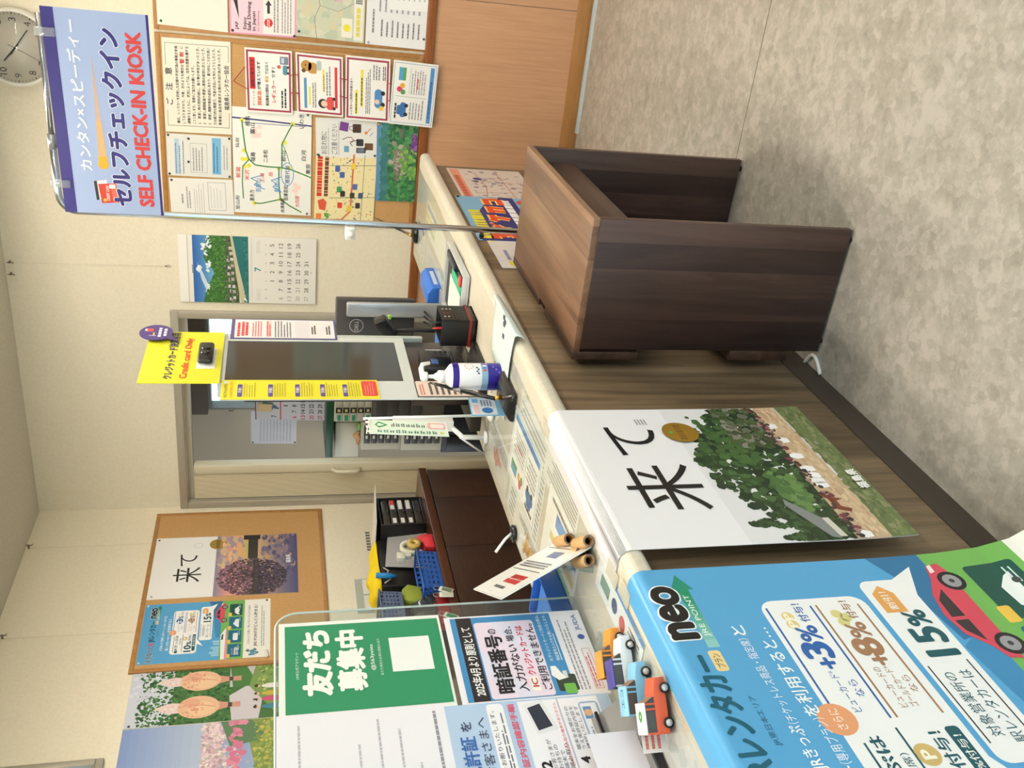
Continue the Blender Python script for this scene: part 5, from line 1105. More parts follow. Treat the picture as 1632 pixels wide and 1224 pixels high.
for (u0, v0, u1, v1) in ((.2, .57, .34, .66), (.37, .57, .5, .66), (.53, .57, .66, .66), (.69, .57, .8, .66), (.26, .73, .4, .82), (.43, .73, .56, .82), (.6, .73, .74, .82)): b.quad([bp(u0, v0), bp(u1, v0), bp(u1, v1), bp(u0, v1)], mat((226, 222, 236), .5))
b.build('print', bo)

# ================================================================ computer monitor seen from behind
mg = mat((58, 55, 55), .45)
mo = thing('computer_monitor', 'charcoal computer monitor seen from behind on a silver stand beside the kiosk', 'monitor', (-1.40, 3.30, CT))
MX0, MX1, MY = -1.62, -1.395, 3.32
ang = 0.16
def rotm(v, c=Vector((-1.395, 3.30, 0)), a=ang):
    d = Vector(v) - c; return Vector((c.x + d.x * math.cos(a) - d.y * math.sin(a), c.y + d.x * math.sin(a) + d.y * math.cos(a), d.z))
b = MB()
def rbox(b, p, q_, m, bev=0):
    V = [rotm((x, y, z)) for x in (p[0], q_[0]) for y in (p[1], q_[1]) for z in (p[2], q_[2])]
    b.hull(V, [(0, 1, 3, 2), (4, 6, 7, 5), (0, 4, 5, 1), (2, 3, 7, 6), (0, 2, 6, 4), (1, 5, 7, 3)], m, bev)
rbox(b, (-1.80, 3.31, .985), (-1.395, 3.345, 1.283), mg, .006); b.build('rear_shell', mo)
b = MB(); rbox(b, (-1.79, 3.345, .995), (-1.405, 3.349, 1.275), mat((14, 14, 16), .15)); b.build('screen', mo)
b = MB(); rbox(b, (-1.462, 3.285, .89), (-1.404, 3.309, 1.245), mat((176, 178, 184), .35, .6), .008); b.build('stand_column', mo)
b = MB(); rbox(b, (-1.50, 3.22, CT + .0005), (-1.36, 3.36, CT + .012), mat((190, 192, 196), .35, .5), .004); b.build('stand_foot', mo)
b = MB(); cl = rotm((-1.512, 3.309, 1.215)); R1, R2 = .026, .024
n = 28; 
for k in range(n):
    a0, a1 = 2 * PI * k / n, 2 * PI * (k + 1) / n
    def pt(r_, a): return rotm((-1.500 + r_ * math.cos(a), 3.3095, 1.205 + r_ * math.sin(a)))
    b.quad([pt(R1, a0), pt(R1, a1), pt(R2, a1), pt(R2, a0)], mat((190, 190, 194), .4))
V2, F2, asp, _e = text2d('DELL', .03); b._add([rotm((-1.519 + x * .038, 3.3095, 1.198 + y * .014)) for x, y in V2], F2, mat((190, 190, 194), .4)); b.build('logo', mo)
b = MB()
for k in range(3): b.tube([rotm((-1.43 - k * .02, 3.27, .955)), rotm((-1.45 - k * .012, 3.23, .93)), rotm((-1.47 - k * .02, 3.20, .905)), rotm((-1.50 - k * .03, 3.22, .885))], .004, mat((24, 24, 26), .5), 8)
b.build('cables', mo)
# scanner on an arm in front of the monitor
sc_ = thing('barcode_scanner', 'black hand scanner with a green lamp in front of the dark monitor', 'scanner', (-1.40, 3.05, CT))
c_ = PX(1, 3.10, 622, 515)
b = MB(); b.obox(c_ + Vector((-.045, -.02, -.03)), (.07, .0, .05), (0, .05, 0), (-.02, 0, .04), mat((28, 28, 30), .35), .006); b.build('head', sc_)
b = MB(); e_ = PX(1, 3.075, 621, 505); b.box((e_.x - .008, e_.y - .006, e_.z - .006), (e_.x + .008, e_.y + .004, e_.z + .006), mat((150, 206, 70), .3), .002); b.build('lamp', sc_)
b = MB(); b.tube([c_ + Vector((-.03, .0, -.02)), c_ + Vector((-.03, .01, -.10)), (c_.x - .03, 3.10, CT + .01)], .008, mat((32, 32, 34), .4), 10); b.lathe([(0, 0), (.04, 0), (.04, .008), (0, .012)], (c_.x - .03, 3.10, CT), mat((32, 32, 34), .4), 20); b.build('stand', sc_)

# ================================================================ counter things near the kiosk
# perforated pen box
pb_ = thing('pen_holder', 'black perforated pen holder with a red band standing beside the kiosk base', 'pen holder', (-1.25, 2.76, CT))
mb_ = mat((20, 19, 20), .4)
b = MB(); H_ = .115
for (x0, x1, y0, y1) in ((-1.295, -1.205, 2.695, 2.699), (-1.295, -1.205, 2.811, 2.815), (-1.295, -1.291, 2.695, 2.815), (-1.209, -1.205, 2.695, 2.815)): b.box((x0, y0, CT + .001), (x1, y1, CT + H_), mb_, .0015)
b.box((-1.295, 2.695, CT), (-1.205, 2.815, CT + .006), mb_); b.build('holder_body', pb_)
b = MB(); b.box((-1.298, 2.692, CT + .018), (-1.202, 2.818, CT + .027), mat((110, 30, 26), .4), .001); b.build('red_band', pb_)
b = MB(); hm = mat((90, 80, 76), .5)
for i in range(7):
    for j in range(6):
        c9 = (150, 60, 50) if (i, j) in ((3, 4), (3, 5)) else ((210, 206, 200) if (i == 5 and j > 2) or (i == 1 and j > 3) else (64, 58, 56))
        b.box((-1.2049, 2.708 + i * .015, CT + .036 + j * .0125), (-1.2042, 2.714 + i * .015, CT + .042 + j * .0125), mat(c9, .5))
b.build('perforation', pb_)
for (y, z, rgb, lab) in ((2.745, CT + .135, (196, 50, 44), 'red pen standing in the black perforated pen holder'), (2.79, CT + .128, (30, 30, 34), 'black pen standing in the black perforated pen holder')):
    o = MB().tube([(-1.25, y, CT + .008), (-1.255, y, z - .02), (-1.256, y, z)], .004, mat(rgb, .4), 10, True, [.004, .004, .002]).build('pen'); tag(o, lab, 'pen')
# blue tape / tissue box
q = PX(2, CT, 712, 470)
bx_ = thing('blue_card_box', 'small bright blue folded card box behind the monitor stand', 'box', (-1.42, 3.47, CT))
blu = mat((50, 110, 206), .4)
b = MB(); b.prism([(-1.45, CT), (-1.375, CT), (-1.375, CT + .034), (-1.40, CT + .052), (-1.45, CT + .052)], 1, 3.38, 3.60, blu, .002); b.build('box_body', bx_)
b = MB(); b.box((-1.3748, 3.42, CT + .008), (-1.3742, 3.56, CT + .024), mat((190, 206, 232), .5)); b.build('label', bx_)
bx2 = MB().prism([(-1.455, CT), (-1.385, CT), (-1.385, CT + .05), (-1.41, CT + .07), (-1.455, CT + .07)], 1, 2.925, 3.05, blu, .002).build('blue_card_box'); tag(bx2, 'small blue folded card box between the kiosk and the black pen holder', 'box')
# tray with pens and pads
tr = thing('document_tray', 'pale grey desk tray holding a black clipboard and a green pad near the counter edge', 'tray', (-1.25, 3.0, CT))
b = MB(); b.box((-1.36, 2.86, CT + .0032), (-1.12, 3.20, CT + .012), mat((206, 208, 210), .4), .004); b.build('tray_base', tr)
b = MB(); 
for (x0, x1, y0, y1) in ((-1.36, -1.355, 2.86, 3.20), (-1.125, -1.12, 2.86, 3.20), (-1.355, -1.125, 2.86, 2.865), (-1.355, -1.125, 3.195, 3.20)): b.box((x0, y0, CT + .012), (x1, y1, CT + .028), mat((206, 208, 210), .4), .001)
b.build('rim', tr)
o = MB().box((-1.345, 2.90, CT + .0125), (-1.15, 3.185, CT + .019), mat((40, 40, 42), .5), .002).build('clipboard'); tag(o, 'black clipboard lying in the pale grey desk tray', 'clipboard')
o = MB().box((-1.33, 2.91, CT + .0195), (-1.21, 3.12, CT + .021), mat((222, 226, 222), .6)).build('paper_pad'); tag(o, 'white paper pad on the black clipboard', 'paper')
o = MB().box((-1.20, 2.88, CT + .0195), (-1.165, 3.06, CT + .028), mat((60, 176, 140), .5), .002).build('memo_pad'); tag(o, 'green memo pad in the pale grey desk tray', 'memo pad')
o = MB().box((-1.155, 2.99, CT + .0195), (-1.13, 3.15, CT + .034), mat((32, 34, 52), .3), .003).build('glasses_case'); tag(o, 'dark blue black pen case along the front rim of the pale grey desk tray', 'pen case')
o = MB().box((-1.165, 2.87, CT + .0285), (-1.13, 2.90, CT + .036), mat((214, 70, 64), .4), .003).build('ink_stamp'); tag(o, 'small red ink stamp at the near corner of the pale grey desk tray', 'stamp')
# sanitiser pump bottle
pc_ = PX(2, CT, 799, 595); bc = Vector((-1.215, 2.33, CT))
pu = thing('pump_bottle', 'blue and white pump bottle of hand sanitizer in front of the kiosk', 'bottle', bc)
br_ = .0385
b = MB().lathe([(0, .0), (br_ - .003, 0), (br_, .004), (br_, .142), (br_ - .004, .150), (br_ * .55, .160), (.017, .165), (0, .165)], bc, mat((238, 238, 244), .3), 32); bt = b.build('bottle_body', pu)
nv = mat((40, 26, 130), .3)
b = MB()
def band(b, z0, z1, m, r=br_ + .0006, a0=0, a1=360):
    n = 32; V = []
    for k in range(n + 1):
        a = math.radians(a0 + (a1 - a0) * k / n); V += [bc + Vector((r * math.cos(a), r * math.sin(a), z0)), bc + Vector((r * math.cos(a), r * math.sin(a), z1))]
    b._add(V, [(2 * k, 2 * k + 2, 2 * k + 3, 2 * k + 1) for k in range(n)], m, True)
band(b, .128, .146, nv); b.build('cap_band', bt); b = MB(); band(b, .003, .046, nv); band(b, .046, .064, mat((136, 170, 200), .35)); b.build('label_band', bt)
b = MB()
def onb(a, z, w, h, c): band(b, z, z + h, mat(c, .4), br_ + .0011, a, a + w)
for k in range(4): onb(-52 + k * 9, .070 + (k % 2) * .004, 6, .006, (60, 64, 90))
for k in range(5): onb(-40 + k * 12, .050, 8, .010, ((214, 90, 90), (70, 120, 190), (236, 236, 240))[k % 3])
for k in range(10):
    a = 2 * PI * k / 10; onb(-16 + 16 * math.cos(a), .098 + .012 * math.sin(a), 4, .003, (206, 130, 140))
for k in range(3): onb(-50 + k * 14, .012 + k * .008, 10, .004, (120, 110, 190))
b.build('lettering', bt)
wh = mat((244, 244, 246), .25)
b = MB().lathe([(0, .165), (.018, .165), (.018, .182), (.012, .186), (.009, .192), (.006, .196), (.005, .215), (0, .215)], bc, wh, 24); b.build('pump_collar', pu)
dv = Vector((.35, .94, 0)).normalized()
b = MB(); hp = bc + Vector((0, 0, .213)); b.lathe([(0, 0), (.013, 0), (.014, .008), (.012, .018), (0, .018)], hp, wh, 20)
b.tube([hp + Vector((0, 0, .013)) - dv * .01, hp + dv * .03 + Vector((0, 0, .015)), hp + dv * .046 + Vector((0, 0, .010)), hp + dv * .052 + Vector((0, 0, -.012))], .0065, wh, 12, True, [.008, .0075, .0065, .005]); b.build('pump_head', pu)
# pen stand
ps = thing('pen_stand', 'black counter pen stand with a slanted pen in front of the pump bottle', 'pen stand', (-1.21, 2.205, CT))
bl_ = mat((24, 24, 27), .22)
b = MB()
V = [Vector((-1.21 + dx * sx, 2.206 + dy * sy, CT + .003 + h)) for h, sx, sy in ((0, 1, 1), (.012, .96, .97), (.026, .5, .62)) for dx, dy in ((-.042, -.075), (.042, -.075), (.042, .075), (-.042, .075))]
F = [(3, 2, 1, 0)] + [(i * 4 + k, i * 4 + (k + 1) % 4, (i + 1) * 4 + (k + 1) % 4, (i + 1) * 4 + k) for i in (0, 1) for k in range(4)] + [(8, 9, 10, 11)]
b.hull(V, F, bl_, .004); b.build('stand_base', ps)
ap = PX(0, -1.215, 657 + 0, 613); 
tip = Vector((-1.215, 2.200, CT + .045)); top = PX(0, -1.245, 724, 611)
b = MB(); b.cyl(Vector((-1.212, 2.204, CT + .028)), tip, .0075, mat((190, 150, 70), .25, .8), 14, .006); b.build('brass_socket', ps)
P_top = PX(0, -1.25, 685, 610)
b = MB(); d_ = (P_top - tip); b.tube([tip, tip + d_ * .25, tip + d_ * .5, tip + d_ * .9, tip + d_], .006, bl_, 12, True, [.0055, .0068, .0062, .0045, .002]); pn = b.build('pen', ps)
b = MB(); b.tube([tip + d_ * .5, tip + d_ * .62], .0068, mat((150, 150, 154), .25, .8), 12); b.build('ring', pn)
# second pen stand at the far end
ps2 = thing('pen_stand', 'black oval pen stand at the far end of the counter behind the chrome pole', 'pen stand', (-1.50, 4.02, CT))
fb = PX(2, CT + .003, 664, 371)
b = MB().lathe([(0, 0.003), (.048, .003), (.05, .008), (.042, .02), (.02, .026), (0, .027)], (fb.x, fb.y, CT), bl_, 28); b.build('stand_base', ps2)
t0 = Vector((fb.x - .01, fb.y - .01, CT + .028)); t1 = PX(0, fb.x - .06, 597, 347)
b = MB().cyl(t0, t0 + (t1 - t0) * .12, .007, mat((190, 150, 70), .25, .8), 12); b.build('brass_socket', ps2)
b = MB().tube([t0 + (t1 - t0) * .12, t0 + (t1 - t0) * .6, t1], .005, bl_, 10, True, [.005, .006, .002]); b.build('pen', ps2)

# mini flag
fl = thing('mini_flag', 'small green and white banner flag on a white plastic pole on the counter', 'flag', (-1.34, 2.30, CT))
fx = -1.36
def fp(px, py): return PX(0, fx, px, py)
pt_, pb2 = fp(579, 667.5), fp(700, 664); dp = (pb2 - pt_).normalized(); pbot = pt_ + dp * ((CT + .02 - pt_.z) / dp.z)
b = MB().tube([pt_, pbot], .0042, wh, 12); b.lathe([(0, 0), (.018, 0), (.018, .010), (.006, .018), (0, .018)], (pbot.x, pbot.y, CT + .003), wh, 24); b.build('pole', fl)
b = MB().tube([pt_ + Vector((0, 0, -.018)), fp(584, 691)], .0018, wh, 8); b.build('cross_bar', fl)
TLf, TRf = fp(584, 691), fp(582, 668.5); BLf = fp(716, 696)
fs = Sheet('flag_cloth', TLf, TRf, BLf, (222, 236, 222), thick=.0006)
fs.rect(0, 0, 100, 3.5, (60, 60, 56)); 
for k in range(3): fs.rect(8 + k * 32, 0, 24 + k * 32, 6, (240, 240, 236), 1.5)
fs.poly([(44, 16), (66, 11), (90, 16), (66, 27)][::-1], (40, 140, 80), 1); fs.poly([(54, 16), (66, 13), (80, 16), (66, 23)][::-1], (210, 230, 214), 1.4)
for i in range(7): fs.lines(56, 31 + i * 6.2, 80, 36 + i * 6.2, 2, (60, 84, 72), .6, 2, .4, 12)
for i in range(10): fs.lines(12, 14 + i * 7.4, 34, 20 + i * 7.4, 2, (70, 120, 120) if i < 5 else (60, 110, 84), .6, 2, .4, 12)
fs.rrect(48, 76, 92, 98, (236, 170, 176), 8, 1.2); fs.rrect(56, 79, 84, 96, (240, 230, 224), 8, 1.4); fs.disc(22, 92, 7, (206, 206, 90), 1.4, 10)
fs.finish(parent=fl)
b = MB().tube([PX(2, CT + .006, 769, 722), PX(0, -1.40, 733, 697)], .003, wh, 8); o = b.build('support_rod', fl)
# white swing arm by the kiosk
wa = thing('phone_arm', 'white jointed device arm standing behind the kiosk side board', 'device arm', (-1.44, 2.44, CT))
b = MB(); p1_ = PX(0, -1.42, 635, 642); b.box((-1.435, 2.392, .985), (-1.40, 2.436, 1.165), mat((236, 236, 236), .35), .004); b.build('arm_box', wa)
b = MB().tube([(-1.417, 2.41, 1.0), (-1.44, 2.37, .96), (-1.46, 2.40, CT + .01)], .008, wh, 10); b.lathe([(0, 0), (.02, 0), (.02, .008), (0, .012)], (-1.46, 2.40, CT + .0033), wh, 20); b.build('arm_post', wa)
# small blue notice card standing where the pen stand is
sd = Sheet('notice_card', PX(0, -1.275, 752, 662), PX(0, -1.275, 746, 634), PX(0, -1.275, 806, 662), (120, 180, 220), thick=.002)
sd.rect(3, 3, 97, 78, (226, 232, 236)); sd.disc(28, 50, 16, (60, 120, 190), 1.5, 20); sd.lines(50, 34, 92, 70, 4, (110, 120, 140), .5, 2); sd.rect(8, 10, 60, 26, (236, 200, 206), 1.5); sd.rect(70, 8, 92, 26, (110, 170, 214), 1.5); so = sd.finish('small blue and white notice card standing behind the black pen stand', 'sign')
b = MB(); pz = sd.P(50, 100); b.obox((pz.x - .03, pz.y - .03, CT + .0032), (.03, 0, 0), (0, .06, 0), (0, 0, pz.z - CT - .002), mat((206, 214, 220), .4), .002); b.build('foot', so)
# ================================================================ low cabinet behind the counter
espresso = noise_mat('espresso_laminate', [(0.3, (44, 28, 22)), (0.7, (58, 38, 30))], scale=(20, 2, 20), nscale=4, rough=0.35)
CX = -2.70; CZ = 0.779; CYE = 4.14
cab = thing('low_cabinet', 'long dark brown low cabinet against the left wall behind the counter', 'cabinet', (-3.0, 2.9, 0))
MB().box((XA + .004, 1.7, .06), (CX - .018, CYE - .02, CZ - .045), espresso, .001).build('carcass', cab)
MB().box((XA + .004, 1.68, CZ - .042), (CX, CYE, CZ), mat((78, 46, 32), .25), .003).build('cabinet_top', cab)
ys_ = [PX(0, CX - .016, 760, 745).y]
e1 = PX(0, CX, 740, 791).y; e2 = PX(0, CX, 760, 868).y
edges = [CYE - .02, e1, e2, e2 - (e1 - e2), e2 - 2 * (e1 - e2), e2 - 3 * (e1 - e2)]
for a, c in zip(edges[:-1], edges[1:]): MB().box((CX - .018, c + .0015, .075), (CX - .001, a - .0015, CZ - .046), espresso, .001).build('door', cab)
MB().box((XA + .004, 1.7, 0), (CX - .05, CYE - .03, .06), mat((24, 18, 16), .5)).build('plinth', cab)

def cx(px, py, x=CX - .06): return PX(0, x, px, py)
# black drawer organiser
blk = mat((24, 23, 24), .35); smoke = mat((52, 50, 50), .2); whl = mat((226, 226, 224), .5)
og = thing('drawer_organizer', 'black desktop drawer organizer with labelled smoked trays on the dark cabinet', 'drawer organizer', (-2.92, 3.86, CZ))
oy0, oy1, oz1, ox = 3.752, 3.985, 1.005, -2.775
b = MB()
for (y0, y1, z0, z1) in ((oy0, oy0 + .010, CZ, oz1), (oy1 - .010, oy1, CZ, oz1), (oy0 + .01, oy1 - .01, oz1 - .010, oz1), (oy0 + .01, oy1 - .01, CZ, CZ + .012)): b.box((-3.09, y0, z0), (ox, y1, z1), blk, .002)
b.box((-3.09, oy0, CZ), (-3.08, oy1, oz1), blk); b.build('organizer_frame', og)
for k in range(5):
    z0 = CZ + .014 + k * .040
    b = MB(); b.box((-3.07, oy0 + .0125, z0), (ox - .006, oy1 - .0125, z0 + .036), smoke, .003); d = b.build('drawer', og)
    if k in (1, 2, 3):
        MB().box((ox - .006, 3.89, z0 + .010), (ox - .005, 3.965, z0 + .030), whl if k < 3 else mat((216, 214, 212), .5)).build('label', d)
        MB().box((ox - .006, 3.775, z0 + .010), (ox - .005, 3.815, z0 + .028), whl).build('label', d)
        if k == 3: MB().box((ox - .005, 3.925, z0 + .010), (ox - .0045, 3.965, z0 + .030), mat((206, 60, 60), .5)).build('sticker', d)
    MB().box((ox - .0058, 3.85, z0 + .004), (ox + .003, 3.885, z0 + .010), smoke, .001).build('handle', d)
# second black unit (open fronted box) with a translucent document file in front
o2 = thing('black_box_unit', 'black document box left of the drawer organizer with a grey file sheet leaning on it', 'box', (-2.95, 3.55, CZ))
MB().box((-3.14, 3.40, CZ), (-2.86, 3.748, 1.025), blk, .004).build('box_body', o2)
b = MB(); b.tube([(-2.858, 3.53, 1.01), (-2.845, 3.49, .99), (-2.85, 3.46, 1.01), (-2.846, 3.44, .975), (-2.858, 3.42, 1.015)], .003, mat((206, 206, 206), .5), 8); b.build('cord', o2)
fs_ = Sheet('document_file', PX(0, -2.85, 614, 903), PX(0, -2.85, 619, 836), Vector((-2.83, PX(0, -2.83, 690, 905).y, CZ + .006)), (168, 168, 172), thick=.002, rough=.35)
fs_.lines(6, 88, 60, 94, 1, (196, 196, 200), .7); fs_.finish('grey translucent document file leaning against the black document box', 'file')
# white tray lid sheet on top
o = MB().prism([(3.735, 1.0275), (4.06, 1.0062), (4.06, 1.009), (3.735, 1.0303)], 0, -3.06, -2.74, mat((234, 232, 226), .5)).build('white_board'); tag(o, 'thin white board lying across the top of the black drawer organizer', 'board')
# yellow cloth
def cloth(i, j):
    y = 3.405 + .31 * i; x = -3.05 + .20 * j
    k = max(0, 1 - abs(2 * j - 1) ** 3) ; h = (.066 - .036 * i) * max(0, 1 - (2 * i - 1) ** 6) ** .5
    z = 1.0315 + h * k * (.82 + .18 * math.sin(11 * i + 5 * j)) + .006 * k * math.sin(23 * i - 9 * j)
    return (x + .008 * math.sin(9 * i), y + .012 * math.sin(8 * j), z)
b = MB(); b.grid(cloth, 26, 18, mat((236, 206, 30), .8)); o = b.build('yellow_cloth'); tag(o, 'crumpled bright yellow cloth on top of the black document box', 'cloth')
so = o.modifiers.new('thickness', 'SOLIDIFY'); so.thickness = .004
# red tape dispenser
td = thing('tape_dispenser', 'red tape dispenser with a white roll on the dark cabinet', 'tape dispenser', (-2.72, 3.55, CZ))
rd = mat((214, 54, 66), .35)
tc = PX(0, -2.735, 652, 884); 
b = MB(); b.prism([(3.60, CZ), (3.60, CZ + .05), (3.585, CZ + .075), (3.55, CZ + .08), (3.53, CZ + .05), (3.505, CZ + .045), (3.50, CZ)], 0, -2.762, -2.722, rd, .003); b.build('dispenser_body', td)
tcy, tcz = 3.50, .905
b = MB(); n = 28
def ringx(b, cy, cz, r0, r1, x0, x1, m):
    V = []
    for k in range(n):
        a = 2 * PI * k / n; c, s_ = math.cos(a), math.sin(a)
        V += [Vector((x0, cy + r0 * c, cz + r0 * s_)), Vector((x0, cy + r1 * c, cz + r1 * s_)), Vector((x1, cy + r1 * c, cz + r1 * s_)), Vector((x1, cy + r0 * c, cz + r0 * s_))]
    F = []
    for k in range(n):
        a, c = 4 * k, 4 * ((k + 1) % n)
        for q in range(4): F.append((a + q, c + q, c + (q + 1) % 4, a + (q + 1) % 4))
    b._add(V, F, m, True)
ringx(b, tcy + .02, tcz - .01, .028, .046, -2.755, -2.728, mat((226, 224, 206), .4)); b.build('tape_roll', td)
b = MB(); b.box((-2.757, 3.43, .925), (-2.725, 3.475, .962), mat((216, 216, 206), .4), .004); b.box((-2.752, 3.45, .895), (-2.73, 3.50, .93), mat((216, 216, 206), .4), .003); b.build('cutter', td)
b = MB(); ringx(b, 3.512, .878, .010, .032, -2.722, -2.700, mat((206, 178, 96), .25)); b.build('gold_tape', td)
# blue basket
def basket(name, label, x0, x1, y0, y1, z0, z1, m, tilt=.012, rows=3, colsn=7):
    t = thing(name, label, 'basket', ((x0 + x1) / 2, (y0 + y1) / 2, z0))
    b = MB(); h = z1 - z0
    def wall(p0, p1, out):
        L = (Vector(p1) - Vector(p0)); n_ = colsn; o_ = Vector(out) * tilt
        zs = [0, .18] + [.18 + .64 * k / (2 * rows) for k in range(1, 2 * rows + 1)] + [1.0]
        for zi in range(len(zs) - 1):
            hole = (zi >= 1 and zi % 2 == 1 and zi < len(zs) - 1)
            segs = [(0, 1)] if not hole else [(k / n_, (k + .45) / n_) for k in range(n_)] + [(1 - .02, 1)]
            for (s0, s1) in segs:
                A = Vector(p0) + L * s0; B = Vector(p0) + L * s1
                V = [A + o_ * zs[zi] + Vector((0, 0, h * zs[zi])), B + o_ * zs[zi] + Vector((0, 0, h * zs[zi])), B + o_ * zs[zi + 1] + Vector((0, 0, h * zs[zi + 1])), A + o_ * zs[zi + 1] + Vector((0, 0, h * zs[zi + 1]))]
                th = Vector(out) * -.002
                b.hull(V + [v + th for v in V], [(0, 1, 2, 3), (7, 6, 5, 4), (0, 4, 5, 1), (1, 5, 6, 2), (2, 6, 7, 3), (3, 7, 4, 0)], m)
    wall((x1, y0, z0), (x1, y1, z0), (1, 0, 0)); wall((x0, y0, z0), (x0, y1, z0), (-1, 0, 0)); wall((x0, y0, z0), (x1, y0, z0), (0, -1, 0)); wall((x0, y1, z0), (x1, y1, z0), (0, 1, 0))
    b.box((x0, y0, z0), (x1, y1, z0 + .004), m); b.build('basket_body', t)
    b = MB(); r_ = .005; k = tilt
    b.tube([(x0 - k, y0 - k, z1), (x1 + k, y0 - k, z1), (x1 + k, y1 + k, z1), (x0 - k, y1 + k, z1), (x0 - k, y0 - k, z1)], r_, m, 8); b.build('rim', t)
    return t
basket('plastic_basket', 'bright blue plastic basket at the front edge of the dark cabinet', -2.808, -2.722, 3.215, 3.46, CZ + .001, .872, mat((44, 92, 176), .4))
basket('plastic_basket', 'grey blue mesh basket raised behind the clear screen edge', -3.05, -2.80, 2.98, 3.285, .955, 1.055, mat((92, 108, 140), .45), .010, 4, 12)
# dark boxes carrying the upper basket: card terminals
cm = thing('card_printer', 'dark grey receipt printer under the grey blue mesh basket', 'printer', (-2.92, 3.13, CZ))
MB().prism([(-3.06, CZ), (-2.75, CZ), (-2.75, CZ + .06), (-2.80, CZ + .14), (-3.06, .953)], 1, 3.00, 3.205, mat((40, 40, 42), .3), .004).build('printer_body', cm)
b = MB(); b.obox((-2.772, 3.03, CZ + .100), (.0, .09, 0), (-.016, 0, .028), (.002, 0, .001), mat((92, 92, 86), .25)); b.build('paper_cover', cm)
b = MB(); b.tube([(-2.748, 3.12, CZ + .115), (-2.744, 3.145, CZ + .12), (-2.748, 3.16, CZ + .11)], .004, mat((236, 236, 236), .3), 8); b.build('clip', cm)
lm = MB().prism([(3.225, .86), (3.33, .86), (3.355, .92), (3.32, .95), (3.25, .95)], 0, -2.859, -2.815, mat((146, 160, 60), .6), .006).build('green_pouch'); tag(lm, 'olive green soft pouch between the mesh basket and the grey file', 'pouch')
MBp = MB().prism([(3.215, CZ), (3.345, CZ), (3.345, .950), (3.215, .950)], 0, -3.05, -2.86, mat((36, 36, 38), .4)).build('black_case'); tag(MBp, 'black case under the olive green pouch on the dark cabinet', 'case')
o = MB().tube([PX(0, -2.83, 599, 917), PX(0, -2.83, 624, 918), PX(0, -2.83, 625, 918), PX(0, -2.83, 632, 918)], .013, mat((36, 130, 200), .35), 14, True, [.013, .013, .009, .008]).build('marker_pen'); tag(o, 'thick sky blue marker pen standing beside the yellow cloth', 'pen')
# wall card holder behind
wc = thing('card_holder', 'clear wall holder with white cards on the left wall above the mesh basket', 'card holder', (XA + .01, 3.3, 1.1))
def wp(px, py): return PX(0, XA + .012, px, py)
a_, c_ = wp(571, 923), wp(611, 969)
MB().box((XA + .0005, c_.y - .02, c_.z - .0), (XA + .004, a_.y + .01, a_.z + .02), glass_mat('holder_acrylic', (240, 244, 244), .2, .1)).build('holder_back', wc)
m_ = (a_.y + c_.y) / 2
for (y0, y1) in ((c_.y, m_ - .008), (m_ + .002, a_.y)): MB().box((XA + .0045, y0, c_.z), (XA + .008, y1, a_.z - .02), mat((232, 228, 216), .5), .001).build('card', wc)
s_ = MB()
for k in range(7): s_.box((XA + .0008, PX(0, XA, 585, 876 - k * 4.5).y - .01, PX(0, XA, 590, 860).z + .0), (XA + .0014, PX(0, XA, 585, 876 - k * 4.5).y + .006, PX(0, XA, 583, 860).z), mat((110, 106, 100), .6))
o = s_.build('wall_lettering'); tag(o, 'small grey lettering on the left wall behind the yellow cloth', 'lettering')
# red box with key tags hanging over the cabinet front
kb = thing('red_box', 'dark red box under the key tags at the front edge of the cabinet', 'box', (-2.74, 3.06, CZ))
MB().box((-2.745, 2.96, CZ + .0005), (-2.705, 3.15, CZ + .05), mat((132, 24, 30), .4), .004).build('box_body', kb)
def keytag(px, py, rgb, label, ang):
    p = PX(0, CX + .012, px, py); t = thing('key_tag', label, 'key tag', p, 'key tags on the cabinet edge')
    d = Vector((0, math.sin(ang), -math.cos(ang))); e = Vector((0, math.cos(ang), math.sin(ang))); o_ = p - d * .0
    MB().obox(o_ - e * .016, e * .032, d * .062, Vector((.004, 0, 0)), mat((226, 232, 222), .35), .002).build('tag_body', t)
    MB().obox(o_ - e * .011 + d * .012 + Vector((.0041, 0, 0)), e * .022, d * .044, Vector((.0006, 0, 0)), mat(rgb, .4)).build('tag_insert', t)
    b = MB(); c = p - d * .012; b.tube([c + (e * math.cos(a) + d * math.sin(a)) * .013 for a in [PI / 8 * k for k in range(17)]], .0016, mat((190, 190, 190), .3, .9), 6); b.build('ring', t)
keytag(700, 938, (120, 140, 120), 'grey green key tag hanging at the cabinet edge, nearest the blue basket', -.45)
keytag(700, 948, (206, 214, 196), 'pale key tag hanging at the cabinet edge, middle of the three tags', -.1)
keytag(708, 979, (36, 140, 100), 'bright green key tag hanging at the cabinet edge behind the clear screen', -.55)
b = MB(); pk = PX(0, CX - .02, 694, 950); b.tube([pk + Vector((0, .055 * math.cos(a), .05 * math.sin(a))) for a in [PI * .9 + PI * .9 * k / 14 for k in range(15)]], .003, mat((196, 196, 200), .25, .9), 8); o = b.build('key_ring'); tag(o, 'large steel key ring lying between the blue basket and the key tags', 'key ring')

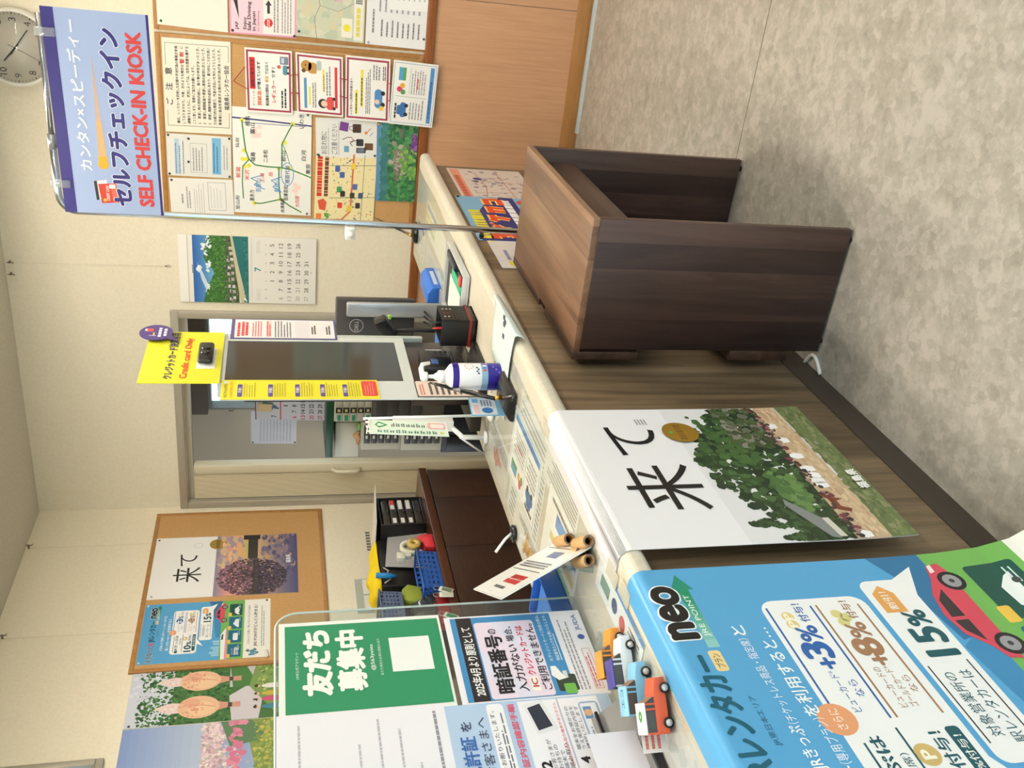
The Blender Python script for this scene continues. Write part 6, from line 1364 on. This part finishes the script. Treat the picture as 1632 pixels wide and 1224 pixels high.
# ================================================================ clear acrylic counter screen with notices
acr = glass_mat('acrylic', (240, 246, 246), .03, .03)
AX = -1.31
sc = thing('acrylic_screen', 'clear acrylic counter screen carrying notices at the near end of the counter', 'counter screen', (AX, .9, CT))
rr = .045; y1, z1 = 1.492, 1.502
outl = [(.30, CT + .003), (y1, CT + .003)] + [(y1 - rr + rr * math.cos(a), z1 - rr + rr * math.sin(a)) for a in [PI / 2 * k / 8 for k in range(9)]] + [(.30, z1)]
MB().prism(outl, 0, AX - .005, AX, acr).build('clear_panel', sc)
b = MB(); edge = outl[1:]
b.tube([(AX - .0025, p[0], p[1]) for p in edge], .0022, mat((214, 224, 222), .25), 6); b.build('polished_edge', sc)
MB().box((AX - .10, 1.29, CT + .0034), (AX + .05, 1.33, CT + .009), acr, .001).build('foot', sc)
NXP = AX + .003
def np_(name, y0, y1, z0, z1, rgb, x=NXP, **k): return Sheet(name, (x, y0, z1), (x, y1, z1), (x, y0, z0), rgb, thick=.0006, **k)
# green friends poster
s = np_('notice_poster', 1.214, 1.457, 1.180, 1.4955, (232, 236, 232)); GRN = (36, 136, 96)
s.rect(4, 3.6, 96, 98.5, GRN, 1); s.text('LINE公式アカウント', 38, 9.5, 66, 11.4, (232, 238, 234), 0, fit=True)
s.text('友だち', 21, 14, 88, 30, (240, 242, 240), .075, fit=True); s.text('募集中', 23, 34, 87, 50, (240, 242, 240), .06, fit=True)
s.text('@563yxiea', 42, 53.5, 70, 56.4, (236, 240, 238), .015, fit=True); s.text('友だち限定のお得な情報をGET!', 36, 58.6, 76, 60.4, (220, 232, 226), 0, fit=True); s.rect(39, 66, 76, 91, (236, 238, 238), 1.5)
s.finish('green recruiting notice with large white characters on the clear counter screen', 'notice')
# pin number poster
s = np_('notice_poster', 1.213, 1.446, .885, 1.171, (234, 232, 240), x=NXP)
s.rect(2, 4, 98, 77, (64, 134, 188), 1); s.rect(2, 8, 98, 19, (34, 30, 36), 1.4); s.rrect(3, 20, 91, 63, (230, 214, 232), 3, 1.4); s.poly([(30, 20), (60, 20), (3, 52), (3, 40)][::-1], (220, 218, 236), 1.7); s.poly([(91, 30), (91, 50), (40, 62.6), (30, 62.6)][::-1], (222, 220, 238), 1.7)
s.text('2025年4月より原則として', 8, 10, 86, 17, (244, 244, 244), .03, fit=True); s.text('暗証番号', 9, 25, 74, 37, (26, 24, 28), .045, fit=True); s.text('の', 76, 29, 82, 34.6, (26, 24, 28), .02)
s.text('入力がない', 9, 39.5, 62, 46, (26, 24, 28), .025, fit=True); s.text('場合、', 66, 40.5, 84, 46, (26, 24, 28), .02, fit=True)
s.rrect(9, 48.4, 24, 54, (244, 240, 232), 1, 2); s.text('IC', 13, 49.2, 22, 53.2, (190, 60, 60), .03, 3.3, fit=True); s.text('クレジットカードは', 26, 48.6, 84, 53.8, (208, 44, 60), .03, fit=True); s.text('ご利用できません。', 9, 55.8, 86, 62, (26, 24, 28), .02, fit=True)
s.text('ICクレジットカードご利用の際は、', 40, 66, 96, 68.6, (236, 242, 248), .01, fit=True); s.text('暗証番号の入力をお願いいたします。', 40, 71, 96, 73.6, (236, 242, 248), .01, fit=True); s.rect(40, 74.6, 72, 75.1, (236, 242, 248), 2)
s.rrect(6, 66, 24, 80, (50, 62, 54), 2, 2); s.rrect(3, 70, 14, 78, (110, 176, 80), 1.5, 2.3); s.poly([(18, 68), (24, 64), (34, 65), (34, 68.5), (26, 71), (20, 74)][::-1], (240, 238, 236), 2.5); s.rect(20, 72, 28, 75, (206, 210, 206), 2.4)
s.lines(6, 81, 96, 89, 3, (150, 146, 154), .4); s.frame(6, 91, 52, 97, .4, (206, 120, 130), 2); s.lines(8, 92, 50, 96, 2, (206, 90, 100), .4, 2.2); s.disc(66, 94.5, 3.2, (70, 100, 160), 2, 14); s.text('JUDA', 74, 92.6, 94, 96.8, (120, 140, 180), .03, fit=True)
s.finish('blue and pink notice about entering a pin code, hanging below the green notice', 'notice')
# white memo sheet
s = np_('notice_poster', .80, 1.222, 1.205, 1.500, (232, 231, 240), x=NXP + .0012)
for (u, v, w) in ((72, 12, 22), (40, 34, 22), (48, 46, 34), (42, 58, 52), (46, 70, 42), (40, 80, 30)): s.lines(u, v, u + w, v + 2.2, 1, (186, 184, 194), .6, 2, 0, 2.2)
s.lines(62, 92, 96, 95, 1, (150, 148, 160), .6, 2, 0, 2.4); s.finish('white memo sheet with faint print on the clear counter screen left of the green notice', 'notice')
# licence poster
s = np_('notice_poster', .80, 1.212, .893, 1.206, (176, 200, 230), x=NXP + .0026)
LBg = (176, 200, 230)
s.text('マイナ免許証', 36, 5, 82, 14, (52, 100, 172), .03, fit=True); s.text('を', 84, 7, 91, 13, (60, 70, 100), .02); s.text('お持ちのお客さまへ', 34, 16, 92, 22, (60, 62, 84), .01, fit=True); s.rrect(26, 24, 99, 34, (238, 238, 244), 2, 1.4)
s.text('レンタカーの貸渡をお断りいたします。', 34, 25, 95, 28, (70, 70, 84), 0, fit=True); s.lines(34, 29.6, 97, 33, 2, (110, 110, 126), .5, 2); s.text('貸出時の免許証内容確認手順', 34, 36.5, 98, 40.6, (226, 84, 110), .02, fit=True)
s.rect(20, 43, 99, 92, (236, 235, 242), 1.4); s.rect(20, 66.6, 99, 67.6, (190, 186, 206), 2); s.rect(58, 43, 58.8, 92, (190, 186, 206), 2.2)
s.text('2', 61, 47, 67, 52.4, (24, 24, 28), .05); 
for i, t in enumerate(('お客さまが', 'お持ちの', '端末で', '読み取り')): s.text(t, 61, 53 + i * 3.2, 61 + 3.2 * len(t), 55.6 + i * 3.2, (70, 70, 84), 0, fit=True)
s.poly([(80, 50), (97, 46), (99, 58), (82, 63)][::-1], (224, 226, 232), 2); s.poly([(82, 51), (95, 48), (97, 56), (84, 60)][::-1], (36, 44, 62), 2.4); s.text('右側には読み取り端末がありません', 62, 63.6, 97, 65.6, (214, 80, 90), 0, fit=True)
s.text('4', 61, 70, 68, 75, (24, 24, 28), .05)
for i, t in enumerate(('端末をお預かりの', 'うえ免許証内容を', '確認いたします')): s.text(t, 70, 69.6 + i * 3, 94, 72 + i * 3, (70, 70, 84), 0, fit=True)
s.rrect(64, 79, 96, 91, (150, 172, 206), 2, 2); s.rect(67, 80, 95, 89.6, (232, 234, 240), 2.3); s.rect(86, 81, 93, 86, (96, 140, 190), 2.6); s.disc(89.5, 83.6, 2, (214, 170, 130), 2.8, 12); s.lines(69, 82, 84, 88, 3, (150, 154, 170), .5, 2.6)
s.rrect(34, 46, 50, 62, (238, 226, 210), 2, 2); s.rrect(40, 52, 56, 62, (226, 196, 160), 2, 2.3); s.lines(36, 64, 50, 66, 1, GREY, .6, 2.4); s.rrect(36, 68, 48, 78, (110, 186, 60), 2, 2); s.disc(42, 73, 3, (40, 50, 36), 2.4, 14); s.text('JR東日本レンタリース（株）', 50, 93.6, 90, 96.8, (50, 66, 100), .01, fit=True)
s.finish('pale blue licence check notice with numbered steps, lowest on the clear counter screen', 'notice')
# lower sheet at the frame edge
s = np_('notice_poster', .70, 1.075, .878, .985, (232, 228, 238), x=NXP + .055)
s.disc(60, 40, 8, (220, 150, 200), 1, 16); s.lines(20, 60, 80, 80, 2, GREY, .4); s.text('払いが便利', 76, 82, 97, 94, (80, 80, 96), .01, fit=True); s.finish('white sheet standing in front of the licence notice at the bottom frame edge', 'notice')

# slanted sign
A3 = PX(2, CT + .004, 884, 864.7); B3 = PX(2, CT + .004, 943, 870)
e3 = (B3 - A3).normalized(); n3 = Vector((e3.y, -e3.x, 0)); t3 = math.radians(64); up3 = n3 * math.cos(t3) + Vector((0, 0, 1)) * math.sin(t3); L3_ = .215
s = Sheet('slanted_sign', B3 + up3 * L3_, A3 + up3 * L3_, B3, (238, 237, 236), thick=.003, rough=.25)
s.frame(0, 0, 100, 100, .8, (206, 210, 210), .6); s.lines(30, 12, 62, 17, 1, (110, 108, 112), .8, 2, .0, 8); s.lines(18, 22, 60, 38, 2, (206, 60, 56), .85, 2, .1, 7); s.line([(10, 46), (92, 46)], .8, (60, 60, 66), 2); s.lines(14, 52, 90, 64, 3, (110, 108, 112), .5, 2, .1, 5); s.rect(30, 72, 58, 83, (90, 98, 140), 1.5); s.line([(10, 90), (92, 90)], .8, (60, 60, 66), 2)
so = s.finish('white slanted sign in a clear holder beside the cardboard tubes', 'sign')
b = MB(); q_ = A3 + up3 * .02; b.obox(B3 - n3 * .0 + Vector((0, 0, -.001)), A3 - B3, n3 * .055, Vector((0, 0, .002)), acr); b.build('clear_foot', so)
bb_ = MB(); m3 = (A3 + B3) / 2; bb_.tube([m3 + up3 * .21 - Vector((0, 0, .004)), m3 + up3 * .12 + n3 * .012 - Vector((0, 0, .03)), m3 + n3 * .054], .003, acr, 8); bb_.build('rear_strut', so)
# cardboard tubes
kraft = noise_mat('kraft_paper', [(0.3, (196, 156, 104)), (0.7, (214, 176, 124))], nscale=60, rough=.75)
dirt = (A3 - B3).normalized()
tpos = [PX(2, CT + .018, 906, 859), PX(2, CT + .018, 937, 862), PX(2, CT + .018, 938, 893), PX(2, CT + .018, 925, 880)]
tl = ['leftmost of the short cardboard tubes beside the slanted sign', 'cardboard tube in front, nearest the draped white poster', 'lowest cardboard tube, nearest the near end of the counter', 'cardboard tube half hidden under the slanted sign']
ax_ = Vector((-.66, .75, 0)).normalized()
for p, lb in zip(tpos, tl):
    t = thing('cardboard_tube', lb, 'cardboard tube', Vector((p.x, p.y, CT + .003)), 'cardboard tubes on the counter'); p = Vector((p.x, p.y, CT + .0157))
    b = MB(); n = 22; u_ = Vector((0, 0, 1)); w_ = ax_.cross(u_); Ls = .085; V = []
    for (rad, l_) in ((.0125, 0), (.0125, Ls), (.0085, Ls), (.0085, 0)):
        for k in range(n): V.append(p + ax_ * l_ + (u_ * math.sin(2 * PI * k / n) + w_ * math.cos(2 * PI * k / n)) * rad)
    F = [(i * n + k, i * n + (k + 1) % n, ((i + 1) % 4) * n + (k + 1) % n, ((i + 1) % 4) * n + k) for i in range(4) for k in range(n)]
    b._add(V, F[:3 * n], kraft, True); b._add(V, F[3 * n:], mat((120, 100, 84), .8)); b.build('tube_wall', t)
    b = MB(); b.cyl(p + ax_ * .03, p + ax_ * .031, .0084, mat((30, 24, 20), .8), 16); b.build('bore_shade', t)  # dark disc inside the hollow tube, shade of the hole painted in
# blue document tray behind the screen
bt_ = thing('blue_file_tray', 'blue translucent file tray on the counter behind the slanted sign', 'tray', (-1.39, 1.52, CT))
bl2 = mat((44, 104, 200), .3)
b = MB(); x0, x1, y0, y1, z0, z1 = -1.47, -1.345, 1.36, 1.64, CT + .0034, CT + .05
b.box((x0, y0, z0), (x1, y1, z0 + .003), bl2)
for (a0, a1, c0_, c1_) in ((x0, x0 + .004, y0, y1), (x1 - .004, x1, y0, y1), (x0 + .004, x1 - .004, y0, y0 + .004), (x0 + .004, x1 - .004, y1 - .004, y1)): b.box((a0, c0_, z0 + .003), (a1, c1_, z1), bl2, .001)
b.build('tray_body', bt_)
MB().box((x0 + .006, y0 + .006, z0 + .004), (x1 - .006, y1 - .02, z0 + .034), mat((70, 128, 214), .35), .002).build('blue_folder', bt_)
# white stylus and black pen tray at the staff edge
q = PX(2, CT, 819, 872); o = MB().lathe([(0, .003), (.022, .003), (.024, .010), (.018, .013), (0, .013)], (-1.508, q.y, CT), bl_, 24).build('pen_rest'); tag(o, 'small black round pen rest at the staff edge of the counter', 'pen rest')
o = MB().tube([(-1.508, q.y, CT + .012), (-1.52, q.y - .008, CT + .03), (-1.545, q.y - .03, CT + .058)], .004, wh, 10).build('stylus_pen'); tag(o, 'white stylus pen poking up from the black pen rest', 'pen')

# ================================================================ toy cars
def toy_car(p, ang, body, roof, label, mark=None, logo_text=None):
    t = thing('toy_car', label, 'toy car', p, 'paper toy cars on the counter'); t.rotation_euler = (0, 0, ang)
    L, Wd = .088, .040; bmt = mat(body, .45); rmt = mat(roof, .45); gl = mat((84, 82, 80), .3)
    lp = lambda mb, nm, par=t: (lambda o: o)(_local(mb, nm, par))
    b = MB(); V2 = [(-L / 2, .007), (L / 2, .007), (L / 2, .024), (L / 2 - .024, .0285), (-L / 2, .0285)]
    b.prism([(x, z) for x, z in V2], 1, -Wd / 2, Wd / 2, bmt, .0012); _local(b, 'car_body', t)
    b = MB(); 
    for yy in (-Wd / 2 + .0008, Wd / 2 - .0012): b.prism([(-L / 2 + .002, .0287), (L / 2 - .030, .0287), (L / 2 - .040, .0445), (-L / 2 + .004, .0445)], 1, yy, yy + .0006, gl)
    b.prism([(-Wd / 2 + .003, .0287), (Wd / 2 - .003, .0287), (Wd / 2 - .004, .0445), (-Wd / 2 + .004, .0445)], 0, -L / 2 + .004, -L / 2 + .0046, gl)
    V = [Vector((L / 2 - .029, s_ * (Wd / 2 - .003), .0287)) for s_ in (-1, 1)] + [Vector((L / 2 - .0395, s_ * (Wd / 2 - .004), .0445)) for s_ in (1, -1)]
    b.quad(V, mat((150, 116, 90), .4)); _local(b, 'windows', t)
    for (x0, x1) in ((-L / 2 + .001, -L / 2 + .004), (-.006, -.003), (L / 2 - .042, L / 2 - .039)):
        for s_ in (-1, 1): _local(MB().box((x0, s_ * Wd / 2 - .0012, .0286), (x1, s_ * Wd / 2 + .0012 - .0004, .0446), bmt), 'pillar', t)
    b = MB(); b.box((-L / 2 + .001, -Wd / 2, .0447), (L / 2 - .038, Wd / 2, .0475), rmt, .001); ro = _local(b, 'roof', t)
    if mark:
        b = MB()
        for k in range(7):
            a = k * .9; b.box((-.018 + .006 * math.cos(a), .005 * math.sin(a) - .0025, .0476), (-.012 + .006 * math.cos(a), .005 * math.sin(a) + .0025, .0478 + k * .00002), mat(mark, .5))
        _local(b, 'emblem', ro, t)
    if logo_text:
        b = MB(); V_, F_, _, _e = text2d(logo_text, .03); b._add([Vector((-.030 + x * .03, -.006 + y * .012, .0478)) for x, y in V_], F_, mat((30, 60, 100), .5)); _local(b, 'lettering', ro, t)
    for sx in (-L / 2 + .017, L / 2 - .017):
        for s_ in (-1, 1):
            b = MB(); b.cyl((sx, s_ * (Wd / 2 - .002), .0085), (sx, s_ * (Wd / 2 + .0035), .0085), .0085, mat((22, 22, 24), .5), 18); w_ = _local(b, 'wheel', t)
            b = MB(); b.cyl((sx, s_ * (Wd / 2 + .0036), .0085), (sx, s_ * (Wd / 2 + .0042), .0085), .0056, mat((206, 206, 208), .25, .5), 14); _local(b, 'hub_cap', w_, t)
    b = MB()
    for s_ in (-1, 1): b.box((L / 2 - .0005, s_ * .013 - .005, .014), (L / 2 + .0006, s_ * .013 + .005, .019), mat((236, 230, 210), .3))
    _local(b, 'headlights', t)
    return t
def _local(mb, nm, par, root=None):
    """geometry given in the thing's own frame"""
    bmesh.ops.recalc_face_normals(mb.bm, faces=mb.bm.faces[:])
    me = bpy.data.meshes.new(nm); mb.bm.to_mesh(me); mb.bm.free()
    for m in mb.mats: me.materials.append(m)
    o = bpy.data.objects.new(nm, me); COL.objects.link(o); o.parent = par
    return o
ca = math.radians(48)
zc = CT + .0032
toy_car(PX(2, zc + .02, 1044, 1125) * 1, ca, (214, 92, 60), (238, 236, 230), 'orange red toy car with a white roof, nearest of the four toy cars', (60, 150, 60)).location.z = zc
toy_car(PX(2, zc + .02, 1015, 1098), ca, (130, 186, 220), (140, 196, 226), 'light blue toy car between the orange red and the purple toy cars', None, 'エコ').location.z = zc
toy_car(PX(2, zc + .02, 992, 1056), ca + .1, (222, 226, 232), (70, 62, 140), 'white toy car with a purple roof beside the light blue toy car').location.z = zc
toy_car(PX(2, zc + .02, 975, 1042), ca + .05, (226, 146, 52), (228, 150, 58), 'plain orange toy car, furthest of the four toy cars').location.z = zc
# shallow rack behind the toy cars
rk = thing('leaflet_rack', 'grey leaflet rack with black edges behind the toy cars', 'rack', (-1.24, 1.07, CT))
b = MB(); b.prism([(-1.30, CT + .003), (-1.235, CT + .003), (-1.30, CT + .07)], 1, .84, 1.15, mat((120, 120, 122), .4)); b.build('rack_body', rk)
b = MB(); b.obox((-1.236, .84, CT + .0035), (.008, 0, 0), (0, .31, 0), (0, 0, .014), mat((22, 22, 24), .4)); b.obox((-1.288, .84, CT + .062), (.006, 0, 0), (0, .31, 0), (0, 0, .005), mat((22, 22, 24), .4)); b.build('edge_strip', rk)
cdp = PX(2, CT + .02, 1020, 1172)
s = Sheet('mini_card', (-1.205, .985, CT + .045), (-1.165, 1.03, CT + .045), (-1.205, .985, CT + .0035), (234, 226, 222), thick=.001); s.lines(10, 12, 90, 88, 3, (206, 110, 90), .5, 1); s.finish('small standing card with red print beside the orange red toy car', 'card')

# ================================================================ things in the office behind the doorway
def bp_(y, px, py): return PX(1, y, px, py)
OY = 5.15
beige = mat((198, 190, 166), .5); drk = mat((66, 60, 54), .35)
ra = bp_(OY, 578, 690); rb_ = bp_(OY, 640, 727)
def drawer_unit(y, pa, pb, n, label, zmax=None):
    """pa = top right front corner, pb = bottom left front corner in photo pixels"""
    A = bp_(y, *pa); B = bp_(y, *pb)
    x0, x1, z0, z1 = B.x, A.x, B.z, A.z
    if zmax is not None: z1 = zmax
    t = thing('drawer_cabinet', label, 'drawer cabinet', ((x0 + x1) / 2, y + .15, z0), 'office drawer cabinets')
    MB().box((x0, y, z0 + .0005), (x1, y + .30, z1), beige, .004).build('cabinet_body', t)
    h = (z1 - z0 - .03) / n
    for k in range(n):
        zz = z0 + .015 + k * h
        b = MB(); b.box((x0 + .28 * (x1 - x0), y - .012, zz + .004), (x1 - .012, y - .0005, zz + h - .004), drk, .002); d = b.build('drawer', t)
        MB().box((x0 + .46 * (x1 - x0), y - .0128, zz + h * .4), (x0 + .58 * (x1 - x0), y - .0121, zz + h * .7), whl).build('label', d)
    return (x0, x1, z0, z1)
u1 = drawer_unit(OY, (576, 675), (638, 716), 5, 'upper beige drawer cabinet with dark drawers in the office behind the mini flag')
u2 = drawer_unit(OY, (641, 675), (703, 717), 5, 'lower beige drawer cabinet with dark drawers in the office behind the mini flag', u1[2] - .001)
bk = thing('office_cabinet', 'black office cabinet under the beige drawer cabinets', 'cabinet', ((u2[0] + u2[1]) / 2, OY + .2, 0))
MB().box((u2[0] - .02, OY + .0, .0), (u2[1] + .22, OY + .42, u2[2]), mat((26, 24, 24), .4), .003).build('cabinet_body', bk)
MB().box((u2[0], OY - .012, .04), (u2[1] - .1, OY - .0005, u2[2] - .03), mat((34, 32, 32), .35), .002).build('door', bk)
# index drawers with label holders and green shelf
sh = thing('index_cabinet', 'beige index drawer cabinet with brass label holders under the dark green shelf board', 'drawer cabinet', (-3.1, OY + .4, 0))
OI = OY + .02
a1_ = bp_(OI, 533, 641); b1_ = bp_(OI, 592, 671.5)
MB().box((b1_.x, OI, b1_.z), (a1_.x + .25, OI + .26, a1_.z), beige, .003).build('cabinet_body', sh)
n = 5
for k in range(n):
    z1_ = a1_.z - .008 - k * (a1_.z - b1_.z - .01) / n; z0_ = z1_ - (a1_.z - b1_.z - .01) / n + .004
    b = MB(); b.box((b1_.x + .006, OI - .010, z0_), (a1_.x + .24, OI - .0005, z1_), mat((186, 178, 154), .5), .001); d = b.build('drawer', sh)
    b = MB(); b.box((b1_.x + .07, OI - .016, z0_ + .002), (b1_.x + .105, OI - .0105, z1_ - .002), mat((24, 22, 22), .4)); b.box((b1_.x + .078, OI - .017, z0_ + .012), (b1_.x + .098, OI - .0161, z1_ - .012), mat((206, 180, 120), .3)); b.build('label_holder', d)
    if k != 3: MB().box((b1_.x + .012, OI - .011, z0_ + .008), (b1_.x + .052, OI - .0101, z1_ - .012), mat((40, 140, 96), .5)).build('label', d)
o = MB().box((u1[1] + .004, OI, u2[2] + .0005), (a1_.x + .25, OI + .26, b1_.z - .0005), mat((92, 84, 70), .5), .003).build('storage_box'); tag(o, 'dark beige storage box in the office under the index drawers', 'box')
for k in range(4):
    zz = b1_.z - .02 - (k + 1) * .075; MB().box((u1[1] + .02, OI - .010, zz + .006), (a1_.x + .2, OI - .0005, zz + .072), drk, .002).build('drawer', o)
g0 = bp_(OY + .02, 521, 640); g1 = bp_(OY + .02, 533, 729)
o = MB().box((g1.x, OY + .02, a1_.z + .001), (g0.x + .2, OY + .40, max(g0.z, a1_.z + .012)), mat((28, 70, 46), .35), .003).build('green_shelf'); tag(o, 'dark green shelf board in the office above the index drawers', 'shelf')
sd0 = bp_(OY + .1, 535, 674); sd1 = bp_(OY + .1, 575, 728)
o = MB().box((sd1.x, OY + .1, u1[3] + .002), (min(sd0.x, u1[1] - .002), OY + .38, min(sd0.z, a1_.z - .002)), mat((206, 198, 176), .5), .003).build('beige_box'); tag(o, 'plain beige box standing on the upper office drawer cabinet', 'box')
def blob(i, j): return (u1[0] + .02 + .10 * i, OY + .02 + .06 * j, u1[3] + .012 + .03 * math.sin(PI * i) * math.sin(PI * j) + .008 * math.sin(9 * i + 4 * j))
o = MB().grid(blob, 10, 8, mat((206, 160, 110), .7)).build('brown_packet'); tag(o, 'crumpled tan paper packet on the upper office drawer cabinet', 'packet')
o.modifiers.new('thickness', 'SOLIDIFY').thickness = -.010
o = MB().box((u1[0] + .13, OY + .02, u1[3] + .0005), (u1[1] - .02, OY + .09, u1[3] + .022), mat((120, 170, 80), .6), .004).build('green_packet'); tag(o, 'bright green packet on the upper office drawer cabinet', 'packet')
# hanging calendar with tan clip
cy_ = 5.40
c1 = bp_(cy_, 407, 668.5); c2 = bp_(cy_, 521, 670)
s = Sheet('office_calendar', (c1.x, cy_, c1.z), (c1.x + .30, cy_, c1.z + .004), (c2.x, cy_, c2.z), (196, 188, 190), thick=.004)
s.rect(0, 0, 100, 1.5, (120, 60, 60)); s.rect(0, 34, 100, 36, (196, 90, 80)); s.dabs(lambda: (random.gauss(34, 4), random.gauss(22, 4)), 20, 5, [(60, 110, 130), (90, 130, 90), (70, 90, 120)], 1); s.text('7', 6, 22, 11, 30, (60, 60, 64), .02)
for d in range(1, 32):
    k = d + 1; cx_ = 7 + (k % 7) * 14; cy2 = 42 + (k // 7) * 12; w_ = 2.2 if d < 10 else 4.6; s.text(str(d), cx_ - w_, cy2 - 3, cx_ + w_, cy2 + 3, (190, 70, 70) if k % 7 == 0 else (60, 58, 64), .02)
oc = s.finish('grey calendar with red and black dates hanging in the office behind the yellow strip', 'calendar')
b = MB(); q = bp_(cy_ - .01, 425, 650); b.obox(q + Vector((-.03, 0, -.03)), (.055, 0, -.006), (0, .006, 0), (.004, 0, .09), mat((206, 178, 128), .6), .002); b.build('paper_clip', oc)
s = Sheet('office_sheet', bp_(OW - .0016, 400, 707), bp_(OW - .0016, 400, 655), bp_(OW - .0016, 472, 707), (206, 202, 206), thick=.001); s.lines(8, 20, 92, 92, 10, (170, 166, 172), .3); s.pin(4, 4).pin(4, 97); s.finish('pale printed sheet pinned to the office wall beside the grey calendar', 'notice')
b = MB()
for k in range(2):
    q = bp_(OW - .02, 370 + k * 2, 651); b.tube([q, q + Vector((0, -.03, 0)), q + Vector((0, -.03, .02))], .004, hookm, 6)
o = b.build('wall_hook'); tag(o, 'small dark hook on the office window frame', 'hook')
